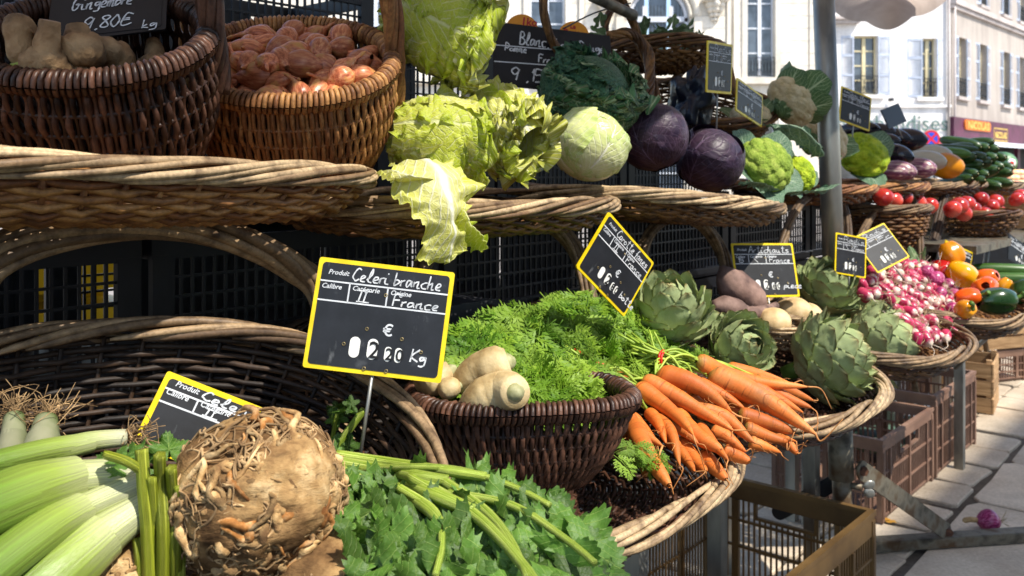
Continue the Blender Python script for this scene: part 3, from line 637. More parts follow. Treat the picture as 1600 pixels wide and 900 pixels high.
ob('red_bar', boxr((0, -.007, 0), (.04, .003, .27)), bpy.data.materials['red_reflective'], t, mw=Matrix.Translation((0, 0, pp.z)) @ Matrix.Rotation(-.78, 4, 'Y'), smooth=False)
ob('red_bar', boxr((0, -.007, 0), (.04, .0031, .27)), bpy.data.materials['red_reflective'], t, mw=Matrix.Translation((0, .0005, pp.z)) @ Matrix.Rotation(.78, 4, 'Y'), smooth=False)
# ---------------------------------------------------------------- stall canopy (shades the upper shelf) and the neighbour's parasol
CZ = 2.36; CP = -1.0 + (CZ - 1.37) / tanp
t = root('stall_canopy', 'beige canvas canopy stretched over the vegetable stall', 'canopy', mw=Matrix.Translation(S(0, 0, 0)) @ Matrix.Rotation(ROT, 4, 'Z'))
us = np.linspace(-1.6, 4.6, 40); ys = np.linspace(-CP, -CP + 2.3, 10); X = np.stack(np.broadcast_arrays(us[None], ys[:, None], CZ + .28 * (ys[:, None] + CP) + .012 * np.sin(us[None] * 5)), -1)
ob('cloth', grid(us, ys, X), M['canvas'], t); ob('front_bar', tube([(-1.6, -CP + .03, CZ - .03), (4.6, -CP + .03, CZ - .03)], .02, 8), M['steel'], t)
for uu in (-1.5,): ob('post', tube([(uu, 1.35, 0), (uu, 1.35, CZ + .1)], .022, 8), M['steel'], t)
t = root('neighbour_parasol', 'beige parasol with a wavy edge hanging over the next stall', 'parasol', loc=(0, 0, 0))
us = np.linspace(0, 1, 50); cor = [P(1492, -22, 4.7), P(1388, 26, 4.3), P(1290, -2, 4.9)]; back = [P(1560, -330, 6.3), P(1500, -330, 6.3), P(1420, -330, 6.6)]
e = catmull([c[:] for c in cor], 24); bq = catmull([c[:] for c in back], 24); vs = np.linspace(0, 1, 10)
X = e[None] * (1 - vs)[:, None, None] + bq[None] * vs[:, None, None]; X[..., 2] -= .06 * np.sin(vs * PI)[:, None]
X = np.concatenate([e[None] + np.stack([0 * e[:, 0], 0 * e[:, 0], -.035 - .028 * np.abs(np.sin(np.linspace(0, 9.5, len(e))))], -1)[None], X]); ob('canopy', grid(np.linspace(0, 1, X.shape[1]), np.linspace(0, 1, X.shape[0]), X), M['canvas'], t)
pq = P(1294, 100, 6.2); ob('pole', tube([(pq.x, pq.y, 0), (pq.x, pq.y, 3.2)], .022, 8), M['steel'], t)
ob('strut', tube([X[3, 30], X[-1, 20], (pq.x, pq.y, 3.15)], .012, 6), M['iron'], t)
# ================================================================ STALL FURNITURE
# ---- the galvanised pole with its foot and brace
t = root('stall_pole', 'grey galvanised stall pole standing on the paving between the two tiers', 'pole')
pb, pt = P(1317, 800, 2.6), P(1287, 0, 2.6); dr = (pt - pb); top = pt + dr * .35; bot = pb - dr * (pb.z / dr.z)
ob('tube', tube([pb + dr * .13, top], .0305, 20), M['steel'], t); ob('sleeve', tube([bot, pb + dr * .16], .027, 16), M['steel_old'], t)
c1 = pb + dr * .085; ob('clamp_collar', tube([c1 - dr * .02, c1 + dr * .075], .035, 16), M['steel_old'], t)
sc_ = P(1347, 762, 2.57); ob('clamp_screw', tube([P(1322, 757, 2.6), sc_], .010, 8), M['steel_old'], t)
m = MB()
for s in (-1, 1): m.addm(sphere_raw(10, 8), TRS(P(1358 , 764 + s * 6, 2.57), (0, .5 * s, 0), (.018, .005, .014)))
ob('wing_nut', m, M['steel'], t)
ba, bb = P(1348, 735, 2.57), P(1481, 831, 3.0)
def flatbar(a, b, wd, th, rnd_=True):
    a, b = Vector(a), Vector(b); L = (b - a).length; o = np.array([(-wd / 2, 0, 0)]);
    an = np.linspace(PI / 2, 3 * PI / 2, 9); o = np.array([(wd / 2 * math.cos(q), 0, wd / 2 * math.sin(q)) for q in an] + [(L + wd / 2 * math.cos(q), 0, wd / 2 * math.sin(q)) for q in an + PI])
    return slab_raw(o, th), along(a, b)
def put_bar(name, a, b, wd, th, m, parent):
    r_, mw = flatbar(a, b, wd, th); L = (Vector(b) - Vector(a)).length; mw = mw @ Matrix.Diagonal((1 / L, 1 / L, 1 / L, 1)); return ob(name, r_, m, parent, mw=mw, smooth=False)
put_bar('brace_arm', ba, bb, .055, .006, M['steel_old'], t); put_bar('brace_arm', P(1320, 745, 2.64), P(1218, 800, 2.75), .045, .006, M['iron'], t)
for q in (ba, bb):
    ob('bolt', tube([q + Vector((0, -.012, 0)), q + Vector((0, .02, 0))], .014, 6), M['rust'], t, smooth=False)
f0, f1 = P(1290, 862, 2.94), P(1640, 838, 3.06); m = MB(); dv = (f1 - f0).normalized(); 
m.addm(boxr(((f1 - f0).length / 2, 0, 0), ((f1 - f0).length, .05, .006))); m.addm(boxr(((f1 - f0).length / 2, .0255, -.014), ((f1 - f0).length, .005, .03))); m.addm(boxr(((f1 - f0).length / 2, -.0255, -.014), ((f1 - f0).length, .005, .03)))
f0.z = .034; f1.z = .034; ob('foot_rail', m, M['steel_old'], t, mw=along(f0, f1) @ Matrix.Diagonal((1 / (f1 - f0).length,) * 3 + (1,)), smooth=False)
# ---- plastic crates
def crate(label, mw, L, W, H, mat, pitch=.016, bays=(.14, .5, .86), handle=True, solid=False, group=None, wall=.004, floor=True, openf=None, mid=(.33, .66), name='plastic_crate', lip=.03):
    """local x length, y width (centre origin), z up from the base"""
    rt = root(name, label, 'crate', mw=mw, group=group); rs = np.random.RandomState(int(L * 1000 + H * 77))
    z1 = H; m = MB()
    for s in (-1, 1):
        m.addm(boxr((0, s * (W / 2 - .009), z1 - .007), (L, .018, .014), rs.rand())); m.addm(boxr((s * (L / 2 - .009), 0, z1 - .0072), (.018, W - .0362, .0138), rs.rand()))
        m.addm(boxr((0, s * (W / 2 - .006), z1 - .014 - lip / 2), (L - .004, .005, lip), rs.rand())); m.addm(boxr((s * (L / 2 - .006), 0, z1 - .014 - lip / 2), (.005, W - .014, lip), rs.rand()))
    ob('rim', m, M[mat], rt, smooth=False)
    zt_ = z1 - .014 - lip; zb_ = .02
    def side(LL, name):
        m = MB(); hh = zt_ - zb_
        posts = [-LL / 2 + .012, LL / 2 - .012] + [-LL / 2 + LL * b for b in bays]
        for x in posts: m.addm(boxr((x, -.002, (zb_ + zt_) / 2), (.014, .014, hh), rs.rand()))
        for z in (zb_ + .004, *[zb_ + hh * q for q in mid]): m.addm(boxr((0, -.001, z), (LL - .03, .008, .007), rs.rand()))
        hx0, hx1 = (-LL * .18, LL * .18) if handle else (9, 9)
        nb = int((LL - .04) / pitch)
        for i in range(nb + 1):
            x = -LL / 2 + .02 + (LL - .04) * i / nb; zt2 = zt_ - .042 if hx0 < x < hx1 else zt_
            m.addm(boxr((x, 0, (zb_ + zt2) / 2), (.005, .0045, zt2 - zb_), rs.rand()))
        if handle:
            m.addm(boxr((0, -.001, zt_ - .042), (hx1 - hx0, .012, .008), rs.rand()))
            for x in (hx0, hx1): m.addm(boxr((x, -.001, zt_ - .021), (.008, .012, .042), rs.rand()))
        return tomesh(name, m.raw(), False)
    ml, mw_ = side(L, 'long'), side(W, 'short')
    for s, rz in ((-1, 0), (1, PI)): ob('side_grille', ml, M[mat], rt, mw=Matrix.Rotation(rz, 4, 'Z') @ Matrix.Translation((0, -W / 2 + .008, 0)))
    for s, rz in ((-1, PI / 2), (1, -PI / 2)): ob('end_grille', mw_, M[mat], rt, mw=Matrix.Rotation(rz, 4, 'Z') @ Matrix.Translation((0, -L / 2 + .008, 0)))
    m = MB()
    for sx in (-1, 1):
        for sy in (-1, 1): m.addm(boxr((sx * (L / 2 - .012), sy * (W / 2 - .012), H / 2 - .01), (.022, .022, H - .03), rs.rand()))
    m.addm(boxr((0, 0, .012), (L - .02, W - .02, .006), .5)); ob('base_and_corners', m, M[mat], rt, smooth=False)
    return rt
# tan crate under the carrots, brown crates down the aisle (their long sides run along the stall)
zc = lambda px, y, Y: P(px, y, Y)
crate('tan plastic crate with slatted sides on the paving under the carrot tray', MWs(2.03, -1.08, 0) , .80, .50, .355, 'tan_plastic', .0165, lip=.05, mid=(.5, .78), bays=(.2, .8))
crate('mauve brown plastic crate standing nearer the pole, filled with little', MWs(3.56, -1.30, 0), .60, .42, .30, 'brown_plastic', .02)
crate('mauve brown plastic crate behind the first, holding crumpled foil', MWs(4.2, -1.30, .0), .62, .42, .34, 'brown_plastic', .02)
crate('ochre plastic crate under the radish tray', MWs(4.05, -1.75, .0), .60, .36, .62, 'tan_plastic', .02)
crate('brown slatted plastic crate under the pepper tray', MWs(4.95, -1.62, 0), .62, .40, .62, 'brown_plastic', .02)
m = MB(); rs = np.random.RandomState(3)
q0 = S(4.28, -1.28, .14)
for i in range(9):
    c = np.array(q0) + np.array([D.x, D.y, 0]) * (i - 4) * .035 + rs.randn(3) * .012 + [0, 0, .012 * (i % 3)]
    V = sphere_raw(9, 7); X = V[0] * .028 * (1 + .35 * rs.randn(len(V[0]), 1)) + c; m.add(X, V[1])
ob('crumpled_foil', m, pmat('foil', hx('b8bcc0'), hx('e8eaec'), 30, .25, .3, metal=.8), label='crumpled silver foil lying in the second mauve brown crate', cat='foil', smooth=False)
m = MB(); V = sphere_raw(20, 12); X = V[0] * [.2, .13, .05] * (1 + .2 * fbm(V[0] * 3, 5)[:, None]) + np.array(S(3.98, -1.3, .1)); m.add(X, V[1]); ob('plastic_bag', m, pmat('green_film', hx('33473c'), hx('5c7264'), 8, .3, .3), label='dark green plastic bag lying in the second mauve brown crate', cat='bag')
# ---- wooden crates on the paving
def wood_crate(label, mw, L, W, H, slats=3, group=None):
    rt = root('wooden_crate', label, 'crate', mw=mw, group=group); sh = H / slats
    for i in range(slats):
        for s in (-1, 1):
            ob('slat', boxr((0, s * W / 2, sh * (i + .5)), (L, .008, sh - .014), .3 + .2 * (i % 3)), M['wood'], rt, mw=Matrix.Rotation(rnd.uniform(-.006, .006), 4, 'Y'), smooth=False)
            ob('slat', boxr((s * (L / 2 - .005), 0, sh * (i + .5)), (.009, W - .012, sh - .014), .4 + .2 * (i % 2)), M['wood'], rt, smooth=False)
    for sx in (-1, 1):
        for sy in (-1, 1): ob('corner_post', boxr((sx * (L / 2 - .02), sy * (W / 2 - .018), H / 2 + .005), (.026, .026, H + .01), .8), M['wood'], rt, smooth=False)
    for i in range(4): ob('floor_board', boxr((0, -W / 2 + W * (i + .5) / 4, .008), (L - .03, W / 4 - .012, .008), .3), M['wood'], rt, smooth=False)
    return rt
wood_crate('pale wooden crate lying near the brown crates, closest to the aisle', MWs(5.25, -1.33, 0, yaw=.15), .34, .3, .27)
wood_crate('long pale wooden crate further down the aisle with red fruit inside', MWs(5.95, -1.5, .2, yaw=-.5), .55, .4, .24)
crate('low brown plastic crate that carries the long wooden crate', MWs(5.95, -1.5, 0, yaw=-.5), .56, .38, .195, 'brown_plastic', .02, handle=False)
for i in range(9): ob('red_fruit', sphere_raw(10, 7), pmat('red_fruit_skin', hx('a01810'), hx('d02a1a'), 5, .35, 0) if 'red_fruit_skin' not in bpy.data.materials else bpy.data.materials['red_fruit_skin'], mw=TRS(S(5.8 + .045 * i, -1.5 + .08 * math.sin(i * 2.1), .39 + .01 * (i % 2)), (0, 0, 0), .034), label='red fruit lying in the long wooden crate', cat='fruit', group='red fruit in the wooden crate')
# ---- trestle: steel angle legs and boards that carry the trays
t = root('stall_table', 'steel trestle frame with boards that carries the wicker trays', 'table', mw=Matrix.Rotation(ROT, 4, 'Z'))
for i in range(7): ob('shelf_board', boxr((-.35 + i * .74 + .37, 1.06 + .12, .735), (.73, .30, .022), .4), M['wood'], t, smooth=False)
for u in (.95, 1.62, 1.98, 2.55, 3.1, 4.1, 4.85):
    for q in ((1.04, 1.32) if u not in (3.1, 4.85) else (1.28, 1.34)): ob('leg', bars([((u, q, .362), (.035, .004, .724)), ((u - .0155, q + .018, .362), (.004, .032, .724))], .5), M['steel'], t, smooth=False)
for i in range(7): ob('shelf_bearer', boxr((-.35 + i * .74 + .37, 1.04 + .0, .70), (.72, .03, .045), .5), M['steel_old'], t, smooth=False)
for u, z in ((3.85, .72), (4.9, .72)): ob('strut', tube([(u, .80, z), (u + .16, 1.05, z - .28)], .009, 6), M['steel'], t)
# upper tier: rows of black crates under the upper trays
cg = 'black plastic crates stacked under the upper tier'
def black_crate(label, u0, u1, p, z0, z1, depth=.38, blocks=()):
    L = u1 - u0; H = z1 - z0; rt = root('black_crate', label, 'crate', mw=MWs((u0 + u1) / 2, p - depth / 2, z0)); rs = np.random.RandomState(int(u0 * 100 + 500 + z0 * 7))
    m = MB(); W = depth
    for s in (-1, 1):
        m.addm(boxr((0, s * (W / 2 - .006), H - .016), (L, .012, .03))); m.addm(boxr((s * (L / 2 - .006), 0, H - .016), (.012, W - .025, .03))); m.addm(boxr((0, s * (W / 2 - .006), .01), (L, .012, .02)))
        for a in (-1, 1): m.addm(boxr((a * (L / 2 - .018), s * (W / 2 - .006), H / 2), (.034, .013, H - .05)))
    m.addm(boxr((0, 0, .004), (L, W, .005))); ob('frame', m, M['black_plastic'], rt, smooth=False)
    for s, nm in ((-1, 'front_grille'), (1, 'back_grille')):
        m = MB(); nx = int((L - .05) / .0185); nz = max(3, int((H - .05) / .026))
        for i in range(nx + 1): m.addm(boxr((-L / 2 + .03 + (L - .06) * i / nx, s * (W / 2 - .006), H / 2), (.0045, .004, H - .05)))
        for j in range(nz + 1): m.addm(boxr((0, s * (W / 2 - .006), .02 + (H - .05) * j / nz), (L - .06, .005, .004)))
        ob(nm, m, M['black_plastic'], rt, smooth=False, kind='stuff')
    for x0, x1, a0, a1, s in blocks: ob('panel', boxr((-L / 2 + L * (x0 + x1) / 2, s * (W / 2 - .009), H * (a0 + a1) / 2), (L * (x1 - x0), .003, H * (a1 - a0))), M['black_plastic'], rt, smooth=False)
    return rt
cr = [(-.55, .03), (.045, .62), (.635, 1.21), (1.225, 1.80), (1.815, 2.39), (2.405, 2.98), (2.995, 3.57)]
bl = [[(.0, .45, 0, 1, 1)], [(.12, .40, .18, .62, -1), (.1, .62, 0, .99, 1), (.8, 1, 0, 1, 1)], [(0, .1, 0, 1, 1), (.25, 1, 0, 1, 1)], [(0, .42, 0, 1, 1), (.5, 1, 0, 1, 1)], [(.0, .55, 0, 1, 1), (.7, 1, 0, 1, 1)], [(0, 1, 0, 1, 1)], [(0, 1, 0, 1, 1)]]
where = ['far left, lit yellow through its holes', 'behind the big celery basket', 'behind the celery price tag', 'behind the hanging cabbage leaf', 'behind the carrot price tag', 'behind the globe artichokes', 'behind the radish price tags']
for (u0, u1), b_, wv in zip(cr, bl, where): black_crate('black latticed plastic crate ' + wv, u0, u1, -1.24, .96, 1.155, blocks=b_)
for (u0, u1), wv in zip(cr, where): black_crate('black latticed plastic crate in the lower layer, ' + wv.replace(', lit yellow through its holes', ''), u0, u1, -1.24, .748, .955, blocks=[(0, 1, 0, 1, 1)])
for (u0, u1), wv, zt2, bb_ in zip(((-.3, .29), (.3, .78), (.79, 1.27), (1.28, 1.66), (1.67, 2.25), (2.26, 2.9)), ('at the far left behind the ginger basket', 'behind the ginger basket', 'behind the shallot basket', 'behind the frilly Chinese cabbages', 'behind the savoy cabbage', 'behind the broccoli'), (1.64, 1.64, 1.64, 1.57, 1.40, 1.33), ([(.0, .2, 0, 1, 1), (.5, 1, 0, 1, 1)], [(.0, .30, 0, 1, 1), (.42, 1, 0, 1, 1)], [(0, .75, 0, 1, 1), (.82, 1, 0, 1, 1)], [(0, 1, 0, 1, 1)], [(0, 1, 0, 1, 1)], [(0, 1, 0, 1, 1)])): black_crate('black latticed plastic crate standing ' + ('high ' if zt2 > 1.5 else '') + wv, u0, u1, -1.50, 1.165, zt2, .3, blocks=bb_)
YP = pmat('yellow_plastic', hx('d8b010'), hx('f0cc20'), 5, .4, .05)
t = root('yellow_crate', 'bright yellow plastic crate glimpsed through the black crates', 'crate', mw=MWs(.97, -2.55, .42)); ob('body', bars([((0, 0, .25), (.5, .3, .12)), ((0, 0, .42), (.5, .3, .1)), ((0, 0, .58), (.5, .3, .12)), ((0, .1, .4), (.48, .05, .5))], .5), YP, t, smooth=False)
ob('leg', bars([((s * .22, 0, -.12), (.05, .2, .6)) for s in (-1, 1)], .5), M['steel'], t, smooth=False)
t = root('yellow_banner', 'yellow and orange cloth hanging behind the baskets', 'banner', mw=MWs(1.2, -3.0, 1.35)); ob('cloth', bars([((0, 0, .3), (.7, .01, .6))], .5), pmat('yellow_cloth', hx('d89a10'), hx('f0c83a'), 5, .7, .1), t, smooth=False); ob('pole', bars([((s * .33, .02, -.35), (.03, .03, 2.0)) for s in (-1, 1)], .5), M['steel'], t, smooth=False)
o = root('grey_box', 'dark grey plastic box standing behind the carrot leaves', 'box', mw=MWs(1.14, -1.12, .80)); ob('body', slab_raw(rrect(-.12, 0, .12, .215, .02, 0), .1), pmat('grey_plastic', hx('2c2c2f'), hx('3a3a3e'), 8, .5, .05), o, smooth=False)
# ================================================================ WICKER
WB, WP, WG, WD, WO = 'w_brown', 'w_pale', 'w_grey', 'w_dark', 'w_orange'
tc = {}
tc['E'] = basket('wicker_tray', 'flat dark wicker tray with a pale rim under the bunched carrots', MWs(1.075, -.875, .762, .17), .33, .245, TRAY, 2.5, 44, .0078, .0036, (WD, WP), rimr=(.012, .0125), handle=None)
tc['F'] = basket('wicker_tray', 'flat wicker tray with a pale rim under the big globe artichokes', MWs(1.75, -.875, .765, .17), .325, .25, TRAY, 2.5, 44, .0085, .004, (WD, WP), rimr=(.012, .0125), sub=2)
tc['G'] = basket('wicker_tray', 'flat wicker tray under the heap of radishes', MWs(2.42, -.875, .775, .17), .32, .25, TRAY, 2.5, 40, .01, .0046, (WB, WG), rods=False)
tc['H'] = basket('wicker_tray', 'flat wicker tray under the bell peppers', MWs(3.15, -.875, .775, .17), .35, .25, TRAY, 2.5, 40, .01, .0046, (WB, WG), rods=False)
BW = [(.02, 0), (.5, .003), (.74, .012), (.87, .07), (.96, .14), (1., .19)]
tc['A'] = basket('deep_wicker_basket', 'large dark wicker basket, its pale rim sloping down under the celery', MWs(.245, -.86, .765, .40, -.13), .46, .28, BW, 2.2, 56, .0092, .0040, ('w_black', WG), rimr=(.0115, .012), k=4)
basket('wicker_basket', 'dark wicker basket behind the carrot leaves, its rim in shade', MWs(1.0, -1.13, .765, .05), .22, .11, [(.02, 0), (.7, .01), (.9, .12), (1, .22)], 2.1, 36, .010, .0045, ('w_black', 'w_black'), rods=False)
basket('wicker_basket', 'dark wicker basket behind the purple sweet potatoes', MWs(1.66, -1.15, .75, .05), .28, .10, [(.02, 0), (.7, .01), (.9, .1), (1, .2)], 2.1, 36, .010, .0045, ('w_black', 'w_black'), rods=False)
prD = [(.02, 0), (.35, .002), (.60, .016), (.80, .05), (.94, .09), (1., .122)]
cD = Q(814, 630, -.765)
tc['Dk'] = basket('dark_wicker_basket', 'dark brown wicker basket with a whipped rim holding white radishes and carrot leaves', Matrix.Translation((cD.x, cD.y, .835)) @ Matrix.Rotation(ROT - .62, 4, 'Z') @ Matrix.Rotation(.02, 4, 'Y') @ Matrix.Rotation(-.03, 4, 'X'), .142, .108, prD, 2.7, 40, .0072, .0036, (WD, WD), rim='wrap', rimr=(.0105, .01), k=5, splint=True)
UP = [(.02, 0), (.6, .003), (.84, .010), (.93, .025), (1., .055)]
b_ = basket('wicker_tray', 'long pale-rimmed wicker tray under the ginger and shallot baskets', MWs(.42, -1.085, 1.200, .03, .035), .40, .215, UP, 3.2, 52, .0088, .0044, (WO, WP), rimr=(.011, .0115))
basket('wicker_tray', 'pale-rimmed wicker tray under the Chinese and white cabbages', MWs(1.11, -1.105, 1.155, .04, .015), .34, .2, [(a, z * .75) for a, z in UP], 2.8, 44, .0088, .0042, (WB, WP), rimr=(.011, .0115))
basket('wicker_tray', 'tilted wicker tray under the red cabbages and broccoli', MWs(1.79, -1.10, 1.14, .02, .075), .36, .21, [(a, z * .75) for a, z in UP], 2.8, 44, .0088, .0042, (WB, WP), rimr=(.011, .0115))
for lb, u, a in (('orange-brown wicker tray under the romanesco, beside the pole', 2.93, .29), ('orange-brown wicker tray under the aubergines', 3.50, .30), ('dark wicker tray under the heap of courgettes', 4.28, .46)):
    basket('wicker_tray', lb, MWs(u, -1.245, 1.155, .04), a, .2, [(q, z * .8) for q, z in UP], 2.6, 36, .011, .005, (WB, WO if 'orange' in lb else WG), rods=False)
basket('wicker_tray', 'wicker tray under the watermelon at the far end', MWs(5.25, -1.25, 1.14, .04), .36, .2, [(q, z * .8) for q, z in UP], 2.6, 30, .012, .005, (WB, WG), rods=False)
def arch(pts, mat, r=.005, tw=1.2, strands=7, par=None):
    inv = par.matrix_basis.inverted()
    return rope_handle(par, [(inv @ Vector(p))[:] for p in pts], M[mat], np.random.RandomState(len(pts)), r, strands, tw, 'handle')
arch([Q(-60, 480, -1.02), Q(-20, 415, -1.0), Q(60, 372, -1.0), Q(180, 350, -1.0), Q(300, 355, -1.0), Q(400, 385, -1.0), Q(460, 418, -1.0), Q(500, 455, -.99), Q(520, 530, -.96), Q(524, 580, -.93)], WG, .0072, .8, 8, tc['A'])
arch([Q(640, 520, -1.10), Q(655, 430, -1.12), Q(700, 362, -1.14), Q(770, 335, -1.14), Q(840, 342, -1.13), Q(890, 378, -1.1), Q(915, 440, -1.06), Q(930, 520, -1.02)], WG, .0060, .8, 7, tc['E'])
arch([Q(1000, 470, -1.1), Q(1003, 400, -1.12), Q(1020, 358, -1.13), Q(1055, 338, -1.13), Q(1095, 350, -1.12), Q(1125, 388, -1.1), Q(1140, 440, -1.05), Q(1150, 500, -1.0)], WG, .0060, .8, 7, tc['F'])
arch([Q(1205, 450, -1.12), Q(1222, 385, -1.13), Q(1250, 320, -1.13), Q(1295, 295, -1.13), Q(1320, 330, -1.1), Q(1328, 400, -1.06), Q(1330, 450, -1.0)], WG, .0060, .8, 6, tc['G'])
arch([Q(1335, 400, -1.1), Q(1355, 350, -1.12), Q(1390, 305, -1.12), Q(1420, 300, -1.1), Q(1433, 340, -1.06), Q(1440, 400, -1.0), Q(1442, 440, -.98)], WG, .0060, .8, 6, tc['G'])
arch([Q(1450, 430, -1.05), Q(1462, 370, -1.08), Q(1478, 300, -1.1), Q(1500, 280, -1.1)], 'w_black', .0085, .5, 6, tc['H'])
RB = [(.02, 0), (.6, .003), (.78, .015), (.95, .07), (1.02, .125), (1., .175)]
def tilted(px, py, p, back, yaw=0., tilt=.6, h=.17):
    """matrix of a basket whose mouth is centred on that spot"""
    c = Q(px, py, p); Rm = Matrix.Rotation(ROT + yaw, 4, 'Z') @ Matrix.Rotation(tilt, 4, 'X'); return Matrix.Translation(c - Rm.to_3x3() @ Vector((0, 0, h))) @ Rm
HB = [(1.0, .12, .11), (1.03, .16, .2), (.85, .3, .35), (0, .4, .47), (-.85, .3, .35), (-1.03, .16, .2), (-1.0, .12, .11)]
def hb(a, b): return [(x * a, y * b, z * .9) for x, y, z in HB]
gb = basket('round_wicker_basket', 'dark wicker basket holding ginger roots, with a slate tag inside', tilted(146, 66, -1.06, 0, -.75, .56), .130, .118, RB, 2.15, 42, .009, .0042, (WD, WD), rim='wrap', rimr=(.012, .01), handle=hb(.130, .118), hr=.006, splint=True)
sb = basket('round_wicker_basket', 'honey brown wicker basket filled with shallots', tilted(456, 100, -1.07, 0, -.75, .56), .141, .130, RB, 2.15, 44, .0085, .0036, (WO, WO), rim='wrap', rimr=(.011, .01), handle=hb(.141, .130), hr=.006, splint=True)
# ================================================================ VEGETABLE BUILDERS
def vein_mat(name, base, edge, rib, ribw=.10, nveins=9, slope=.55, net=26, netamt=.5, transl=.3, rough=.5, bumpk=.6, bd=.004, sidew=.10, e0=.3, e1=1., dark=None, var=.08):
    n = NT(name); tc = n.n('ShaderNodeTexCoord'); sp = n.n('ShaderNodeSeparateXYZ'); n.l(tc.outputs['UV'], sp.inputs[0])
    U = n.math('ABSOLUTE', n.math('MULTIPLY_ADD', sp.outputs[0], 2., -1.)); V = sp.outputs[1]
    wob = n.noise(tc.outputs['UV'], 7, 3); Uw = n.math('ADD', U, n.math('MULTIPLY_ADD', wob, .06, -.03))
    wd = n.math('MULTIPLY_ADD', V, -ribw * .85, ribw); mid = n.maprange(n.math('DIVIDE', Uw, wd), .45, 1.25, 1, 0)
    ph = n.math('FRACT', n.math('MULTIPLY', n.math('SUBTRACT', n.math('ADD', V, n.math('MULTIPLY_ADD', wob, .10, -.05)), n.math('MULTIPLY', U, slope)), nveins))
    tri = n.math('ABSOLUTE', n.math('SUBTRACT', ph, .5)); sw = n.math('MULTIPLY_ADD', U, -sidew * .7, sidew); side = n.maprange(n.math('DIVIDE', tri, sw), .3, 1.4, 1, 0)
    vo = n.n('ShaderNodeTexVoronoi'); vo.feature = 'DISTANCE_TO_EDGE'; mp = n.n('ShaderNodeMapping'); n.l(tc.outputs['UV'], mp.inputs[0]); mp.inputs['Scale'].default_value = (1, 1.4, 1); n.l(mp.outputs[0], vo.inputs['Vector']); vo.inputs['Scale'].default_value = net
    nets = n.maprange(vo.outputs['Distance'], .0, .12, 1, 0); vein = n.math('MAXIMUM', mid, n.math('MAXIMUM', n.math('MULTIPLY', side, .8), n.math('MULTIPLY', nets, netamt)))
    e = n.maprange(n.math('MAXIMUM', U, n.math('MULTIPLY', V, 1.0)), e0, e1); ob3 = n.noise(tc.outputs['Object'], 30, 4)
    col = n.mix(n.math('MULTIPLY', e, n.maprange(ob3, .3, .6, .55, 1)), base, edge)
    if dark is not None: col = n.mix(n.maprange(ob3, .5, .75), col, dark)
    col = n.mix(vein, col, rib); col = n.hsv(col, n.maprange(n.rand(), 0, 1, 1 - var, 1 + var))
    h = n.math('ADD', n.math('MULTIPLY', vein, -1.), n.math('MULTIPLY', n.noise(tc.outputs['UV'], net * 1.2, 3), 1.2))
    return n.fin(col, rough, n.bump(h, bumpk, bd), .4, transl)
M['napa'] = vein_mat('napa_leaf', hx('dfdc8a'), hx('ccd04c'), hx('f6f4da'), .17, 7, .75, 18, .26, .36, .45, .5, .003, .12, .25)
M['napa_green'] = vein_mat('napa_frill', hx('d4d850'), hx('b8cc28'), hx('eaecaa'), .10, 8, .6, 22, .28, .4, .45, .5, .003)
M['savoy'] = vein_mat('savoy_leaf', hx('5e8450'), hx('467848'), hx('c4d6a4'), .09, 6, .7, 15, .62, .15, .5, 1., .006, .10, .4, dark=hx('2a5232'))
M['savoy_dark'] = vein_mat('savoy_inner_leaf', hx('4a7856'), hx('386448'), hx('7aa476'), .05, 6, .7, 20, .4, .10, .5, 1., .008, .06)
M['white_cab'] = vein_mat('white_cabbage_leaf', hx('dfe0a4'), hx('b2c668'), hx('f6f4dc'), .06, 6, 1.0, 7, .18, .12, .3, .5, .003, .08, .35)
M['red_cab'] = vein_mat('red_cabbage_leaf', hx('2c1626'), hx('241a30'), hx('5e4a60'), .04, 6, .9, 7, .22, .0, .46, .6, .003, .05, .4, dark=hx('46303f'))
M['cauli_leaf'] = vein_mat('cauliflower_leaf', hx('5f8048'), hx('3f6638'), hx('b6c89a'), .14, 6, .7, 16, .3, .25, .45, .5, .003, .09)
M['blue_leaf'] = vein_mat('broccoli_leaf', hx('5f8068'), hx('46684e'), hx('b2c6a6'), .07, 6, .7, 14, .35, .2, .4, .5, .003, .07)
M['celery_leaf'] = vein_mat('celery_leaf', hx('52762a'), hx('3e6220'), hx('92ac58'), .035, 6, .9, 11, .10, .32, .5, .5, .0015, .05, var=.45)
def stalk_mat(name, c1, c2, c3):
    n = NT(name); f = n.noise(n.co('UV', (26, 1.2, 1)), 1, 5, .7); g = n.noise(n.co('Object'), 40, 3); col = n.ramp(f, (.38, c1), (.5, c2), (.6, c3)); col = n.mix(n.maprange(g, .5, .75, 0, .4), col, c1); col = n.hsv(col, n.maprange(n.attr(), 0, 1, .8, 1.15)); return n.fin(col, .42, n.bump(f, .9, .002), .45, .12)
M['celery_stalk'] = stalk_mat('ribbed_celery_stalk', hx('6f8c20'), hx('9cb43a'), hx('c6d272'))
M['celeriac_stalk'] = stalk_mat('ribbed_celeriac_stalk', hx('5c6a10'), hx('8e9820'), hx('b8bc48'))
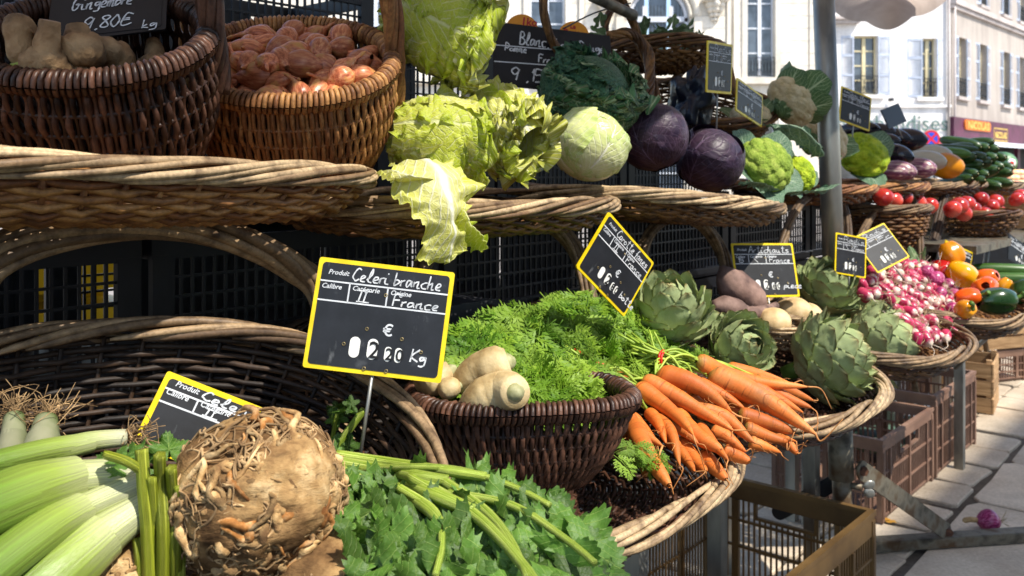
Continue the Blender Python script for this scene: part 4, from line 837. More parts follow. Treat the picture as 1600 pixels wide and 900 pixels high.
def leaf_fn(prof, width, layer=1., frill=.0, freq=9., flare=0., seed=0, nu=29, nv=34, cup=0., phi=0., vmax=1., edgepow=2.2, tint=.5, foldn=0):
    """leaf wrapped round the X axis. prof(V)->x,r ; width(V)->half angle"""
    U = np.linspace(-1, 1, nu); V = np.linspace(0.01, vmax, nv); x, r = prof(V); wd = width(V); A = phi + U[None] * wd[:, None]; r = (r * layer)[:, None] + 0 * U[None]; x = x[:, None] + 0 * U[None]
    e = np.clip(.03 + np.abs(U)[None] ** 2.6 * .9 + (V[:, None]) ** 6, 0, 1.3); sd = seed * 7.3
    arc = A * np.maximum(r, .02)
    n1 = 1.25 * vn(np.stack([arc * freq * 22, x * freq * 22, 0 * x + sd], -1), seed); n2 = vn(np.stack([arc * freq * 75, x * freq * 75, 0 * x + sd], -1), seed + 5); n3 = 1.3 * vn(np.stack([arc * freq * 34, x * freq * 34, 0 * x + sd + 9], -1), seed + 3)
    r2 = r + flare * np.clip(V[:, None] - .55, 0, 1) ** 2 + frill * e * (n1 + .6 * n2) + frill * .12 * n2 + cup * np.abs(U)[None] ** 2 * -1
    x2 = x + frill * e * .8 * n3; A2 = A + frill * e * n3 / np.maximum(r, .03) * .5
    X = np.stack([x2, r2 * np.cos(A2), r2 * np.sin(A2)], -1); return grid(U * .5 + .5, V / vmax if vmax < 1 else V, X, tint=tint)
def nprof(L, Rr, a=.10, b=.86, pw=.62):
    return lambda V: (V * L, Rr * np.sin(PI * np.clip(a + V * (b - a), .02, .98)) ** pw)
def napa(label, a, b, Rr, seed, roll=0., nl=9, frill=.016, group=None, flare=.08):
    L = (Vector(b) - Vector(a)).length; mw = along(a, b) @ Matrix.Diagonal((1 / L,) * 3 + (1,)) @ Matrix.Rotation(roll, 4, 'X'); t = root('chinese_cabbage', label, 'cabbage', mw=mw, group=group)
    pr = nprof(L, Rr); wf = lambda V: .5 + .55 * np.sin(PI * np.clip(V, 0, 1) ** .8 * .75)
    ob('head', leaf_fn(nprof(L * .93, Rr * .86), lambda V: PI + 0 * V, .96, .006, 1.2, 0, seed, 60, 40), M['napa'], t)
    for i in range(nl):
        ob('leaf', leaf_fn(pr, wf, .93 + .10 * i / nl, frill * (.8 + .5 * (i / nl)), 1. + .2 * (i % 2), flare * (.5 + i / nl), seed + i * 3, 41, 50, phi=i * 2.4, vmax=.9 + .12 * ((i * 7) % 5) / 5), M['napa'] if i % 3 else M['napa_green'], t)
    return t
def ball_prof(Rr, th0=.05, th1=.8, sq=1.):
    return lambda V: (-Rr * np.cos(PI * (th0 + V * (th1 - th0))) * sq, Rr * np.sin(PI * (th0 + V * (th1 - th0))))
def ballcab(name, label, c, Rr, axis, mat, nl=5, lift=.012, seed=1, roll=0., sq=.93, frill=.002, wid=1.15, group=None, th1=.72, net=None, core=None):
    ax = Vector(axis).normalized(); mw = along(c, Vector(c) + ax) @ Matrix.Rotation(roll, 4, 'X'); t = root(name, label, 'cabbage', mw=mw, group=group)
    V = sphere_raw(48, 30); X = V[0].copy(); X = X[:, [2, 0, 1]] * Rr * .965; X[:, 0] *= sq; X *= (1 + .018 * fbm(X / Rr * 2.2, seed)[:, None]); ob('head', (X, V[1], V[2], V[3], V[4]), M[core or mat], t)
    wf = lambda V: wid * (.35 + .75 * np.sin(PI * np.clip(V * .62 + .12, 0, 1)))
    for i in range(nl): ob('leaf', leaf_fn(ball_prof(Rr, .04, th1 + .06 * math.sin(i * 2.1), sq), wf, .985 + lift * (i + 1) / nl * 2, frill, .5, lift * 2.5, seed + i * 5, 41, 40, phi=i * 2 * PI / nl * 1.63), M[net or mat], t)
    return t
def fib(n):
    i = np.arange(n) + .5; z = 1 - 2 * i / n; a = PI * (1 + 5 ** .5) * i; r = np.sqrt(1 - z * z); return np.stack([r * np.cos(a), r * np.sin(a), z], -1)
def curd(Rr, nseed, amp, seed, flat=.72, nu=110, nv=70, n2=0, amp2=0., cover=.66):
    V = sphere_raw(nu, nv); d = V[0]; rs = np.random.RandomState(seed); out = np.ones(len(d))
    def cells(k, a):
        s = fib(k) + rs.randn(k, 3) * .25 / math.sqrt(k); s /= np.linalg.norm(s, axis=1)[:, None]; c = d @ s.T; mx = np.sort(c, 1); ang = np.arccos(np.clip(mx[:, -1], -1, 1)); r0 = 2.1 / math.sqrt(k); return a * np.sqrt(np.clip(1 - (ang / r0) ** 2, 0, 1))
    out = .93 + cells(nseed, amp) + (cells(n2, amp2) if n2 else 0) + .03 * fbm(d * 2, seed)
    X = d * out[:, None] * Rr; X[:, 2] *= np.where(X[:, 2] > 0, flat, .5); return (X, V[1], V[2], V[3], V[4])
def curd_mat(name, c1, c2, c3, bs=420):
    n = NT(name); v = n.co(); vo = n.n('ShaderNodeTexVoronoi'); n.l(v, vo.inputs['Vector']); vo.inputs['Scale'].default_value = bs; f = n.noise(v, 40, 3)
    col = n.ramp(f, (.3, c1), (.5, c2), (.72, c3)); col = n.mix(n.maprange(vo.outputs['Distance'], .3, .9, 0, .55), col, c1); return n.fin(col, .65, n.bump(n.math('MULTIPLY', vo.outputs['Distance'], -1.), .8, .003), .3, .0)
M['broc'] = curd_mat('green_floret', hx('5c7a1e'), hx('90a83c'), hx('b4c25c')); M['roman'] = curd_mat('yellow_green_floret', hx('6f8a08'), hx('a3b81a'), hx('c8d23a'), 300); M['cauli'] = curd_mat('cream_floret', hx('c2ae80'), hx('dccba0'), hx('ece0be'), 350)
def cauliflower(label, c, Rr, up=(0, 0, 1), mat='cauli', leaves=6, leafm='cauli_leaf', seed=1, nm='cauliflower', leafl=1.35, nseed=40, n2=420, group=None, roll=0., out=.55):
    u = Vector(up).normalized(); mw = u.to_track_quat('Z', 'Y').to_matrix().to_4x4(); mw.translation = Vector(c); mw = mw @ Matrix.Rotation(roll, 4, 'Z'); t = root(nm, label, nm, mw=mw, group=group)
    ob('curd', curd(Rr, nseed, .12, seed, n2=n2, amp2=.035), M[mat], t); ob('stem', tube([(0, 0, -Rr * .75), (0, 0, -Rr * .2)], [Rr * .25, Rr * .5], 14), M[leafm], t)
    for i in range(leaves):
        a = i * 2 * PI / leaves + seed; Ll = Rr * leafl * (.8 + .4 * ((i * 5) % 3) / 2); U = np.linspace(-1, 1, 21); V = np.linspace(0, 1, 24)
        wv = Rr * (.20 + .5 * np.sin(PI * V ** 1.1 * .92)); x = Rr * (.35 + .72 * np.sin(V * 1.5)) + Rr * out * V ** 3; z = -Rr * .6 + Ll * V * (1 - .25 * V)
        Y = U[None] * wv[:, None]; n1 = vn(np.stack([Y * 60, V[:, None] * 6 + 0 * Y, 0 * Y + i * 3.1], -1), seed); X_ = x[:, None] - .35 * Y ** 2 / Rr + Rr * .10 * n1 * np.abs(U)[None] ** 1.5; Z = z[:, None] + Rr * .05 * n1
        X = np.stack([X_ * math.cos(a) - Y * math.sin(a), X_ * math.sin(a) + Y * math.cos(a), Z], -1); ob('leaf', grid(U * .5 + .5, V, X), M[leafm], t)
    return t
def rootveg(path, radii, k=16, lump=.1, fr=18., seed=0, n=5, ring=0.):
    p = catmull(path, n); m = len(p); r = np.interp(np.linspace(0, 1, m), np.linspace(0, 1, len(radii)), radii); t = tube(p, r, k); V = t[0].copy(); cen = np.repeat(p, k, 0); nb = m * k; d = V[:nb] - cen
    f = 1 + lump * fbm(V[:nb] * fr, seed)[:, None]
    if ring: f = f - ring * np.repeat(np.abs(vn(np.stack([np.arange(m) * .9, 0 * np.arange(m), 0 * np.arange(m) + seed], -1), seed)), k)[:, None]
    V[:nb] = cen + d * f; return (V, *t[1:])
# ---- bulbs, fruits
def streak_mat(name, c1, c2, c3, st=(2, 14, 14), sc_=9, rough=.4, bump=.35, transl=0., coat=0., var=.15, bd=.001, dark=None):
    n = NT(name); tc = n.n('ShaderNodeTexCoord'); mp = n.n('ShaderNodeMapping'); n.l(tc.outputs['Object'], mp.inputs[0]); mp.inputs['Scale'].default_value = st; f = n.noise(mp.outputs[0], sc_, 5, .6); col = n.ramp(f, (.33, c1), (.5, c2), (.68, c3)); g = n.noise(tc.outputs['Object'], 35, 3)
    if dark is not None: col = n.mix(n.maprange(g, .55, .7), col, dark)
    col = n.hsv(col, n.maprange(n.rand(), 0, 1, 1 - var, 1 + var)); return n.fin(col, rough, n.bump(f, bump, bd), .45, transl, None, 0, coat)
M['shallot'] = streak_mat('shallot_skin', hx('8a4426'), hx('c0714c'), hx('dea070'), (6, 60, 60), 3, .34, .6, dark=hx('b88648'), var=.3)
M['shallot_dry'] = streak_mat('dry_shallot_skin', hx('8a5a2c'), hx('b98a52'), hx('d8b07a'), (6, 60, 60), 3, .4, .5, var=.15)
M['red_onion'] = streak_mat('red_onion_skin', hx('6a1440'), hx('9c2c62'), hx('c87a9c'), (5, 70, 70), 3, .28, .3, var=.2)
M['aub'] = pmat('black_aubergine_skin', hx('0c0810'), hx('1a1220'), 8, .22, 0, coat=.3, var=.2); M['aub_striped'] = streak_mat('striped_aubergine_skin', hx('4a1c3c'), hx('7c4a62'), hx('cdbaac'), (3, 40, 40), 3, .3, 0); M['aub_white'] = pmat('pale_aubergine_skin', hx('a39a86'), hx('c3baa6'), 6, .3, 0)
M['zuc'] = streak_mat('courgette_skin', hx('142a0c'), hx('26421a'), hx('3c5a28'), (2, 60, 60), 3, .32, .1); M['cuke'] = streak_mat('cucumber_skin', hx('2a4a14'), hx('3f6420'), hx('5a7c34'), (2, 60, 60), 3, .32, .1)
M['cut_pale'] = pmat('cut_stem_flesh', hx('8a8a5c'), hx('b0ae84'), 80, .6, .2); M['melon_y'] = pmat('orange_melon_skin', hx('b86a06'), hx('d88c10'), 9, .35, .1)
M['tomato'] = pmat('tomato_skin', hx('8e1c14'), hx('b8302a'), 9, .22, 0, c3=hx('c84a38'), coat=.3)
for k_, (a_, b_2) in dict(pep_y=('d89000', 'f0b408'), pep_o=('d04a04', 'e86a10'), pep_r=('a00c0c', 'c41814'), pep_g=('16300c', '24481a'), pep_a=('c87a08', 'dc9418')).items(): M[k_] = pmat('pepper_skin_' + {'y': 'yellow', 'o': 'orange', 'r': 'red', 'g': 'green', 'a': 'amber'}[k_[-1]], hx(a_), hx(b_2), 8, .2, 0, coat=.4, var=.05)
M['stem_green'] = pmat('green_stem', hx('3c5a1c'), hx('5f8030'), 30, .5, .2); M['dry'] = pmat('dry_husk', hx('8a6c44'), hx('b89a6c'), 60, .8, .3, tint=.25); M['hair'] = pmat('dry_root_hair', hx('8a7658'), hx('b9a67e'), 40, .9, 0, tint=.3)
n = NT('radish_skin'); tc_ = n.n('ShaderNodeTexCoord'); sp = n.n('ShaderNodeSeparateXYZ'); n.l(tc_.outputs['UV'], sp.inputs[0]); nz = n.noise(tc_.outputs['Object'], 60, 3)
M['radish'] = n.fin(n.hsv(n.ramp(n.math('ADD', sp.outputs[1], n.math('MULTIPLY_ADD', nz, .25, -.125)), (.0, hx('b83a5a')), (.70, hx('a81c48')), (.82, hx('dca8a8')), (.9, hx('e0cfbc'))), n.maprange(n.rand(), 0, 1, .8, 1.15)), .3, None, .5, .0, None, 0, .2)
def shallot_mesh(i):
    rs = np.random.RandomState(i); L = .062 + .018 * rs.rand(); w_ = .019 + .007 * rs.rand(); s = np.linspace(0, 1, 18); L *= 1.25; q_ = np.clip(s / .74, 0, 1); r = w_ * np.sin(PI * np.clip(q_, .02, .985)) ** .7 * (1 - .2 * q_) + .0016; r = np.where(s > .62, np.maximum(r * (1 - .5 * (s - .62)), .0034 - .0015 * s + .0018 * np.sin(s * 40 + i)), r); r[-1] = .0008
    bend = rs.randn() * .008
    def fn(X, a): X = X.copy(); X[..., 1:] *= (1 + .05 * np.sin(a * 2 + i))[None, :, None]; X[..., 1] += bend * np.sin(PI * s)[:, None]; X += .0012 * fbm(X * 60, i)[..., None]; return X
    return tomesh('shallot', lathe(np.stack([r, s * L - L / 2], -1), 18, fn))
def onion_raw(Rr=.026, k=20, seed=0):
    s = np.linspace(0, 1, 16); r = Rr * np.sin(PI * np.clip(s, .01, 1) ** .9) ** .7; r[-1] = .003; return lathe(np.stack([r, s * Rr * 2.1 - Rr], -1), k, lambda X, a: X * (1 + .02 * np.sin(a * 3 + seed))[None, :, None])
def onion(label, c, Rr, axis, group=None, seed=0, mat='red_onion', roots=True, stem=True):
    t = root('onion', label, 'onion', mw=along(c, Vector(c) + Vector(axis).normalized()), group=group); ob('bulb', onion_raw(Rr, 20, seed), M[mat], t); rs = np.random.RandomState(seed + 3)
    if stem: ob('dry_stalk', tube(catmull([(Rr, 0, 0), (Rr * 1.6, .003, .002), (Rr * 2.3, .006, -.004)], 4), [.006 * Rr / .026] * 8 + [.003], 7), M['dry'], t)
    if roots:
        m = MB()
        for i in range(16): d = rs.randn(3) * .6; d[0] = -abs(d[0]) - .6; d *= Rr * .45; m.addm(tube(catmull([(-Rr * .95, 0, 0), np.array([-Rr, 0, 0]) + d * .6, np.array([-Rr * 1.05, 0, 0]) + d + rs.randn(3) * Rr * .2], 4), .0006, 3, tint=rs.rand()))
        ob('roots', m, M['hair'], t)
    return t
def pepper(label, c, axis, Rr, L, mat, seed=0, roll=0.):
    Rr *= 1.12; L *= 1.12
    t = root('bell_pepper', label, 'pepper', mw=along(c, Vector(c) + Vector(axis).normalized()) @ Matrix.Rotation(roll, 4, 'X')); s = np.linspace(0, 1, 22); r = Rr * np.sin(PI * np.clip(.02 + s * .96, 0, 1)) ** .42 * (1 - .18 * s) ; r[0] *= .3; x = (s - .5) * L; x[:3] += np.array([.10, .035, .0]) * L * .8; x[-2:] -= np.array([.0, .05]) * L
    def fn(X, a): X = X.copy(); f = 1 - .13 * np.abs(np.cos(a * 1.5 + seed)) ** 6; X[..., 1:] *= f[None, :, None]; return X * (1 + .015 * fbm(X * 25, seed))[..., None]
    ob('body', lathe(np.stack([r, x], -1), 40, fn), M[mat], t); ob('stalk', tube(catmull([(-L * .40, 0, 0), (-L * .5, .002, .002), (-L * .62, .01, .006), (-L * .68, .02, .012)], 5), [.011, .006, .005, .005, .005, .005, .0052, .0055, .006, .006, .006, .0065, .0065, .007, .007, .007][:16], 8), M['stem_green'], t)
    return t
# ---- piles
def poisson(n, dmin, sampler, rs, tries=4000):
    out = []
    for _ in range(tries):
        p = sampler(rs)
        if p is None: continue
        if all((p[0] - q[0]) ** 2 + (p[1] - q[1]) ** 2 + (p[2] - q[2]) ** 2 > dmin * dmin for q in out): out.append(p)
        if len(out) >= n: break
    return out
def inpoly(x, y, poly):
    c = False; j = len(poly) - 1
    for i in range(len(poly)):
        xi, yi = poly[i]; xj, yj = poly[j]
        if (yi > y) != (yj > y) and x < (xj - xi) * (y - yi) / (yj - yi) + xi: c = not c
        j = i
    return c
# ================================================================ UPPER TIER
def into(mw, v): return mw @ Vector(v)
# shallots heaped in their basket
meshes = [shallot_mesh(i) for i in range(6)]
rs = np.random.RandomState(12); sbm = sb.matrix_basis
for lay, (zz, cnt, dm) in enumerate(((.152, 62, .0255), (.122, 30, .033))):
    pts = poisson(cnt, dm, lambda r: (lambda a, q: (math.cos(a) * q * (.122 - .03 * lay), math.sin(a) * q * (.112 - .028 * lay), 0))(r.rand() * 2 * PI, math.sqrt(r.rand())), rs, 3000)
    for i, (x, y, _) in enumerate(pts):
        q = math.hypot(x / .141, y / .13); z = zz + .035 * (1 - q * q) + rs.rand() * .008; me = meshes[rs.randint(6)]
        if not me.materials: me.materials.append(M['shallot'])
        o = ob('shallot', me, None, mw=sbm @ TRS((x, y, z), (rs.rand() * 6.3, rs.randn() * .3 - .12, rs.rand() * 6.3), .68 + .2 * rs.rand()), label='pinkish brown shallot in the heap in the honey brown basket', cat='shallot', group='shallots heaped in the basket')
# ginger
gm = gb.matrix_basis; M['ginger'] = pmat('ginger_skin', hx('5c4630'), hx('8a6c4a'), 22, .8, 1., 90, .004, c3=hx('a88a64'), st=(1, 1, 1)); rs = np.random.RandomState(5)
gp = [((35, 108), (70, 92), (128, 132), .022, 'long pale ginger root lying along the front of the dark basket'), ((90, 88), (125, 78), (160, 98), .024, 'fat ridged ginger root in the middle of the dark basket'), ((145, 62), (185, 92), (215, 130), .020, 'long rough ginger root sloping towards the right of the dark basket'),
      ((150, 105), (180, 125), (225, 142), .018, 'smooth pale ginger piece at the front rim of the dark basket'), ((50, 70), (75, 80), (90, 95), .020, 'short ginger piece behind the long one in the dark basket'), ((215, 100), (245, 100), (268, 108), .017, 'knobbly ginger end at the right inside the dark basket'), ((60, 110), (110, 120), (165, 135), .02, 'flat ginger root under the others in the dark basket')]
for i, (a, b, c, r_, lb) in enumerate(gp):
    pts = [np.array(Q(x, y, -1.03 + .03 * math.sin(i + j))) for j, (x, y) in enumerate((a, b, c))]; o = pts[1].copy(); pts = [p - o for p in pts]; t = root('ginger_root', lb, 'ginger', loc=o); ob('root', rootveg(pts, [r_ * .4, r_ * .85, r_ * .95, r_ * .7, r_ * .4], 20, .26, 34, i, 12, .20), M['ginger'], t)
    for s in (0,):
        d = rs.randn(3) * .012; d[2] = abs(d[2]) * .6; ob('knob', rootveg([pts[1] * .0, d * .9, d * 1.9 + [0, 0, .006]], [r_ * .7, r_ * .7, r_ * .5], 12, .15, 40, i + s * 5, 6), M['ginger'], t)
t = root('ginger_root', 'curled standing ginger root at the left rim of the dark basket', 'ginger', loc=Q(40, 70, -1.03)); o = np.array(Q(40, 70, -1.03)); pts = [np.array(Q(x, y, -1.03)) - o for x, y in ((48, 105), (34, 75), (30, 48), (48, 38))]; ob('root', rootveg(pts, [.012, .017, .015, .02, .012], 14, .15, 30, 3, 7), M['ginger'], t)
ob('paper_band', rootveg([pts[0] * .9 + pts[1] * .1, pts[0] * .55 + pts[1] * .45], [.0185, .0185], 14, .05, 30, 3, 4), pmat('green_yellow_label', hx('2f6a3c'), hx('b0a83a'), 60, .6, 0), t)
# tag helper for the dark slates: border of the same dark slate
tag('large black slate reading Gingembre 9,80 € kg inside the dark basket', P(84, -22, 1.12), P(262, -42, 1.14), P(88, 66, 1.06), '', full=False, slate='slate_dark', border='slate_dark', extra=(('Gingembre', .19, .50, .52, .22, .0075), ('9,80€', .30, .14, .42, .2, .0075), ('kg', .80, .05, .13, .14, .006), ("Reunion", .64, .92, .34, .11, .0055, 1.0)), seed=3)
# Chinese cabbages
napa('big Chinese cabbage on top, its frilled leaves curling over', Q(610, 0, -1.06), Q(770, 82, -.93), .076, 1, .4, 11, .014, flare=.07)
napa('Chinese cabbage lying lowest at the left, ribs pale, beside the shallot basket', Q(606, 205, -1.01), Q(760, 222, -.935), .062, 21, 1.0, 10, .014, flare=.07)
napa('bright green frilly Chinese cabbage beside the white cabbage', Q(735, 165, -1.08), Q(838, 232, -.93), .066, 41, 2.2, 12, .016, flare=.06)
# loose leaf hanging over the tray
def drape(label, spine, wid, seed, mat, nu=31, nv=60, frill=.012):
    p = catmull([q[:] for q in spine], 12); idx = np.linspace(0, len(p) - 1, nv); p = np.stack([np.interp(idx, np.arange(len(p)), p[:, k]) for k in range(3)], -1); o = p[0].copy(); p = p - o
    V = np.linspace(0, 1, nv); U = np.linspace(-1, 1, nu); w_ = np.interp(V, np.linspace(0, 1, len(wid)), wid); side = np.array([.80, .05, .0]) ; side = np.array([D.x, D.y, 0]) * .75 + np.array([1, 0, 0]) * .4; side /= np.linalg.norm(side); nn = np.array([N.x, N.y, .2])
    Y = U[None] * w_[:, None]; n1 = vn(np.stack([Y * 55, V[:, None] * 11 + 0 * Y, 0 * Y + seed], -1), seed); n2 = vn(np.stack([Y * 120, V[:, None] * 26 + 0 * Y, 0 * Y + seed], -1), seed + 2); e = np.abs(U)[None] ** 1.5
    out = frill * (1.2 * e + .22) * (n1 + .4 * n2) + .012 * np.cos(U * PI * 1.2)[None] ; Yy = Y * (1 + .16 * n1 * e) ; X = p[:, None] + Yy[..., None] * side + out[..., None] * nn; X[..., 2] += (.008 * n2 * e)
    t = root('cabbage_leaf', label, 'leaf', loc=o); ob('blade', grid(U * .5 + .5, V, X), M[mat], t); return t
drape('torn pale Chinese cabbage leaf hanging down over the tray rim', [Q(658, 250, -.93), Q(682, 278, -.885), Q(694, 320, -.865), Q(700, 360, -.86), Q(695, 395, -.865), Q(692, 412, -.87)], [.036, .056, .062, .056, .036, .028, .034, .030, .012], 3, 'napa')
drape('short curled strip of cabbage leaf beside the hanging leaf', [Q(715, 330, -.87), Q(728, 352, -.86), Q(745, 372, -.855), Q(752, 390, -.86)], [.014, .020, .016, .015, .006], 8, 'napa_green')
drape('wide cabbage leaf lying over the tray rim below the lowest head', [Q(600, 268, -.93), Q(650, 280, -.89), Q(735, 292, -.89)], [.008, .022, .028, .026, .01], 13, 'napa')
ballcab('white_cabbage', 'pale white cabbage sitting on the tray, lit at its front', Q(921, 228, -1.0), .0715, (.3, .35, .75), 'white_cab', 6, .011, 3, .5, frill=.005)
ballcab('red_cabbage', 'dark purple cabbage next to the white one, half in shade', Q(1020, 215, -1.04), .077, (-.2, .3, .8), 'red_cab', 6, .010, 9, 1.5, frill=.004)
ballcab('red_cabbage', 'dark purple cabbage beside the green broccoli, shiny and lit', Q(1109, 249, -1.0), .078, (.2, -.4, .7), 'red_cab', 6, .010, 15, .2, frill=.004)
# savoy
t = ballcab('savoy_cabbage', 'dark green savoy cabbage with crinkled leaves under the black slate', Q(920, 150, -1.12), .092, (.35, -.35, .6), 'savoy_dark', 0, .01, 4, .3, core='savoy_dark')
for i in range(11): ob('leaf', leaf_fn(ball_prof(.096, .1, .66 + .16 * ((i * 3) % 4) / 3), lambda V: 1.15 * (.3 + .8 * np.sin(PI * np.clip(V * .7 + .1, 0, 1))), .95 + .02 * i, .016, 1.6, .10, 60 + i, 41, 40, phi=i * 2.4), M['savoy' if i % 3 else 'savoy_dark'], t)
# broccoli, cauliflowers
cauliflower('round pale green broccoli head next to the red cabbage', Q(1196, 258, -.955), .0665, (.35, -.75, .45), 'broc', 5, 'blue_leaf', 2, 'broccoli', 1.0, 60, 700)
cauliflower('small yellow-green broccoli head touching the pole side of the bigger one', Q(1250, 272, -.965), .046, (.6, -.6, .3), 'roman', 3, 'blue_leaf', 4, 'broccoli', .9, 50, 400)
cauliflower('cream cauliflower at the back, lowest and leftmost', Q(1172, 182, -1.16), .055, (-.1, -.3, 1), 'cauli', 3, 'cauli_leaf', 5)
cauliflower('leafy cauliflower lying on its side with green leaves fanning out', Q(1235, 160, -1.08), .075, (.8, .3, .55), 'cauli', 8, 'cauli_leaf', 6, leafl=1.9, out=.2)
cauliflower('cream cauliflower behind the pole, topmost', Q(1262, 150, -1.2), .075, (.2, -.3, 1), 'cauli', 2, 'cauli_leaf', 7)
cauliflower('big cream cauliflower half hidden by the pole', Q(1283, 215, -1.10), .085, (.5, -.5, .5), 'cauli', 3, 'cauli_leaf', 8)
for lb, sp_, wd_, sd, mt in (('blue-green broccoli leaf curling above the broccoli head', [Q(1205, 195, -.99), Q(1240, 200, -.95), Q(1270, 225, -.94), Q(1282, 245, -.94)], [.02, .05, .055, .045, .02], 23, 'blue_leaf'),
                             ('blue-green leaf drooping over the tray rim in front of the pole', [Q(1225, 300, -.94), Q(1255, 300, -.92), Q(1285, 298, -.915), Q(1308, 288, -.91)], [.012, .022, .028, .025, .01], 29, 'blue_leaf'),
                             ('small blue-green leaf tucked below the broccoli head', [Q(1165, 285, -.93), Q(1185, 288, -.915), Q(1212, 298, -.92)], [.01, .02, .022, .01], 33, 'blue_leaf')):
    drape(lb, sp_, wd_, sd, mt, 21, 34, .009)
cauliflower('yellow-green romanesco just beyond the pole', Q(1346, 243, -1.12), .088, (.1, -.6, .6), 'roman', 3, 'blue_leaf', 11, 'romanesco', 1.0, 45, 300)
# aubergines
def fruit(name, label, cat, c, axis, Rr, L, mat, pw=.5, k=26, stem=None, seed=0, scar=False, group=None, taper=.25):
    t = root(name, label, cat, mw=along(c, Vector(c) + Vector(axis).normalized()), group=group); s = np.linspace(0, 1, 20); r = Rr * np.sin(PI * np.clip(.01 + s * .98, 0, 1)) ** pw * (1 - taper * (1 - s)); ob('body', lathe(np.stack([r, (s - .5) * L], -1), k, lambda X, a: X * (1 + .02 * fbm(X * 20, seed))[..., None]), M[mat], t)
    if stem: ob('stalk', tube([(-L * .47, 0, 0), (-L * .62, .004, .003)], [Rr * .4, Rr * .22], 10), M[stem], t)
    if scar: ob('blossom_scar', tube([(L * .49, 0, 0), (L * .505, 0, 0)], [Rr * .16, Rr * .10], 8), M['cut_pale'], t)
    return t
for i, (x, y, p, r_, L, mt, lb) in enumerate(((1342, 203, -1.12, .036, .14, 'aub', 'black aubergine furthest back above the romanesco'), (1372, 206, -1.10, .036, .13, 'aub', 'black aubergine at the back, between two others'), (1378, 222, -1.07, .036, .13, 'aub', 'dark aubergine with a brown sheen resting behind the romanesco'), (1392, 212, -1.06, .034, .14, 'aub', 'black aubergine topmost by the blank slate'),
        (1411, 218, -1.03, .046, .16, 'aub', 'largest black aubergine on top of the pile'), (1394, 240, -1.0, .040, .14, 'aub', 'black aubergine in front, above the striped ones'), (1390, 268, -.97, .03, .12, 'aub_striped', 'striped aubergine half hidden at the left of the pair'), (1402, 266, -.95, .036, .12, 'aub_striped', 'plump striped aubergine with its pale scar towards the aisle'), (1432, 262, -.96, .040, .13, 'aub_striped', 'striped purple aubergine next to the pale ones'),
        (1448, 250, -1.0, .040, .14, 'aub_white', 'pale cream aubergine in front of its twin'), (1456, 242, -1.03, .044, .15, 'aub_white', 'pale cream aubergine at the back beside the courgettes'))):
    fruit('aubergine', lb, 'aubergine', Q(x, y, p - .12), (.75 + .2 * math.sin(i * 2), -.5, -.12 + .1 * math.cos(i * 3)), r_ * 1.13, L * 1.1, mt, stem='stem_green', seed=i, scar='striped' in mt)
fruit('melon', 'orange-yellow melon between the aubergines and the courgettes', 'melon', Q(1478, 259, -1.09), (.9, -.4, -.1), .057, .14, 'melon_y', .5, scar=True, taper=.05)
zl = 'dark green courgette in the heap on the upper tier'; k = 0; rs = np.random.RandomState(2)
for row, (y, xs) in enumerate(((285, (1490, 1510, 1530, 1548)), (271, (1497, 1514, 1532, 1549)), (259, (1503, 1520, 1537, 1551)), (246, (1492, 1510, 1528, 1544)), (234, (1488, 1512, 1530)), (224, (1525, 1500)))):
    for x in xs: fruit('courgette', 'dark courgette in the %s row of the heap, %s from the left' % (('bottom', 'second', 'third', 'fourth', 'fifth', 'top')[row], ('first', 'second', 'third', 'fourth')[xs.index(x)]), 'courgette', Q(x + rs.randn() * 2, y + rs.randn(), -1.10 - row * .02), (.62 + rs.randn() * .12, -.75, rs.randn() * .10), .029 + rs.rand() * .006, .19, 'zuc', .28, 16, None, k, True, 'courgettes heaped on the upper tier', .15); k += 1
fruit('courgette', 'long courgette lying across the top of the heap towards the pale aubergines', 'courgette', Q(1480, 231, -1.14), (1, -.1, -.05), .020, .26, 'zuc', .35, 16, 'stem_green', 5)
fruit('courgette', 'lighter courgette lying across in front, its stalk end to the left', 'courgette', Q(1482, 238, -1.12), (.95, -.3, -.1), .027, .18, 'cuke', .35, 16, 'stem_green', 6)
# slates of the upper tier
tg = tag('wide black slate reading Blanc, Choux Rouge above the savoy cabbage', P(768, 33, 1.92), P(953, 56, 2.0), P(752, 130, 1.86), '', full=False, slate='slate_dark', border='slate_dark', seed=5, extra=(('Blanc,', .22, .68, .25, .2, .0055), ('houx,Rouge', .52, .70, .42, .14, .005), ('Pomme', .10, .55, .18, .12, .005), ('France', .37, .42, .22, .13, .005), ('9 ,15', .14, .10, .26, .2, .006), ('€', .5, .1, .06, .12, .006)), lines=((.01, .62, .6, .66), (.01, .36, .55, .40)))
def disc_label(label, c, r_, words, seed):
    t = root('round_label', label, 'sign', loc=c); ob('disc', slab_raw(np.array([(r_ * math.cos(a), 0, r_ * math.sin(a)) for a in np.arange(28) * 2 * PI / 28]), .002), pmat('orange_card', hx('d8860c'), hx('e89a18'), 9, .5, 0) if 'orange_card' not in bpy.data.materials else bpy.data.materials['orange_card'], t, smooth=False)
    for s, x, z, h in words: ob('printed_word', font_mesh(s, h, 0, .0006), bpy.data.materials['red_print'] if 'red_print' in bpy.data.materials else pmat('red_print', hx('a8101c'), hx('c01828'), 9, .5, 0), t, mw=Matrix.Translation((x, -.001, z)) @ Matrix.Rotation(.12, 4, 'Y'), smooth=False)
disc_label('round orange label reading La Botte above the wide slate', P(896, 58, 2.02), .036, (('La', -.008, .020, .014), ('Botte', -.024, .005, .021)), 1)
disc_label('round orange label with red letters at the left edge of the wide slate', P(815, 48, 2.0), .037, (('1ko', -.002, .014, .024), ('s', -.033, .006, .02)), 2)
tag('tall grey slate standing in the big basket above the red cabbages', P(1106, 63, 1.98), P(1145, 70, 2.07), P(1092, 143, 1.96), 'Radis', stick=.10, seed=7, orig='Fr', unit='')
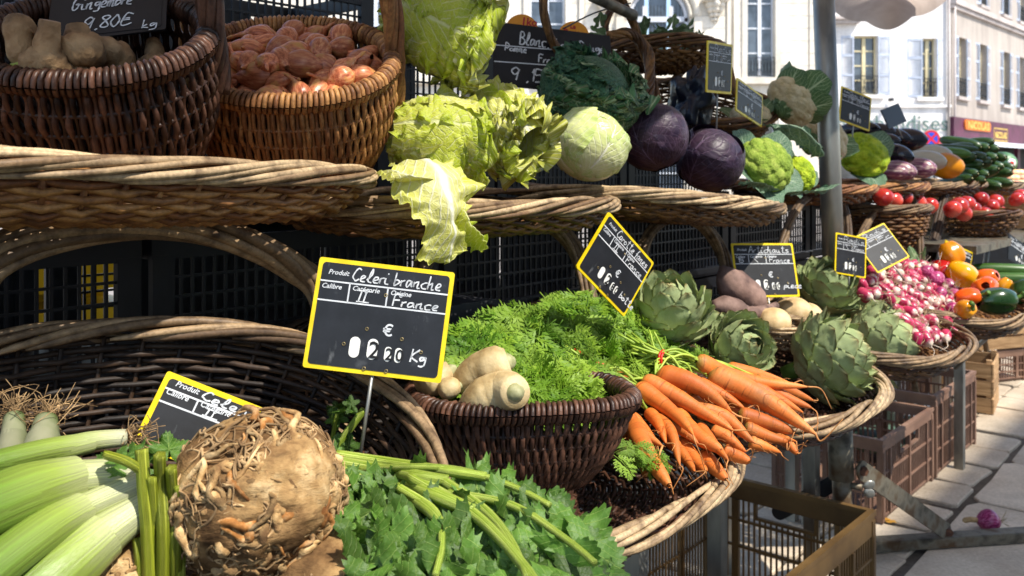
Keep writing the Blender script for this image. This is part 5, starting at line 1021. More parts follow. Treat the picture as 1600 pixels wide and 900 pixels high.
tag('grey slate leaning behind the leafy cauliflower', P(1152, 121, 2.15), P(1192, 150, 2.27), P(1149, 172, 2.13), 'Chou', seed=8, unit='')
tag('black slate with yellow edge standing beyond the pole over the aubergines', P(1315, 134, 3.0), P(1362, 153, 3.08), P(1312, 188, 2.98), 'Chou fleur', seed=9, slate='slate_dark', stick=.06)
tag('plain dark slate turned sideways above the aubergines', P(1376, 172, 3.2), P(1404, 161, 3.32), P(1386, 203, 3.18), '', full=False, slate='slate_dark', border='slate_dark', seed=1, stick=.05)
# big basket behind, dark bag, hanging basket of greens
basket('deep_wicker_basket', 'big brown wicker basket leaning behind the red cabbages', Matrix.Translation(Q(1085, 235, -1.33)) @ Matrix.Rotation(ROT - .5, 4, 'Z') @ Matrix.Rotation(.5, 4, 'X'), .21, .14, [(.02, 0), (.6, .003), (.8, .02), (.92, .09), (1, .15)], 2.1, 40, .0095, .0045, (WB, WB), rods=False, rimr=(.012, .012))
bag = root('crumpled_bag', 'crumpled dark blue plastic bag in the big basket', 'bag', loc=Q(1080, 160, -1.15)); V = sphere_raw(40, 26); X = V[0] * [.045, .045, .075]; X *= (1 + .45 * fbm(V[0] * 2.6, 8)[:, None]); ob('bag', (X, *V[1:]), pmat('dark_blue_film', hx('0a0f1c'), hx('182236'), 12, .3, .5, 50, .003), bag)
hgm = Matrix.Translation(Q(1035, 112, -1.30)) @ Matrix.Rotation(ROT - .6, 4, 'Z') @ Matrix.Rotation(-.08, 4, 'X'); hgb = basket('hanging_basket', 'shallow dark wicker basket of green leaves hanging above the savoy cabbage', hgm, .17, .13, [(.02, 0), (.5, .01), (.8, .03), (1, .055)], 2., 30, .011, .005, (WB, WB), rods=False)
rope_handle(hgb, [(-.15, 0, .05), (-.16, 0, .13), (-.10, -.02, .24), (-.02, -.02, .27)], M[WB], rs, .0045, 6, 1.5)
arch_ = root('basket_handle', 'brown twisted willow handle rising over the savoy cabbage', 'handle'); rope_handle(arch_, [Q(905, 130, -1.2)[:], Q(862, 60, -1.2)[:], Q(850, -10, -1.2)[:], Q(880, -60, -1.2)[:], Q(940, -50, -1.2)[:], Q(985, 25, -1.2)[:], Q(1000, 70, -1.2)[:], Q(1018, 115, -1.18)[:], Q(1030, 170, -1.14)[:]], M[WB], rs, .0042, 6, 2.5, 'twisted_rods')
o_ = root('wooden_bar', 'short round wooden bar crossing the handle at the top of the picture', 'bar'); ob('bar', tube([Q(925, -6, -1.18), Q(990, 24, -1.18)], .013, 12), M['steel_old'], o_); ob('wire', tube(catmull([Q(985, 5, -1.19)[:], Q(930, 20, -1.2)[:], Q(880, 45, -1.2)[:]], 5), .002, 5), M['iron'], o_)
arch_2 = root('basket_handle', 'pair of twisted willow handles beside the tall grey slate', 'handle'); rope_handle(arch_2, [Q(1050, 135, -1.3)[:], Q(1068, 108, -1.3)[:], Q(1100, 95, -1.3)[:], Q(1135, 100, -1.28)[:], Q(1150, 150, -1.25)[:]], M[WB], rs, .005, 6, 1.5, 'twisted_rods')
arch_3 = root('basket_handle', 'knotted willow handle lying over the rim behind the savoy cabbage', 'handle'); rope_handle(arch_3, [Q(950, 60, -1.22)[:], Q(985, 52, -1.2)[:], Q(1010, 80, -1.18)[:], Q(1015, 130, -1.16)[:], Q(1012, 170, -1.12)[:]], M[WB], rs, .0052, 7, 2.0, 'twisted_rods')
def leaf_blade(L, W, lob=5, depth=.35, ser=.10, nr=8, na=60, seed=0, fold=.15):
    """flat lobed leaf, base at origin, pointing +X, normal +Z"""
    rs_ = np.random.RandomState(seed); a = np.linspace(-PI * .94, PI * .94, na); cx = L * .42
    ph = a; r = (1 - depth * (.5 - .5 * np.cos(ph * lob)) * (1 - .2 * np.cos(ph))) * (1 - ser * np.abs(np.sin(ph * lob * 3.5 + seed))) * (1 + .08 * rs_.randn())
    tipx = np.cos(ph) * (.58 + .05 * rs_.randn()) * L; tipy = np.sin(ph) * W * .5; q = np.linspace(0, 1, nr)[:, None]
    X = cx * q * 0 + cx + tipx * r * q; Y = tipy * r * q; Z = fold * np.abs(Y) * -.6 + .10 * W * vn(np.stack([X / L * 5, Y / W * 5, 0 * X + seed], -1), seed) * q + .05 * L * -(X / L) ** 2 + .012 * W * np.cos(ph * lob * 1.)[None] * q * 8 * .3
    P_ = np.stack([X, Y, Z], -1); U = .5 + Y / W * .9; Vv = np.clip(X / L, 0, 1); g_ = grid(np.zeros(na), np.zeros(nr), P_); uv = np.stack([U, Vv], -1).reshape(-1, 2); return (g_[0], g_[1], g_[2], uv, g_[4])
rs = np.random.RandomState(9); gl = MB()
for i in range(60):
    x, y = rs.randn(2) * [.075, .06]; gl.addm(leaf_blade(.05, .04, seed=i % 5, na=30, nr=4), TRS((x, y, .06 + .03 * rs.rand() + .02), (rs.randn() * .6, rs.randn() * .6, rs.rand() * 6.3)))
go = ob('salad_leaves', gl, M['savoy'], mw=hgm, label='heap of green and yellow salad leaves in the hanging basket', cat='salad', kind='stuff')
# ================================================================ LOWER TIER
# ---- globe artichokes
n = NT('artichoke_bract'); tc_ = n.n('ShaderNodeTexCoord'); sp = n.n('ShaderNodeSeparateXYZ'); n.l(tc_.outputs['UV'], sp.inputs[0]); U = n.math('ABSOLUTE', n.math('MULTIPLY_ADD', sp.outputs[0], 2., -1.)); nz = n.noise(tc_.outputs['Object'], 55, 4); fb = n.noise(n.co('UV', (40, 2, 1)), 2, 3)
col = n.ramp(sp.outputs[1], (.0, hx('c8cc98')), (.35, hx('b0ba84')), (.8, hx('98a870')), (1., hx('a49c64'))); col = n.mix(n.maprange(fb, .4, .7, 0, .45), col, hx('b4c09c')); col = n.mix(n.maprange(nz, .55, .72, 0, .4), col, hx('788e68'))
tip = n.maprange(n.math('ADD', sp.outputs[1], n.math('MULTIPLY_ADD', nz, .12, -.06)), .94, 1.0); col = n.mix(n.math('MULTIPLY', tip, .8), col, hx('6b4a20')); edge = n.maprange(U, .9, 1.); col = n.mix(n.math('MULTIPLY', edge, .5), col, hx('8f9440')); col = n.hsv(col, n.maprange(n.rand(), 0, 1, .85, 1.15))
M['bract'] = n.fin(col, .55, n.bump(n.math('ADD', fb, nz), .25, .001), .3, .08)
def bract_mesh(L, W, cup, notch, seed):
    U = np.linspace(-1, 1, 11); V = np.linspace(0, 1, 13); w_ = W * np.interp(V, [0, .25, .5, .7, .85, .94, 1], [.62, .92, 1., .86, .56, .32, .05]); 
    Y = U[None] * w_[:, None]; X = V[:, None] * L + 0 * Y - notch * L * .0; Z = -cup * (U[None] ** 2) * w_[:, None] + (-.22 * L * (V[:, None]) ** 2) + .03 * L * vn(np.stack([Y * 60, X * 60, 0 * X + seed], -1), seed)
    Z = Z + .10 * L * np.clip(V[:, None] - .8, 0, 1) * 2; g = grid(U * .5 + .5, V, np.stack([X, Y, Z], -1)); th = g[0].copy(); th[:, 2] -= .0022 * np.repeat(1 - V * .75, 11) ; nn = len(th)
    q2 = g[1][:, ::-1] + nn; bd = [(i * 11, (i + 1) * 11) for i in range(12)] ; e = [(a, a + nn, b + nn, b) for a, b in bd] + [(b + 10, b + 10 + nn, a + 10 + nn, a + 10) for a, b in bd]
    return tomesh('bract', (np.concatenate([g[0], th]), np.concatenate([g[1], q2, np.array(e)]), g[2], np.concatenate([g[3], g[3]]), np.concatenate([g[4], g[4]])))
brs = [bract_mesh(1., .34 + .03 * i, .32, .1, i) for i in range(3)]
for b_ in brs: b_.materials.append(M['bract'])
def artichoke(label, c, axis, Rr, seed=0, opened=.15, n_=46, el=1.1, roll=0.):
    ax = Vector(axis).normalized(); mw = ax.to_track_quat('Z', 'Y').to_matrix().to_4x4(); mw.translation = Vector(c); mw = mw @ Matrix.Rotation(roll, 4, 'Z'); t = root('globe_artichoke', label, 'artichoke', mw=mw); rs = np.random.RandomState(seed)
    V = sphere_raw(20, 14); ob('heart', (V[0] * [Rr * .72, Rr * .72, Rr * .80 * el], *V[1:]), M['bract'], t); ob('stem', tube([(0, 0, -Rr * 1.25), (0, 0, -Rr * .6)], [Rr * .20, Rr * .26], 12), M['stem_green'], t)
    for i in range(n_):
        f = (i + .5) / n_; th = PI * (.10 + .62 * f ** .85) + rs.randn() * .02; ph = i * 2.39996 + rs.randn() * .05       # th: polar angle of the bract's middle from the tip
        L = Rr * (.52 + .60 * math.sin(PI * min(1, f * 1.0 + .05)) ** .6) * (1 + .06 * rs.randn()); rad = Rr * (.74 + .26 * f) * (1 + .01 * rs.randn())
        base = th + .46 * L / rad; pos = Vector((rad * math.sin(base) * math.cos(ph), rad * math.sin(base) * math.sin(ph), rad * el * math.cos(base)))
        tang = Vector((-math.cos(base) * math.cos(ph), -math.cos(base) * math.sin(ph), math.sin(base))); nor = Vector((math.sin(base) * math.cos(ph), math.sin(base) * math.sin(ph), math.cos(base)))
        tilt = opened * f + .07 * rs.randn() * (.3 + f) + .16; x = (tang * math.cos(tilt) + nor * math.sin(tilt)).normalized(); z = (nor - x * nor.dot(x)).normalized(); y = z.cross(x)
        Mx = Matrix((x, y, z)).transposed().to_4x4(); Mx.translation = pos * .93; ob('bract', brs[i % 3], None, t, mw=Mx @ Matrix.Diagonal((L, L * (1.05 + .25 * f), L, 1)))
    return t
artichoke('pale green globe artichoke standing beside the carrot tag, its top facing up', Q(1047, 492, -.90), (-.15, -.35, 1), .066, 1, .24, 50, 1.05, 1.)
artichoke('globe artichoke with tightly curled purple-tinged leaves behind the carrots', Q(1152, 545, -.83), (.45, -.75, .35), .058, 2, .14, 54, .95, .4)
artichoke('biggest globe artichoke at the front of the tray, pointing to the aisle', Q(1292, 562, -.76), (.85, -.30, .38), .080, 3, .16, 66, 1.12, .2)
artichoke('globe artichoke right behind the biggest one, pointing to the aisle', Q(1368, 540, -.80), (.9, -.2, .22), .080, 4, .15, 58, 1.1, 1.1)
artichoke('globe artichoke lying above the front ones, next to the radishes', Q(1362, 492, -.90), (.9, -.25, .1), .066, 5, .15, 54, 1.15, .7)
artichoke('pale sunlit globe artichoke at the foot of the pole', Q(1290, 455, -.96), (.2, -.5, .8), .072, 6, .22, 52, 1.0, 2.)
# ---- sweet potatoes and small celeriac / round roots
M['sweet'] = pmat('purple_brown_root_skin', hx('57423c'), hx('7c6258'), 22, .75, .6, 120, .002, c3=hx('94786c'), st=(1, 1, 1))
M['rootball'] = pmat('tan_root_skin', hx('a98a5e'), hx('c9ac7c'), 22, .7, .5, 110, .0015, c3=hx('d9c096'), var=.05)
def root_thing(name, label, cat, pts, radii, mat, lump=.1, fr=20, seed=0, k=18, n=6, ring=0.):
    o = np.array(pts[len(pts) // 2]); t = root(name, label, cat, loc=o); ob('root', rootveg([np.array(p) - o for p in pts], radii, k, lump, fr, seed, n, ring), M[mat], t); return t
root_thing('sweet_potato', 'large pointed purple-brown sweet potato leaning up against the back', 'sweet potato', [Q(1127, 416, -1.02), Q(1140, 438, -1.0), Q(1168, 468, -.98), Q(1188, 488, -.96)], [.006, .026, .042, .046, .040, .022], 'sweet', .1, 18, 3)
root_thing('sweet_potato', 'smaller purple-brown sweet potato lying below the pointed one', 'sweet potato', [Q(1112, 478, -.98), Q(1135, 482, -.96), Q(1165, 492, -.94), Q(1190, 496, -.93)], [.012, .026, .030, .020, .010], 'sweet', .1, 18, 5)
root_thing('sweet_potato', 'thin dark root trailing from the sweet potatoes towards the tan roots', 'sweet potato', [Q(1165, 492, -.93), Q(1190, 486, -.93), Q(1212, 478, -.94)], [.016, .013, .010], 'sweet', .12, 30, 7)
for lb, x, y, p, r_, s_ in (('round tan root in front, in the little basket', 1208, 503, -.90, .038, 3), ('round tan root behind, beneath the artichoke tag', 1240, 487, -.94, .042, 4), ('round tan root half hidden by the artichoke leaves', 1262, 492, -.93, .034, 8)):
    V = sphere_raw(30, 20); X = V[0] * r_ * [1.1, 1, .88]; X *= (1 + .05 * fbm(V[0] * 2.2, s_)[:, None]); o = root('round_root', lb, 'root', loc=Q(x, y, p)); ob('root', (X, *V[1:]), M['rootball'], o)
basket('small_basket', 'small pale wicker basket under the tan roots', Matrix.Translation(Q(1226, 540, -.90)) @ Matrix.Rotation(ROT, 4, 'Z') @ Matrix.Rotation(.1, 4, 'X'), .085, .06, [(.02, 0), (.7, .004), (.9, .03), (1, .045)], 2.1, 26, .009, .004, (WP, WP), rods=False, rimr=(.008, .008))
# ---- dark basket: daikon radishes
M['daikon'] = pmat('daikon_skin', hx('8a7048'), hx('b39c70'), 22, .55, .6, 120, .0018, c3=hx('cdb98e'), var=.05, sss=.1)
def daikon(label, pts, radii, seed):
    t = root_thing('white_radish', label, 'radish', pts, radii, 'daikon', .035, 22, seed, 22, 9, .03); o = Vector(t.location); d = (Vector(pts[-1]) - Vector(pts[-2])).normalized(); e = Vector(pts[-1]) - o
    ob('leaf_scar', rootveg([e - d * .008, e + d * .003, e + d * .009], [radii[-1] * .75, radii[-1] * .55, radii[-1] * .2], 14, .2, 90, seed, 3), M['cut_pale'], t)
    return t
daikon('upper of the two white radishes lying in the dark basket', [Q(712, 612, -.80), Q(728, 598, -.79), Q(755, 580, -.77), Q(778, 572, -.75), Q(795, 566, -.74)], [.010, .018, .024, .026, .027, .026, .018], 3)
daikon('lower of the two white radishes, its leaf scar facing out of the dark basket', [Q(722, 640, -.76), Q(745, 625, -.745), Q(770, 615, -.73), Q(790, 612, -.715), Q(806, 613, -.690)], [.010, .018, .024, .025, .026, .025, .019], 5)
daikon('pale round radish end peeping out beside the celery tag', [Q(660, 600, -.82), Q(680, 590, -.82), Q(703, 578, -.81)], [.016, .022, .021, .013], 8)
daikon('small pale radish at the left end of the dark basket', [Q(690, 612, -.80), Q(703, 606, -.79), Q(716, 603, -.785)], [.010, .014, .013, .009], 9)
# ---- carrots
n = NT('carrot_skin'); v = n.co('Object', (26, 3, 3)); f = n.noise(v, 6, 4, .65); tc_ = n.n('ShaderNodeTexCoord'); g = n.noise(tc_.outputs['Object'], 16, 4, .6); col = n.ramp(n.noise(tc_.outputs['Object'], 8, 3), (.35, hx('b85c20')), (.5, hx('d6762c')), (.68, hx('e49550')))
lines = n.maprange(f, .58, .74, 0, .8); col = n.mix(lines, col, hx('6e3412')); col = n.mix(n.maprange(g, .5, .72, 0, .6), col, hx('6a4a2c')); sp = n.n('ShaderNodeSeparateXYZ'); n.l(tc_.outputs['UV'], sp.inputs[0]); col = n.mix(n.maprange(sp.outputs[1], .0, .06, .8, 0), col, hx('6d7a2c')); col = n.hsv(col, n.maprange(n.rand(), 0, 1, .68, 1.15))
M['carrot'] = n.fin(col, .58, n.bump(n.math('MULTIPLY', f, -1.), .8, .0016), .4, 0, None, 0, 0, .12)
M['carrot_tail'] = pmat('carrot_rootlet', hx('a86a34'), hx('c48a50'), 40, .7, .2)
def carrot_p(x, y, dy=0): return -.80 + .17 * (y - 580) / 170 + .125 * (x - 1000) / 270 + dy
CR = [(970, 583, 1037, 700, 38, .0, 0), (995, 603, 1083, 683, 30, .012, 0), (1002, 593, 1147, 673, 32, .010, 0), (1025, 585, 1143, 645, 38, .012, 0), (1075, 602, 1150, 650, 26, -.004, 0), (1087, 598, 1165, 640, 26, -.008, 0), (1108, 585, 1277, 677, 44, .006, 0), (1088, 563, 1263, 608, 32, .022, 0),
      (1150, 590, 1255, 645, 28, -.010, 0), (1177, 592, 1272, 625, 26, -.02, 0), (1057, 643, 1127, 707, 34, -.012, 1), (993, 665, 1047, 757, 36, -.018, 1), (1013, 643, 1043, 693, 22, -.010, 0), (1040, 660, 1093, 693, 24, -.012, 0), (1063, 687, 1103, 737, 24, -.03, 1), (1097, 710, 1135, 748, 28, -.04, 1),
      (1110, 673, 1167, 703, 26, -.02, 0), (1130, 703, 1172, 722, 26, -.035, 1), (1090, 640, 1183, 687, 32, -.004, 0), (1153, 647, 1240, 675, 28, -.01, 1), (1163, 667, 1230, 690, 24, -.02, 1), (1170, 690, 1220, 707, 22, -.03, 0), (1213, 683, 1248, 707, 20, -.03, 1), (1043, 680, 1070, 710, 24, -.03, 1), (987, 647, 1027, 700, 18, -.012, 0), (972, 665, 1007, 707, 26, -.03, 1),
      (960, 615, 1000, 690, 30, -.035, 1), (1040, 615, 1120, 690, 30, -.030, 0), (1120, 625, 1200, 680, 30, -.030, 0), (1010, 700, 1045, 730, 22, -.05, 1), (1180, 625, 1262, 668, 26, -.02, 0), (1075, 620, 1142, 668, 24, .0, 0), (1200, 605, 1268, 640, 24, -.005, 0), (1020, 650, 1068, 722, 24, -.015, 0), (1092, 665, 1138, 722, 22, -.012, 0), (1150, 620, 1246, 690, 24, -.012, 0), (985, 700, 1012, 742, 22, -.03, 1), (1135, 575, 1240, 600, 24, -.02, 0), (1060, 700, 1085, 738, 20, -.03, 0)]
words = ['leftmost', 'second from the left', 'third from the left, reaching to the lower right', 'slender, on top of the middle', 'short, in the gap near the top', 'short and dark, near the top', 'longest and thickest, on top at the right', 'topmost, lying nearly level', 'under the topmost one', 'at the far back, thin tail curling up']
ordn = 'first second third fourth fifth sixth seventh eighth ninth tenth eleventh twelfth thirteenth fourteenth fifteenth sixteenth seventeenth eighteenth nineteenth twentieth twenty-first twenty-second twenty-third twenty-fourth twenty-fifth twenty-sixth twenty-seventh twenty-eighth twenty-ninth'.split()
for i, (x0, y0, x1, y1, w_, dp, blunt) in enumerate(CR):
    a, b = Q(x0, y0, carrot_p(x0, y0, dp)), Q(x1, y1, carrot_p(x1, y1, dp)); L = (b - a).length; rr = w_ / FPX * a.y / 2 * .97; rs = np.random.RandomState(i)
    s = np.linspace(0, 1, 30); prof_ = np.interp(s, [0, .015, .05, .12, .4, .75, .92, 1], [.25, .6, .9, 1, .93, .68, .5, .22] if blunt else [.25, .6, .92, 1, .84, .52, .27, .06]) * rr; bd = rs.randn() * .07 * L; bd2 = rs.randn() * .045 * L
    def fn(X, a_): X = X.copy(); X[..., 1:] *= (1 + .035 * vn(np.stack([s * 14, 0 * s, 0 * s + i], -1), i))[:, None, None]; X[..., 1] += (bd * np.sin(PI * s))[:, None]; X[..., 2] += (bd2 * np.sin(PI * s * 1.3))[:, None]; return X
    lb = ('orange carrot of the bunch, ' + words[i]) if i < len(words) else '%s orange carrot of the lower layer, its tip %s from the left' % ('blunt' if blunt else 'tapered', ordn[sorted(CR[10:], key=lambda q: q[2]).index(CR[i])])
    t = root('carrot', lb, 'carrot', mw=along(a, b) @ Matrix.Diagonal((1 / L,) * 3 + (1,)) @ Matrix.Rotation(rs.rand() * 6, 4, 'X'), group='bunched carrots on the tray'); ob('root', lathe(np.stack([prof_, s * L], -1), 18, fn), M['carrot'], t)
    e = np.array([L * .99, 0, bd2 * math.sin(PI * 1.3)]); m = MB(); tl = L * (.06 if blunt else .22) * (.6 + .8 * rs.rand())
    tailp = catmull([e, e + [tl * .5, rs.randn() * .006, rs.randn() * .006], e + [tl, rs.randn() * .016, rs.randn() * .016]], 6); m.addm(tube(tailp, np.linspace(.10 if not blunt else .09, .02, len(tailp)) * rr * (1 if blunt else .8) + .0003, 5))
    for q in range(3): u_ = .3 + .6 * rs.rand(); aa = rs.rand() * 6; pr = np.interp(u_, s, prof_); bs_ = np.array([u_ * L, bd * math.sin(PI * u_) + math.cos(aa) * pr, bd2 * math.sin(PI * u_ * 1.3) + math.sin(aa) * pr]); m.addm(tube(catmull([bs_, bs_ + np.array([.004, math.cos(aa) * .008, math.sin(aa) * .008]), bs_ + np.array([.012, math.cos(aa) * .013, math.sin(aa) * .01])], 3), .0004, 3))
    ob('rootlets', m, M['carrot_tail'], t, kind='stuff')
# ---- carrot greens
def frond_raw(seed, L=.075):
    rs = np.random.RandomState(seed); m = MB(); V = []; T = []
    def blade(p, d, nrm, l, w_):
        s_ = np.cross(d, nrm); b = len(V); V.extend([p, p + d * l * .45 + s_ * w_, p + d * l, p + d * l * .45 - s_ * w_]); T.append((b, b + 1, b + 2, b + 3))
    nrm = np.array([0, 0, 1.]); sp_ = catmull([(0, 0, 0), (L * .5, rs.randn() * L * .05, L * .05), (L, rs.randn() * L * .1, -L * .12)], 6); dd = np.gradient(sp_, axis=0)
    for i in range(2, 12):
        p = sp_[i]; f = i / 12; lp = L * .46 * math.sin(PI * min(.95, f * .75 + .22)); fw = dd[i] / np.linalg.norm(dd[i])
        for s in (-1, 1):
            side = np.cross(nrm, fw) * s; d = fw * .62 + side * .78 + nrm * rs.randn() * .18; d /= np.linalg.norm(d)
            for j in range(4):
                q = p + d * lp * (.22 + .24 * j); sd = np.cross(nrm, d); lq = lp * (.42 - .05 * j)
                for s2 in (-1, 1): e = d * .75 + sd * s2 * .6 + nrm * rs.randn() * .25; e /= np.linalg.norm(e); blade(q, e, nrm, lq, lq * .17)
            blade(p + d * lp * .15, d, nrm, lp * .95, lp * .045); blade(p + d * lp * .8, d, nrm, lp * .35, lp * .07)
    m.add(np.array(V), np.array(T)); m.addm(tube(sp_, np.linspace(.0011, .0004, len(sp_)), 3)); return m.raw()
n = NT('carrot_leaf'); tn = n.attr(); f = n.noise(n.co(), 14, 3); col = n.ramp(tn, (0, hx('3f6a16')), (.5, hx('6a9422')), (1, hx('9ab83e'))); col = n.mix(n.maprange(f, .4, .65, 0, .5), col, hx('a9c45a')); M['carrot_leaf'] = n.fin(col, .5, None, .3, .4)
fr = [frond_raw(i) for i in range(6)]
def greens(label, poly, count, pf, seed, dirs, scale=(.75, 1.25), thick=.03):
    rs = np.random.RandomState(seed); m = MB(); xs = [p[0] for p in poly]; ys = [p[1] for p in poly]; c = 0
    while c < count:
        x, y = rs.uniform(min(xs), max(xs)), rs.uniform(min(ys), max(ys))
        if not inpoly(x, y, poly): continue
        p = pf(x, y) + rs.randn() * thick * .4 - abs(rs.randn()) * thick * .5; o = Q(x, y, p); d = Vector(dirs(x, y)) + Vector(rs.randn(3) * .45); d.normalize(); nr = Vector((N.x * .6, N.y * .6, .8)) + Vector(rs.randn(3) * .35); nr = (nr - d * nr.dot(d)).normalized(); yv = nr.cross(d)
        Mx = Matrix((d, yv, nr)).transposed().to_4x4(); s = rs.uniform(*scale); Mx = Mx @ Matrix.Diagonal((s, s, s, 1)); Mx.translation = o - d * .035 * s; m.addm(fr[rs.randint(6)], Mx, float(np.clip(.45 + .55 * float(vn(np.array([o[:]]) * 26, 3)[0]) + rs.randn() * .16, 0, 1))); c += 1
    return ob('carrot_leaves', m, M['carrot_leaf'], label=label, cat='carrot leaves', kind='stuff')
gpf = lambda x, y: -.735 - .25 * (640 - y) / 175 - .03 * math.sin((x - 700) / 320 * PI) * 0
greens('feathery green carrot leaves heaped between the price tags', [(700, 540), (745, 512), (790, 500), (830, 492), (870, 480), (905, 468), (955, 478), (1000, 505), (1040, 545), (1060, 572), (1010, 585), (945, 580), (915, 628), (850, 632), (812, 618), (800, 580), (760, 550), (715, 585), (700, 600)], 620, gpf, 4, lambda x, y: (-.4 + (x - 850) / 300, -.7, -.35))
greens('bright carrot leaf tuft spilling over the rim of the dark basket', [(800, 590), (900, 570), (935, 600), (905, 630), (860, 638), (815, 628)], 110, lambda x, y: -.715 - .10 * (640 - y) / 100, 5, lambda x, y: (.2, -.6, -.5), (.7, 1.1), .02)
greens('feathery carrot leaves around the red tie of the right bunch', [(1010, 545), (1060, 545), (1100, 555), (1085, 575), (1020, 580)], 60, lambda x, y: -.80 - .1 * (580 - y) / 40, 6, lambda x, y: (-.8, -.2, -.1), (.5, .8), .02)
greens('dark carrot leaf scraps lying under the carrots on the tray', [(965, 690), (1010, 700), (1060, 720), (1030, 735), (970, 725)], 14, lambda x, y: -.66, 7, lambda x, y: (.5, -.5, -.1), (.4, .6), .01)
# leafy filling under the fronds so that the heap has a body
us = np.linspace(0, 1, 30); vs = np.linspace(0, 1, 16); tl_, tr__ = [(705, 545), (770, 515), (840, 503), (905, 482), (960, 492), (1010, 525), (1050, 562)], [(705, 600), (765, 625), (820, 632), (870, 632), (915, 622), (960, 590), (1060, 575)]
ta = catmull([(a, b, 0) for a, b in tl_], 6); tb = catmull([(a, b, 0) for a, b in tr__], 6); m_ = len(ta); X = np.zeros((16, m_, 3))
for i in range(m_):
    for j in range(16): x = ta[i, 0] * (1 - vs[j]) + tb[i, 0] * vs[j]; y = ta[i, 1] * (1 - vs[j]) + tb[i, 1] * vs[j]; X[j, i] = Q(x, y, gpf(x, y) - .045)
X += .008 * fbm(X * 60, 4)[..., None]; Xb = X + np.array([-N.x, -N.y, -.3]) * .05; g1 = grid(np.linspace(0, 1, m_), vs, X, tint=.15); mm = MB(); mm.addm(g1); g2 = grid(np.linspace(0, 1, m_), vs, Xb, tint=.15); mm.addm(g2); ob('carrot_stems', mm, M['carrot_leaf'], label='packed stems in the core of the carrot leaf heap', cat='carrot leaves', kind='stuff')
# stems between ties and crowns, and the red ties
rs = np.random.RandomState(8); M['stemg'] = pmat('carrot_stem', hx('7f9a2a'), hx('a8bc4a'), 20, .45, .2, tint=.25); M['redtie'] = pmat('red_rubber', hx('b01408'), hx('d02414'), 20, .4, .05)
ties = [((935, 587), [0, 1, 2, 12, 24, 26], 'left'), ((1032, 562), [3, 4, 5, 6, 7, 8, 9], 'right')]
for (tx, ty), idx, wd_ in ties:
    m = MB(); tp = Q(tx, ty, carrot_p(tx, ty, .01)); t = root('carrot_bunch_tie', 'red tie with pale green stems holding the %s bunch of carrots' % wd_, 'tie', loc=tp)
    for i in idx:
        x0, y0 = CR[i][:2]; c = Q(x0, y0, carrot_p(x0, y0, CR[i][5])) - tp
        for q in range(5):
            j = Vector(rs.randn(3) * .006); m.addm(tube(catmull([(c + Vector(rs.randn(3) * .003))[:], (c * .55 + Vector((0, 0, .008)) + j)[:], j[:], (j * 2 + Vector((-.05, .02, .012)) + Vector(rs.randn(3) * .012))[:]], 5), .0016 + .0008 * rs.rand(), 5, tint=rs.rand()))
    ob('stems', m, M['stemg'], t); ax_ = Vector((1, -.3, -.3)).normalized(); a1 = ax_.cross(Vector((0, 0, 1))).normalized(); a2 = ax_.cross(a1)
    for s in (0, .004): ob('red_band', tube([((a1 * math.cos(a) * .019 + a2 * math.sin(a) * .016) + ax_ * (s + .003 * math.sin(a * 2)))[:] for a in np.arange(20) * PI / 10], .0022, 6, True), M['redtie'], t)
tp = Q(928, 560, -.82); t = root('carrot_bunch_tie', 'thin red tie looping through the carrot leaves above the left bunch', 'tie', loc=tp); ob('red_band', tube(catmull([(-.03, .01, .012), (-.012, 0, .004), (.006, -.006, -.006), (.02, -.004, -.010)], 6), .0022, 6), M['redtie'], t)
# ---- celery bunch
rs = np.random.RandomState(21)
def stalk(pts, r, k=12, ribs=.10, taper=.7, tint=None):
    p = catmull([tuple(q) for q in pts], 8); m_ = len(p); t = tube(p, np.linspace(r, r * taper, m_), k); V = t[0].copy(); cen = np.repeat(p, k, 0); nb = m_ * k; j = np.tile(np.arange(k), m_); f = 1 + ribs * np.where(j % 2 == 0, 1, -1); V[:nb] = cen + (V[:nb] - cen) * f[:, None]; return (V, t[1], t[2], t[3], np.full(len(V), rs.rand() if tint is None else tint))
cel = root('celery_bunch', 'bunch of green celery, stalks to the left, leaves fanning out in front', 'celery', loc=P(700, 800, .88)); co_ = np.array(cel.location)
for (pts, w_) in (([(528, 725), (590, 735), (650, 745), (700, 752)], 24), ([(530, 742), (600, 748), (670, 770), (740, 800)], 26), ([(525, 712), (600, 722), (690, 735), (760, 745)], 18), ([(535, 760), (600, 765), (660, 790), (700, 830)], 20), ([(640, 745), (720, 790), (770, 830), (830, 900), (850, 940)], 17), ([(690, 750), (760, 800), (800, 850), (825, 905)], 15), ([(560, 735), (640, 730), (720, 735), (800, 760), (860, 790)], 12), ([(620, 760), (680, 800), (690, 850), (680, 900)], 12), ([(700, 770), (800, 790), (880, 840), (930, 880)], 12)):
    yy = lambda y: .925 - (y - 720) * .00085; q = [np.array(P(x, y, yy(y) - (.0 if x < 620 else .055))) - co_ for x, y in pts]; ob('stalk', stalk(q, w_ / FPX * .9 / 2), M['celery_stalk'], cel)
lv = [tomesh('celery_leaf', leaf_blade(1., .95 + .15 * (i % 3), 5, [.44, .52, .48][i % 3], .19, 9, 97, i, .18)) for i in range(6)]
for l_ in lv: l_.materials.append(M['celery_leaf'])
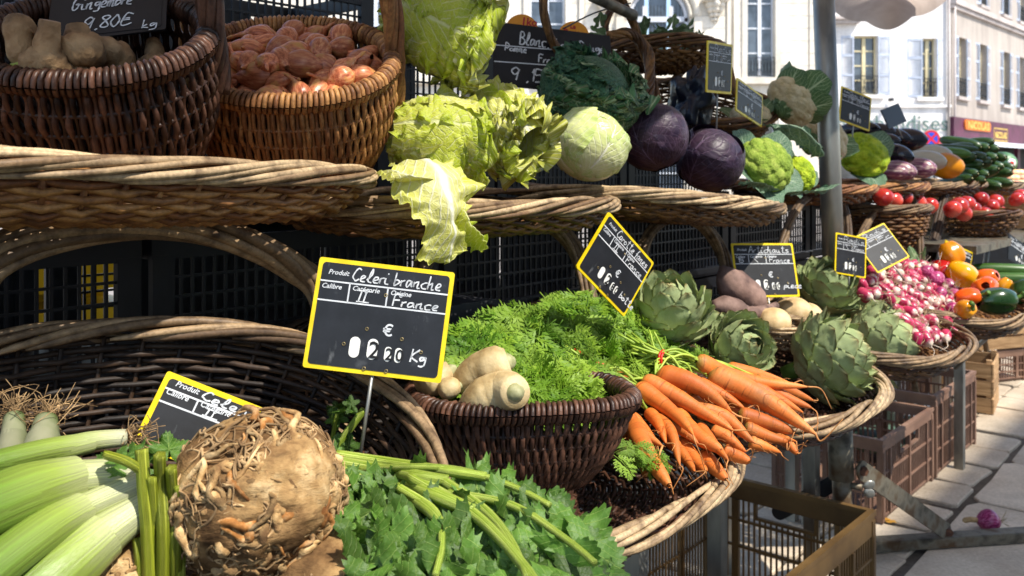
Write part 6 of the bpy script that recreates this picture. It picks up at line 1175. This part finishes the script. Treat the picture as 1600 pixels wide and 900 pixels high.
def leaves_on(parent, off, poly, count, Yf, size, seed, dirf, nrm=(.2, -.6, .9), jit=.34, dmin=0.):
    rs = np.random.RandomState(seed); xs = [p[0] for p in poly]; ys = [p[1] for p in poly]; c = 0; pts = []; tries = 0
    while c < count and tries < 20000:
        tries += 1; x, y = rs.uniform(min(xs), max(xs)), rs.uniform(min(ys), max(ys))
        if not inpoly(x, y, poly) or any((x - a) ** 2 + (y - b) ** 2 < dmin ** 2 for a, b in pts): continue
        pts.append((x, y)); o = Vector(np.array(P(x, y, Yf(x, y) + rs.randn() * .012)) - off); d = Vector(dirf(x, y)) + Vector(rs.randn(3) * .4); d.normalize(); nr = Vector(nrm) + Vector(rs.randn(3) * jit); nr = (nr - d * nr.dot(d)).normalized(); yv = nr.cross(d); Mx = Matrix((d, yv, nr)).transposed().to_4x4(); s = size * (.7 + .6 * rs.rand())
        Mx = Mx @ Matrix.Diagonal((s, s, s, 1)); Mx.translation = o - d * s * .5; ob('leaf', lv[rs.randint(6)], None, parent, mw=Mx); c += 1
cY = lambda x, y: .915 - (y - 720) * .00085
leaves_on(cel, co_, [(570, 800), (610, 765), (660, 760), (700, 772), (760, 762), (800, 770), (860, 810), (910, 840), (945, 890), (950, 930), (540, 930), (545, 830)], 135, cY, .064, 3, lambda x, y: ((x - 640) / 160, -.35 - (x - 600) / 900, -.35 - (y - 760) / 260), dmin=9)
leaves_on(cel, co_, [(555, 820), (640, 790), (840, 810), (920, 880), (925, 930), (545, 930)], 60, lambda x, y: cY(x, y) + .035, .072, 13, lambda x, y: ((x - 640) / 160, -.35, -.5), dmin=14)
leaves_on(cel, co_, [(530, 760), (600, 760), (590, 830), (530, 850)], 12, lambda x, y: cY(x, y) - .01, .040, 5, lambda x, y: (.3, -.4, -.6))
sprig = root('celery_sprig', 'thin celery sprig with wilted leaves standing up before the pale rim', 'celery', loc=P(545, 690, 1.0)); so_ = np.array(sprig.location); q = [np.array(P(x, y, 1.0)) - so_ for x, y in ((510, 720), (530, 692), (550, 665), (569, 640))]; ob('stalk', stalk(q, .0048, taper=.9), M['celery_stalk'], sprig)
q = [np.array(P(x, y, 1.0)) - so_ for x, y in ((505, 720), (518, 690), (525, 655), (530, 640))]; ob('stalk', stalk(q, .003), M['celery_stalk'], sprig); leaves_on(sprig, so_, [(512, 630), (552, 622), (556, 640), (530, 665), (512, 660)], 8, lambda x, y: 1.0, .026, 6, lambda x, y: (0, -.4, .6)); leaves_on(sprig, so_, [(505, 690), (545, 690), (540, 720), (510, 720)], 6, lambda x, y: .99, .03, 7, lambda x, y: (0, -.4, .6))
# ---- celeriac
n = NT('celeriac_skin'); tc_ = n.n('ShaderNodeTexCoord'); a = n.noise(tc_.outputs['Object'], 14, 5, .65); b = n.noise(n.co('Object', (1, 1, 3)), 60, 5, .7); col = n.ramp(a, (.36, hx('4a341e')), (.46, hx('7a5c3a')), (.56, hx('a08054')), (.70, hx('d2b688'))); col = n.mix(n.maprange(b, .52, .7, 0, .6), col, hx('4a3420')); M['celeriac'] = n.fin(col, .85, n.bump(b, .9, .003), .2)
M['dirty_hair'] = pmat('soiled_root_hair', hx('6a5032'), hx('b3946a'), 40, .9, 0, tint=.4); M['knob'] = pmat('celeriac_knob', hx('6e5030'), hx('9c7c50'), 60, .9, .9, 220, .0025, c3=hx('c8aa7c'), tint=.4); M['knob_o'] = pmat('orange_root_scar', hx('6a4018'), hx('9a6630'), 60, .85, .7, 200, .002, c3=hx('c8a070'), tint=.3)
def celeriac(label, c, Rr, facing, seed, knobs=90, hairs=150, sq=.95):
    t = root('celeriac', label, 'celeriac', loc=c); rs = np.random.RandomState(seed); f = Vector(facing).normalized(); V = sphere_raw(90, 60); d = V[0]; fa = np.array(f); dn = d @ fa
    rad = Rr * (1 + .05 * fbm(d * 1.6, seed) + .035 * np.clip(dn - .1, 0, 1) * fbm(d * 7, seed + 2) * 1.6 + .012 * fbm(d * 12, seed + 4)); surf = lambda q: Rr * (1 + .02 * float(vn(np.array([q]) * 2, seed)[0])); kn = fib(170) + rs.randn(170, 3) * .05; kn /= np.linalg.norm(kn, axis=1)[:, None]; cc = np.sort(d @ kn.T, 1); ang = np.arccos(np.clip(cc[:, -1], -1, 1)); rad = rad * (1 + .05 * np.clip(dn - .15, 0, .6) / .6 * np.sqrt(np.clip(1 - (ang / .16) ** 2, 0, 1)) + .05 * vn(d * 1.3, seed + 8) + .015 * np.abs(fbm(d * 9, seed + 1))); X = d * rad[:, None] * [1, 1, sq]; ob('bulb', (X, *V[1:]), M['celeriac'], t)
    def rd(mn):
        while True:
            q = rs.randn(3); q /= np.linalg.norm(q)
            if q @ fa > mn: return q
    mb = [MB(), MB()]
    for i in range(knobs):
        q = rd(.5 if i % 4 else .1); tg_ = np.cross(q, rs.randn(3)); tg_ /= np.linalg.norm(tg_); L = Rr * (.10 + .42 * rs.rand() ** 1.8); r = Rr * (.018 + .034 * rs.rand() ** 2); tb_ = np.cross(q, tg_); s0 = q * surf(q) * .98 * [1, 1, sq]; c1_, c2_ = rs.randn(2) * L * .35
        pts = [s0, s0 + q * r * 1.2 + tg_ * L * .25, s0 + q * r * 1.3 + tg_ * L * .55 + tb_ * c1_, s0 + q * r * .9 + tg_ * L * .85 + tb_ * c2_, s0 - q * r * .6 + tg_ * L * 1.15 + tb_ * (c2_ * 1.6)]; pts = [pq_ / np.linalg.norm(pq_) * min(np.linalg.norm(pq_), Rr * hh_) for pq_, hh_ in zip(pts, (1.0, 1.045, 1.05, 1.035, .97))]; o = rootveg(pts, [r * 1.5, r * 1.15, r * .9, r * .7, r * .35], 8, .3, 90, i, 3); mb[0 if rs.rand() < .85 else 1].addm((*o[:4], np.full(len(o[0]), rs.rand())))
    ob('root_knobs', mb[0], M['knob'], t, kind='stuff'); ob('root_scars', mb[1], M['knob_o'], t, kind='stuff'); m = MB()
    for i in range(hairs):
        q = rd(-.25); tg_ = np.cross(q, rs.randn(3)); tg_ /= np.linalg.norm(tg_); L = Rr * (.2 + .7 * rs.rand()); pts = []; pos = q.copy(); th = 0
        for s in np.linspace(0, 1, 6): v_ = q + tg_ * s * L / Rr + rs.randn(3) * .04; v_ /= np.linalg.norm(v_); pts.append(v_ * Rr * (1.005 + .05 * math.sin(s * PI) * rs.rand() + (.10 * s * s * rs.rand() if i % 4 == 0 else 0)) * [1, 1, sq])
        m.addm(tube(catmull(pts, 3), np.linspace(.0014, .0004, 16) * (.5 + rs.rand()), 4, tint=rs.rand()))
    ob('root_hairs', m, M['dirty_hair'], t, kind='stuff'); return t
celeriac('big round brown celeriac in the middle, its knobbly root side facing out', P(400, 772, .82), .0775, (.62, -.76, -.08), 3, 230, 380)
celeriac('celeriac at the bottom edge right of the big one, only its top in view', P(515, 938, .80), .062, (.2, -.9, -.9), 5, 20, 60)
celeriac('celeriac low behind the upright celery stalks', P(185, 902, .80), .052, (-.3, -.8, .2), 7, 50, 70)
celeriac('celeriac deep in the basket under the big one', P(370, 990, .86), .07, (.2, -.6, .2), 9, 30, 60)
cs = root('celeriac_stalks', 'yellow-green upright stalks left of the big celeriac', 'celery', loc=P(240, 800, .765)); cso = np.array(cs.location)
for pts, w_ in (([(222, 702), (226, 760), (232, 830), (236, 930)], 19), ([(250, 710), (252, 760), (256, 830), (255, 930)], 17), ([(268, 730), (272, 790), (275, 850), (272, 930)], 16), ([(238, 745), (242, 820), (246, 930)], 14), ([(165, 710), (200, 722), (228, 745), (240, 790)], 13), ([(280, 760), (284, 830), (282, 930)], 13), ([(215, 840), (220, 880), (222, 940)], 15)):
    ob('stalk', stalk([np.array(P(x, y, .765 + .006 * math.sin(x))) - cso for x, y in pts], w_ / FPX * .8 / 2, 10, .12, 1.1), M['celeriac_stalk'], cs)
leaves_on(cs, cso, [(160, 712), (210, 705), (215, 750), (190, 770)], 9, lambda x, y: .80, .03, 11, lambda x, y: (-.5, -.3, -.2)); leaves_on(cs, cso, [(165, 790), (215, 800), (210, 830), (175, 830)], 8, lambda x, y: .79, .03, 12, lambda x, y: (-.5, -.3, -.2)); leaves_on(cs, cso, [(215, 690), (275, 690), (270, 715), (225, 715)], 8, lambda x, y: .86, .026, 14, lambda x, y: (.2, -.3, .4))
# ---- leeks
n = NT('leek_skin'); tc_ = n.n('ShaderNodeTexCoord'); sp = n.n('ShaderNodeSeparateXYZ'); n.l(tc_.outputs['UV'], sp.inputs[0]); f = n.noise(n.co('UV', (42, .8, 1)), 1, 5, .7); col = n.ramp(n.math('ADD', sp.outputs[1], n.math('MULTIPLY_ADD', f, .7, -.35)), (0, hx('c8c8aa')), (.25, hx('c2c88e')), (.55, hx('98ac4c')), (.9, hx('6c8a30'))); col = n.hsv(col, n.maprange(f, .4, .62, .62, 1.12)); M['leek'] = n.fin(col, .38, n.bump(f, .8, .0012), .5, .12)
def leek(label, pts, Ys, w_, seed, roots=True, mat='leek', flat=1.):
    P3 = [np.array(P(x, y, Y_)) for (x, y), Y_ in zip(pts, Ys)]; o = P3[0].copy(); P3 = [p - o for p in P3]; t = root('leek', label, 'leek', loc=o); rad = [w / FPX * Y_ / 2 for w, Y_ in zip(w_, Ys)]; r = rootveg(P3, rad, 20, .02, 12, seed, 8); ob('shaft', r, M[mat], t); rs = np.random.RandomState(seed)
    d = P3[1] - P3[0]; d /= np.linalg.norm(d)
    for i in range(2):                                  # outer sheath
        s_ = rootveg([p + rs.randn(3) * .001 for p in P3[1:]], [q * (1.06 + .05 * i) for q in rad[1:]], 20, .03, 16, seed + 9 + i, 7); V, q = s_[0], s_[1]; kk = 20; keep = [(f_[0] % kk - i * 8) % kk < 11 for f_ in q]; ob('sheath', (V, q[np.array(keep)], np.zeros((0, 3), np.int64), s_[3] * [1, .7] + [0, .3], s_[4]), M[mat], t)
    if roots:
        m = MB()
        for i in range(70):
            e = -d * (.5 + rs.rand()) + rs.randn(3) * .8; e *= rad[0] * .72; m.addm(tube(catmull([rs.randn(3) * rad[0] * .4, e * .8, e * 1.6 + rs.randn(3) * rad[0] * .6, e * 1.9 + rs.randn(3) * rad[0] + [0, 0, -rad[0] * .5]], 3), .0005, 3, tint=rs.rand()))
        ob('roots', m, M['dirty_hair'], t)
    return t
leek('slim white leek lying across at the top, roots beside the yellow tag', [(196, 684), (140, 690), (60, 708), (-60, 735)], (.86, .84, .80, .74), (27, 31, 33, 34), 1)
leek('broad light green leek below the slim white one', [(232, 738), (120, 748), (40, 770), (-80, 820)], (.80, .78, .74, .68), (42, 56, 80, 92), 2, False)
leek('thick white and green leek in the middle, pointing down left', [(226, 752), (130, 795), (60, 835), (-60, 925)], (.79, .76, .72, .66), (38, 46, 60, 72), 3, False)
leek('widest green leek at the bottom left corner', [(250, 775), (165, 835), (95, 890), (20, 960)], (.79, .76, .73, .70), (40, 70, 92, 110), 4, False)
leek('pale leek squeezed between the broad and the thick one', [(220, 745), (90, 800), (0, 845), (-70, 880)], (.82, .79, .75, .72), (30, 38, 46, 50), 5, False)
M['leek_dark'] = pmat('dark_leek_shaft', hx('2f3a18'), hx('56643a'), 9, .3, .2, c3=hx('8a8a70'), st=(1, 1, .2))
leek('dark green leek end with curled roots at the left edge', [(22, 652), (20, 685), (12, 720), (0, 780)], (.90, .88, .86, .84), (30, 38, 40, 40), 6, True, 'leek_dark'); leek('grey-brown leek end with curled roots, right of the dark one', [(72, 656), (68, 685), (58, 715), (40, 770)], (.90, .88, .86, .84), (34, 46, 50, 50), 7, True, 'leek_dark')
leek('leek lying under the others at the far left', [(100, 720), (40, 740), (-50, 770)], (.86, .84, .80), (36, 44, 50), 8, False)
# ---- price tags of the lower tier
tag('price tag reading Céleri branche 2,20 € Kg', P(500, 401, 1.0), P(711, 426, 1.0), P(477, 574, .975), 'Celeri branche', dig=('', '2', '2', '0'), unit='Kg', seed=11, stick=.10, bw=.0048)
tag('price tag reading Céleri R, half hidden by the big celeriac', P(262, 579, .93), P(490, 668, .97), P(221, 700, .90), 'Celeri R', orig='', dig=('', '', '', ''), seed=12, pw=.46)
tag('price tag turned on its corner reading Carotte fanes', P(952, 331, 1.42), P(1022, 411, 1.50), P(897, 414, 1.38), 'Carotte fanes', dig=('', '2', '8', '0'), unit='botte', seed=13, stick=.0, bw=.0042)
tag('price tag reading Artichauts, crossed by a band of light', P(1142, 380, 2.20), P(1238, 380, 2.24), P(1148, 465, 2.16), 'Artichauts', cat2='I', orig='France', calib='15', dig=('', '2', '6', '0'), unit='piece', seed=14, stick=.09, bw=.005)
tag('price tag reading Radis just behind the pole', P(1306, 363, 2.42), P(1354, 372, 2.45), P(1312, 428, 2.40), 'Radis', cat2='I', orig='France', seed=15, stick=.05, bw=.004)
tag('tilted grey price tag behind the radish tag, writing faded', P(1331, 372, 2.52), P(1381, 348, 2.58), P(1358, 434, 2.46), 'Radis', cat2='', orig='Fr', seed=16, stick=.05, bw=.004)
tag('small yellow-edged tag behind the yellow pepper', P(1478, 375, 3.2), P(1521, 395, 3.3), P(1466, 402, 3.18), 'Poivron', seed=17, slate='slate_dark')
tag('dark slate tag turned on its corner behind the cucumbers at the far right', P(1576, 364, 3.7), P(1612, 390, 3.8), P(1552, 388, 3.6), 'Tomate', seed=18, slate='slate_dark', border='slate_dark')
# ---- radishes and red onions
rm = []
for i in range(4):
    L = .036 + .004 * i; s = np.linspace(0, 1, 12); r = .0125 * np.interp(s, [0, .08, .3, .7, .9, 1], [.2, .8, 1, .95, .6, .1]) * (1 + .08 * i); m = MB(); m.addm(lathe(np.stack([r, s * L - L / 2], -1), 12)); rs = np.random.RandomState(i)
    p = catmull([(L * .48, 0, 0), (L * .8, rs.randn() * .004, rs.randn() * .004), (L * 1.3, rs.randn() * .012, rs.randn() * .012)], 5); tt = tube(p, np.linspace(.0013, .0003, len(p)), 4); m.addm((tt[0], tt[1], tt[2], np.full((len(tt[0]), 2), .97), tt[4])); rm.append(m.mesh('radish'))
for q in rm: q.materials.append(M['radish'])
poly = [(1345, 430), (1370, 415), (1420, 408), (1470, 415), (1495, 440), (1505, 480), (1500, 510), (1478, 530), (1420, 535), (1405, 500), (1380, 470), (1350, 460)]
rp = lambda x, y: -.70 - .26 * (535 - y) / 125
rs = np.random.RandomState(31); c = 0; pts = []
for lay in (0, 1, 2):
    cnt = 0; tr_ = 0
    while cnt < (95, 80, 70)[lay] and tr_ < 6000:
        tr_ += 1; x, y = rs.uniform(1340, 1510), rs.uniform(405, 540)
        if not inpoly(x, y, poly): continue
        o = Q(x, y, rp(x, y) - .022 * lay)
        if any((o - q).length < .021 for q in pts): continue
        pts.append(o); d = Vector((.5, -.6, -.25)) + Vector(rs.randn(3) * .7); onio = x > 1470 and y < 470
        ob('radish', rm[rs.randint(4)], None, mw=along(o, o + d.normalized()) @ Matrix.Rotation(rs.rand() * 6, 4, 'X') @ Matrix.Scale(.9 + .3 * rs.rand(), 4), label='pink and white radish in the heap beside the artichokes', cat='radish', group='radishes heaped on the wicker tray'); cnt += 1
ob('radish', rm[2], None, mw=along(Q(1498, 529, -.66), Q(1510, 532, -.64)) @ Matrix.Diagonal((55, 55, 55, 1)) @ Matrix.Scale(.02, 4), label='single radish lying apart at the front of the radish tray', cat='radish')
m = MB()
for i in range(150):
    x, y = rs.uniform(1345, 1500), rs.uniform(408, 530)
    if not inpoly(x, y, poly): continue
    o = np.array(Q(x, y, rp(x, y) + .018)); m.addm(tube(catmull([o, o + rs.randn(3) * .014, o + rs.randn(3) * .022 - [0, 0, .008]], 4), .0006, 3, tint=rs.rand()))
ob('radish_rootlets', m, M['hair'], label='tangle of fine rootlets over the radish heap', cat='rootlets', kind='stuff')
on = [(1448, 425, .024, 'first red onion above the radishes'), (1462, 437, .030, 'largest red onion above the radishes'), (1482, 446, .024, 'red onion with a beard of roots beside the orange pepper'), (1492, 462, .024, 'bright magenta red onion at the right edge of the heap'), (1470, 458, .020, 'small red onion under the largest one'), (1488, 482, .020, 'small dark red onion low at the right of the radishes'), (1503, 497, .022, 'red onion by the tray rim'), (1512, 508, .018, 'lowest red onion on the tray rim')]
for i, (x, y, r_, lb) in enumerate(on): onion(lb, Q(x, y, rp(x, y) + .02), r_, (-.5 + .3 * math.sin(i), .6, .3 * math.cos(i)), seed=i)
onion('pale spring onion bulb with a brush of roots in front of the faded tag', Q(1402, 402, -.98), .020, (-.2, .3, -1), seed=9, mat='dry')
gr = MB()
for i in range(26): gr.addm(leaf_blade(.06, .03, 2, .2, .02, 4, 24, i), TRS(Q(rs.uniform(1385, 1450), rs.uniform(405, 440), -.97), (rs.randn(), rs.randn(), rs.rand() * 6)))
ob('radish_leaves', gr, M['cauli_leaf'], label='wilting green radish leaves at the top of the heap', cat='radish leaves', kind='stuff')
# ---- peppers, cucumbers
pepper('bright yellow bell pepper beside the red one', Q(1503, 428, -.85), (-.6, .35, .35), .044, .095, 'pep_y', 1)
pepper('amber yellow bell pepper at the back, highest', Q(1486, 397, -.90), (-.3, .2, .8), .044, .085, 'pep_a', 2)
pepper('orange bell pepper with its green stalk facing out', Q(1540, 452, -.75), (-.4, -.75, .35), .044, .085, 'pep_o', 3)
pepper('orange bell pepper behind, near the cucumbers', Q(1541, 436, -.82), (.4, -.5, .3), .040, .08, 'pep_o', 4)
pepper('small orange pepper lying under the yellow one', Q(1512, 464, -.765), (-.8, .1, -.1), .028, .075, 'pep_o', 5)
pepper('red bell pepper at the back beside the onions', Q(1472, 424, -.92), (.3, -.6, .3), .042, .08, 'pep_r', 6)
pepper('small amber pepper with its stalk up by the cucumbers', Q(1568, 447, -.75), (.4, -.2, .7), .026, .06, 'pep_a', 7)
pepper('large dark green bell pepper lying at the front of the tray', Q(1556, 470, -.70), (-.85, -.1, -.05), .045, .12, 'pep_g', 8, .6)
pepper('dark green bell pepper at the right edge of the picture', Q(1604, 458, -.68), (.5, -.5, .3), .048, .10, 'pep_g', 9)
pepper('yellow pepper end between onions and orange peppers', Q(1507, 484, -.72), (-.2, .5, -.2), .028, .06, 'pep_a', 3)
fruit('cucumber', 'upper green cucumber behind the peppers', 'cucumber', Q(1582, 422, -.82), (1, -.2, -.05), .026, .30, 'cuke', .3, 18, None, 2, False, None, .1); fruit('cucumber', 'lower green cucumber behind the peppers', 'cucumber', Q(1598, 436, -.78), (1, -.25, -.03), .026, .30, 'cuke', .3, 18, None, 4, False, None, .1)
# ---- tomatoes and the middle tier at the far end
t = root('far_table', 'second table level with crossed white legs behind the courgettes', 'table', mw=Matrix.Rotation(ROT, 4, 'Z')); ob('top', boxr((4.75, 1.12, .965), (2.3, .5, .03)), M['steel_old'], t, smooth=False)
for u in (4.3, 5.6):
    for s in (-1, 1): ob('leg', tube([(u + s * .28, 1.34, .95), (u - s * .28, 1.34, .02)], .015, 6), M['steel_old'], t)
basket('round_wicker_basket', 'brown round basket of tomatoes with a rough rim under the courgettes', MWs(4.22, -1.02, .985), .20, .16, [(.02, 0), (.7, .005), (.92, .05), (1, .09)], 2.1, 30, .012, .0055, (WB, WB), rods=False)
basket('round_wicker_basket', 'dark basket of tomatoes hidden behind the twisted handle', MWs(3.45, -1.14, .975), .19, .14, [(.02, 0), (.7, .005), (.92, .07), (1, .14)], 2.1, 30, .012, .0055, (WB, WG), rods=False)
wood_crate('brown wooden crate of tomatoes at the right edge of the far table', MWs(4.98, -.98, .985, yaw=.0), .5, .32, .13, 2)
wood_crate('brown crate standing behind the tomato basket', MWs(4.75, -1.38, .985), .6, .25, .22, 2)
k = 0
for lb, g_, lst in (('ripe red tomato in the brown round basket', 'tomatoes in the brown round basket', [(1488, 327), (1510, 318), (1520, 328), (1532, 312), (1548, 322), (1563, 333), (1538, 335), (1505, 333), (1556, 315), (1499, 321)]), ('red tomato in the dark basket behind the twisted handle', 'tomatoes in the dark basket', [(1380, 308), (1395, 312), (1412, 310), (1440, 327), (1452, 322), (1433, 318)]), ('red tomato in the wooden crate at the right edge', 'tomatoes in the wooden crate', [(1588, 312), (1600, 318), (1594, 306), (1606, 308)])):
    for x, y in lst:
        o = root('tomato', lb, 'tomato', loc=Q(x, y, -1.0 if 'brown' in lb else (-1.08 if 'dark' in lb else -.95)), rot=(rnd.random(), rnd.random(), rnd.random() * 6), group=g_); V = sphere_raw(20, 14); ob('body', (V[0] * [.036, .036, .031], *V[1:]), M['tomato'], o); mm = MB()
        for q in range(5): mm.addm(leaf_blade(.016, .005, 1, .1, 0, 3, 10, q), TRS((0, 0, .031), (0, .15, q * 1.257)))
        ob('calyx', mm, M['stem_green'], o); k += 1
q = Q(1572, 300, -1.25); fruit('squash', 'striped round squash beside the brown crate', 'squash', q, (.3, -.5, .8), .07, .10, 'melon_y', .5)
# far stall: watermelon and cut squash
t = root('far_stall_table', 'table of the next stall covered with a dark cloth', 'table', loc=P(1600, 290, 8.8)); ob('cloth', bars([((0.1, .5, -.55), (1.6, 1.2, 1.1))], .5), M['slate_dark'], t, smooth=False); zt_ = P(1600, 290, 8.8).z
t = root('watermelon', 'round green watermelon with a white and red sticker on the far stall', 'watermelon', loc=P(1568, 255, 9.1)); V = sphere_raw(28, 18); ob('body', (V[0] * [.125, .125, .115], *V[1:]), pmat('watermelon_rind', hx('3f6a3c'), hx('6f9466'), 14, .4, 0), t); ob('sticker', slab_raw(np.array([(.045 * math.cos(a), -.128, .045 * math.sin(a)) for a in np.arange(16) * PI / 8]), .004), M['white_plastic'], t, mw=Matrix.Rotation(.1, 4, 'Z')); ob('sticker_mark', slab_raw(np.array([(.022 * math.cos(a), -.132, .022 * math.sin(a)) for a in np.arange(16) * PI / 8]), .004), M['redtie'], t, mw=Matrix.Rotation(.1, 4, 'Z'))
M['squash_flesh'] = pmat('pale_fruit', hx('d8b070'), hx('f0dca8'), 4, .5, .1, var=.2); M['peach'] = pmat('peach_skin', hx('c86a50'), hx('e8a888'), 4, .5, .1, var=.2)
for i in range(30):
    x, y = 1556 + (i % 10) * 7.5, 270 + (i // 10) * 8; V = sphere_raw(12, 8); ob('fruit', (V[0] * [.05, .05, .035], *V[1:]), M['peach' if i % 3 == 0 else 'squash_flesh'], mw=TRS(P(x, y, 9.0 - .12 * (i // 10) + .4 * (i % 2) * 0)), label='pale yellow or peach fruit heaped on the far stall', cat='fruit', group='fruit on the far stall')
# ---- on the paving
onion('single red onion lying on the paving with its dry stalk', Vector((P(1545, 817, 3.13).x, 3.13, .034)), .040, (-1, .05, .05), seed=2)
lf = leaf_blade(.07, .04, 3, .2, .05, 5, 40, 4); ob('fallen_leaf', lf, pmat('yellow_dead_leaf', hx('b07a20'), hx('d09a38'), 30, .7, .2), mw=TRS((P(1410, 830, 3.05).x, 3.2, .008), (.1, .1, .4)), label='yellow fallen leaf on the paving beside the steel foot', cat='leaf')
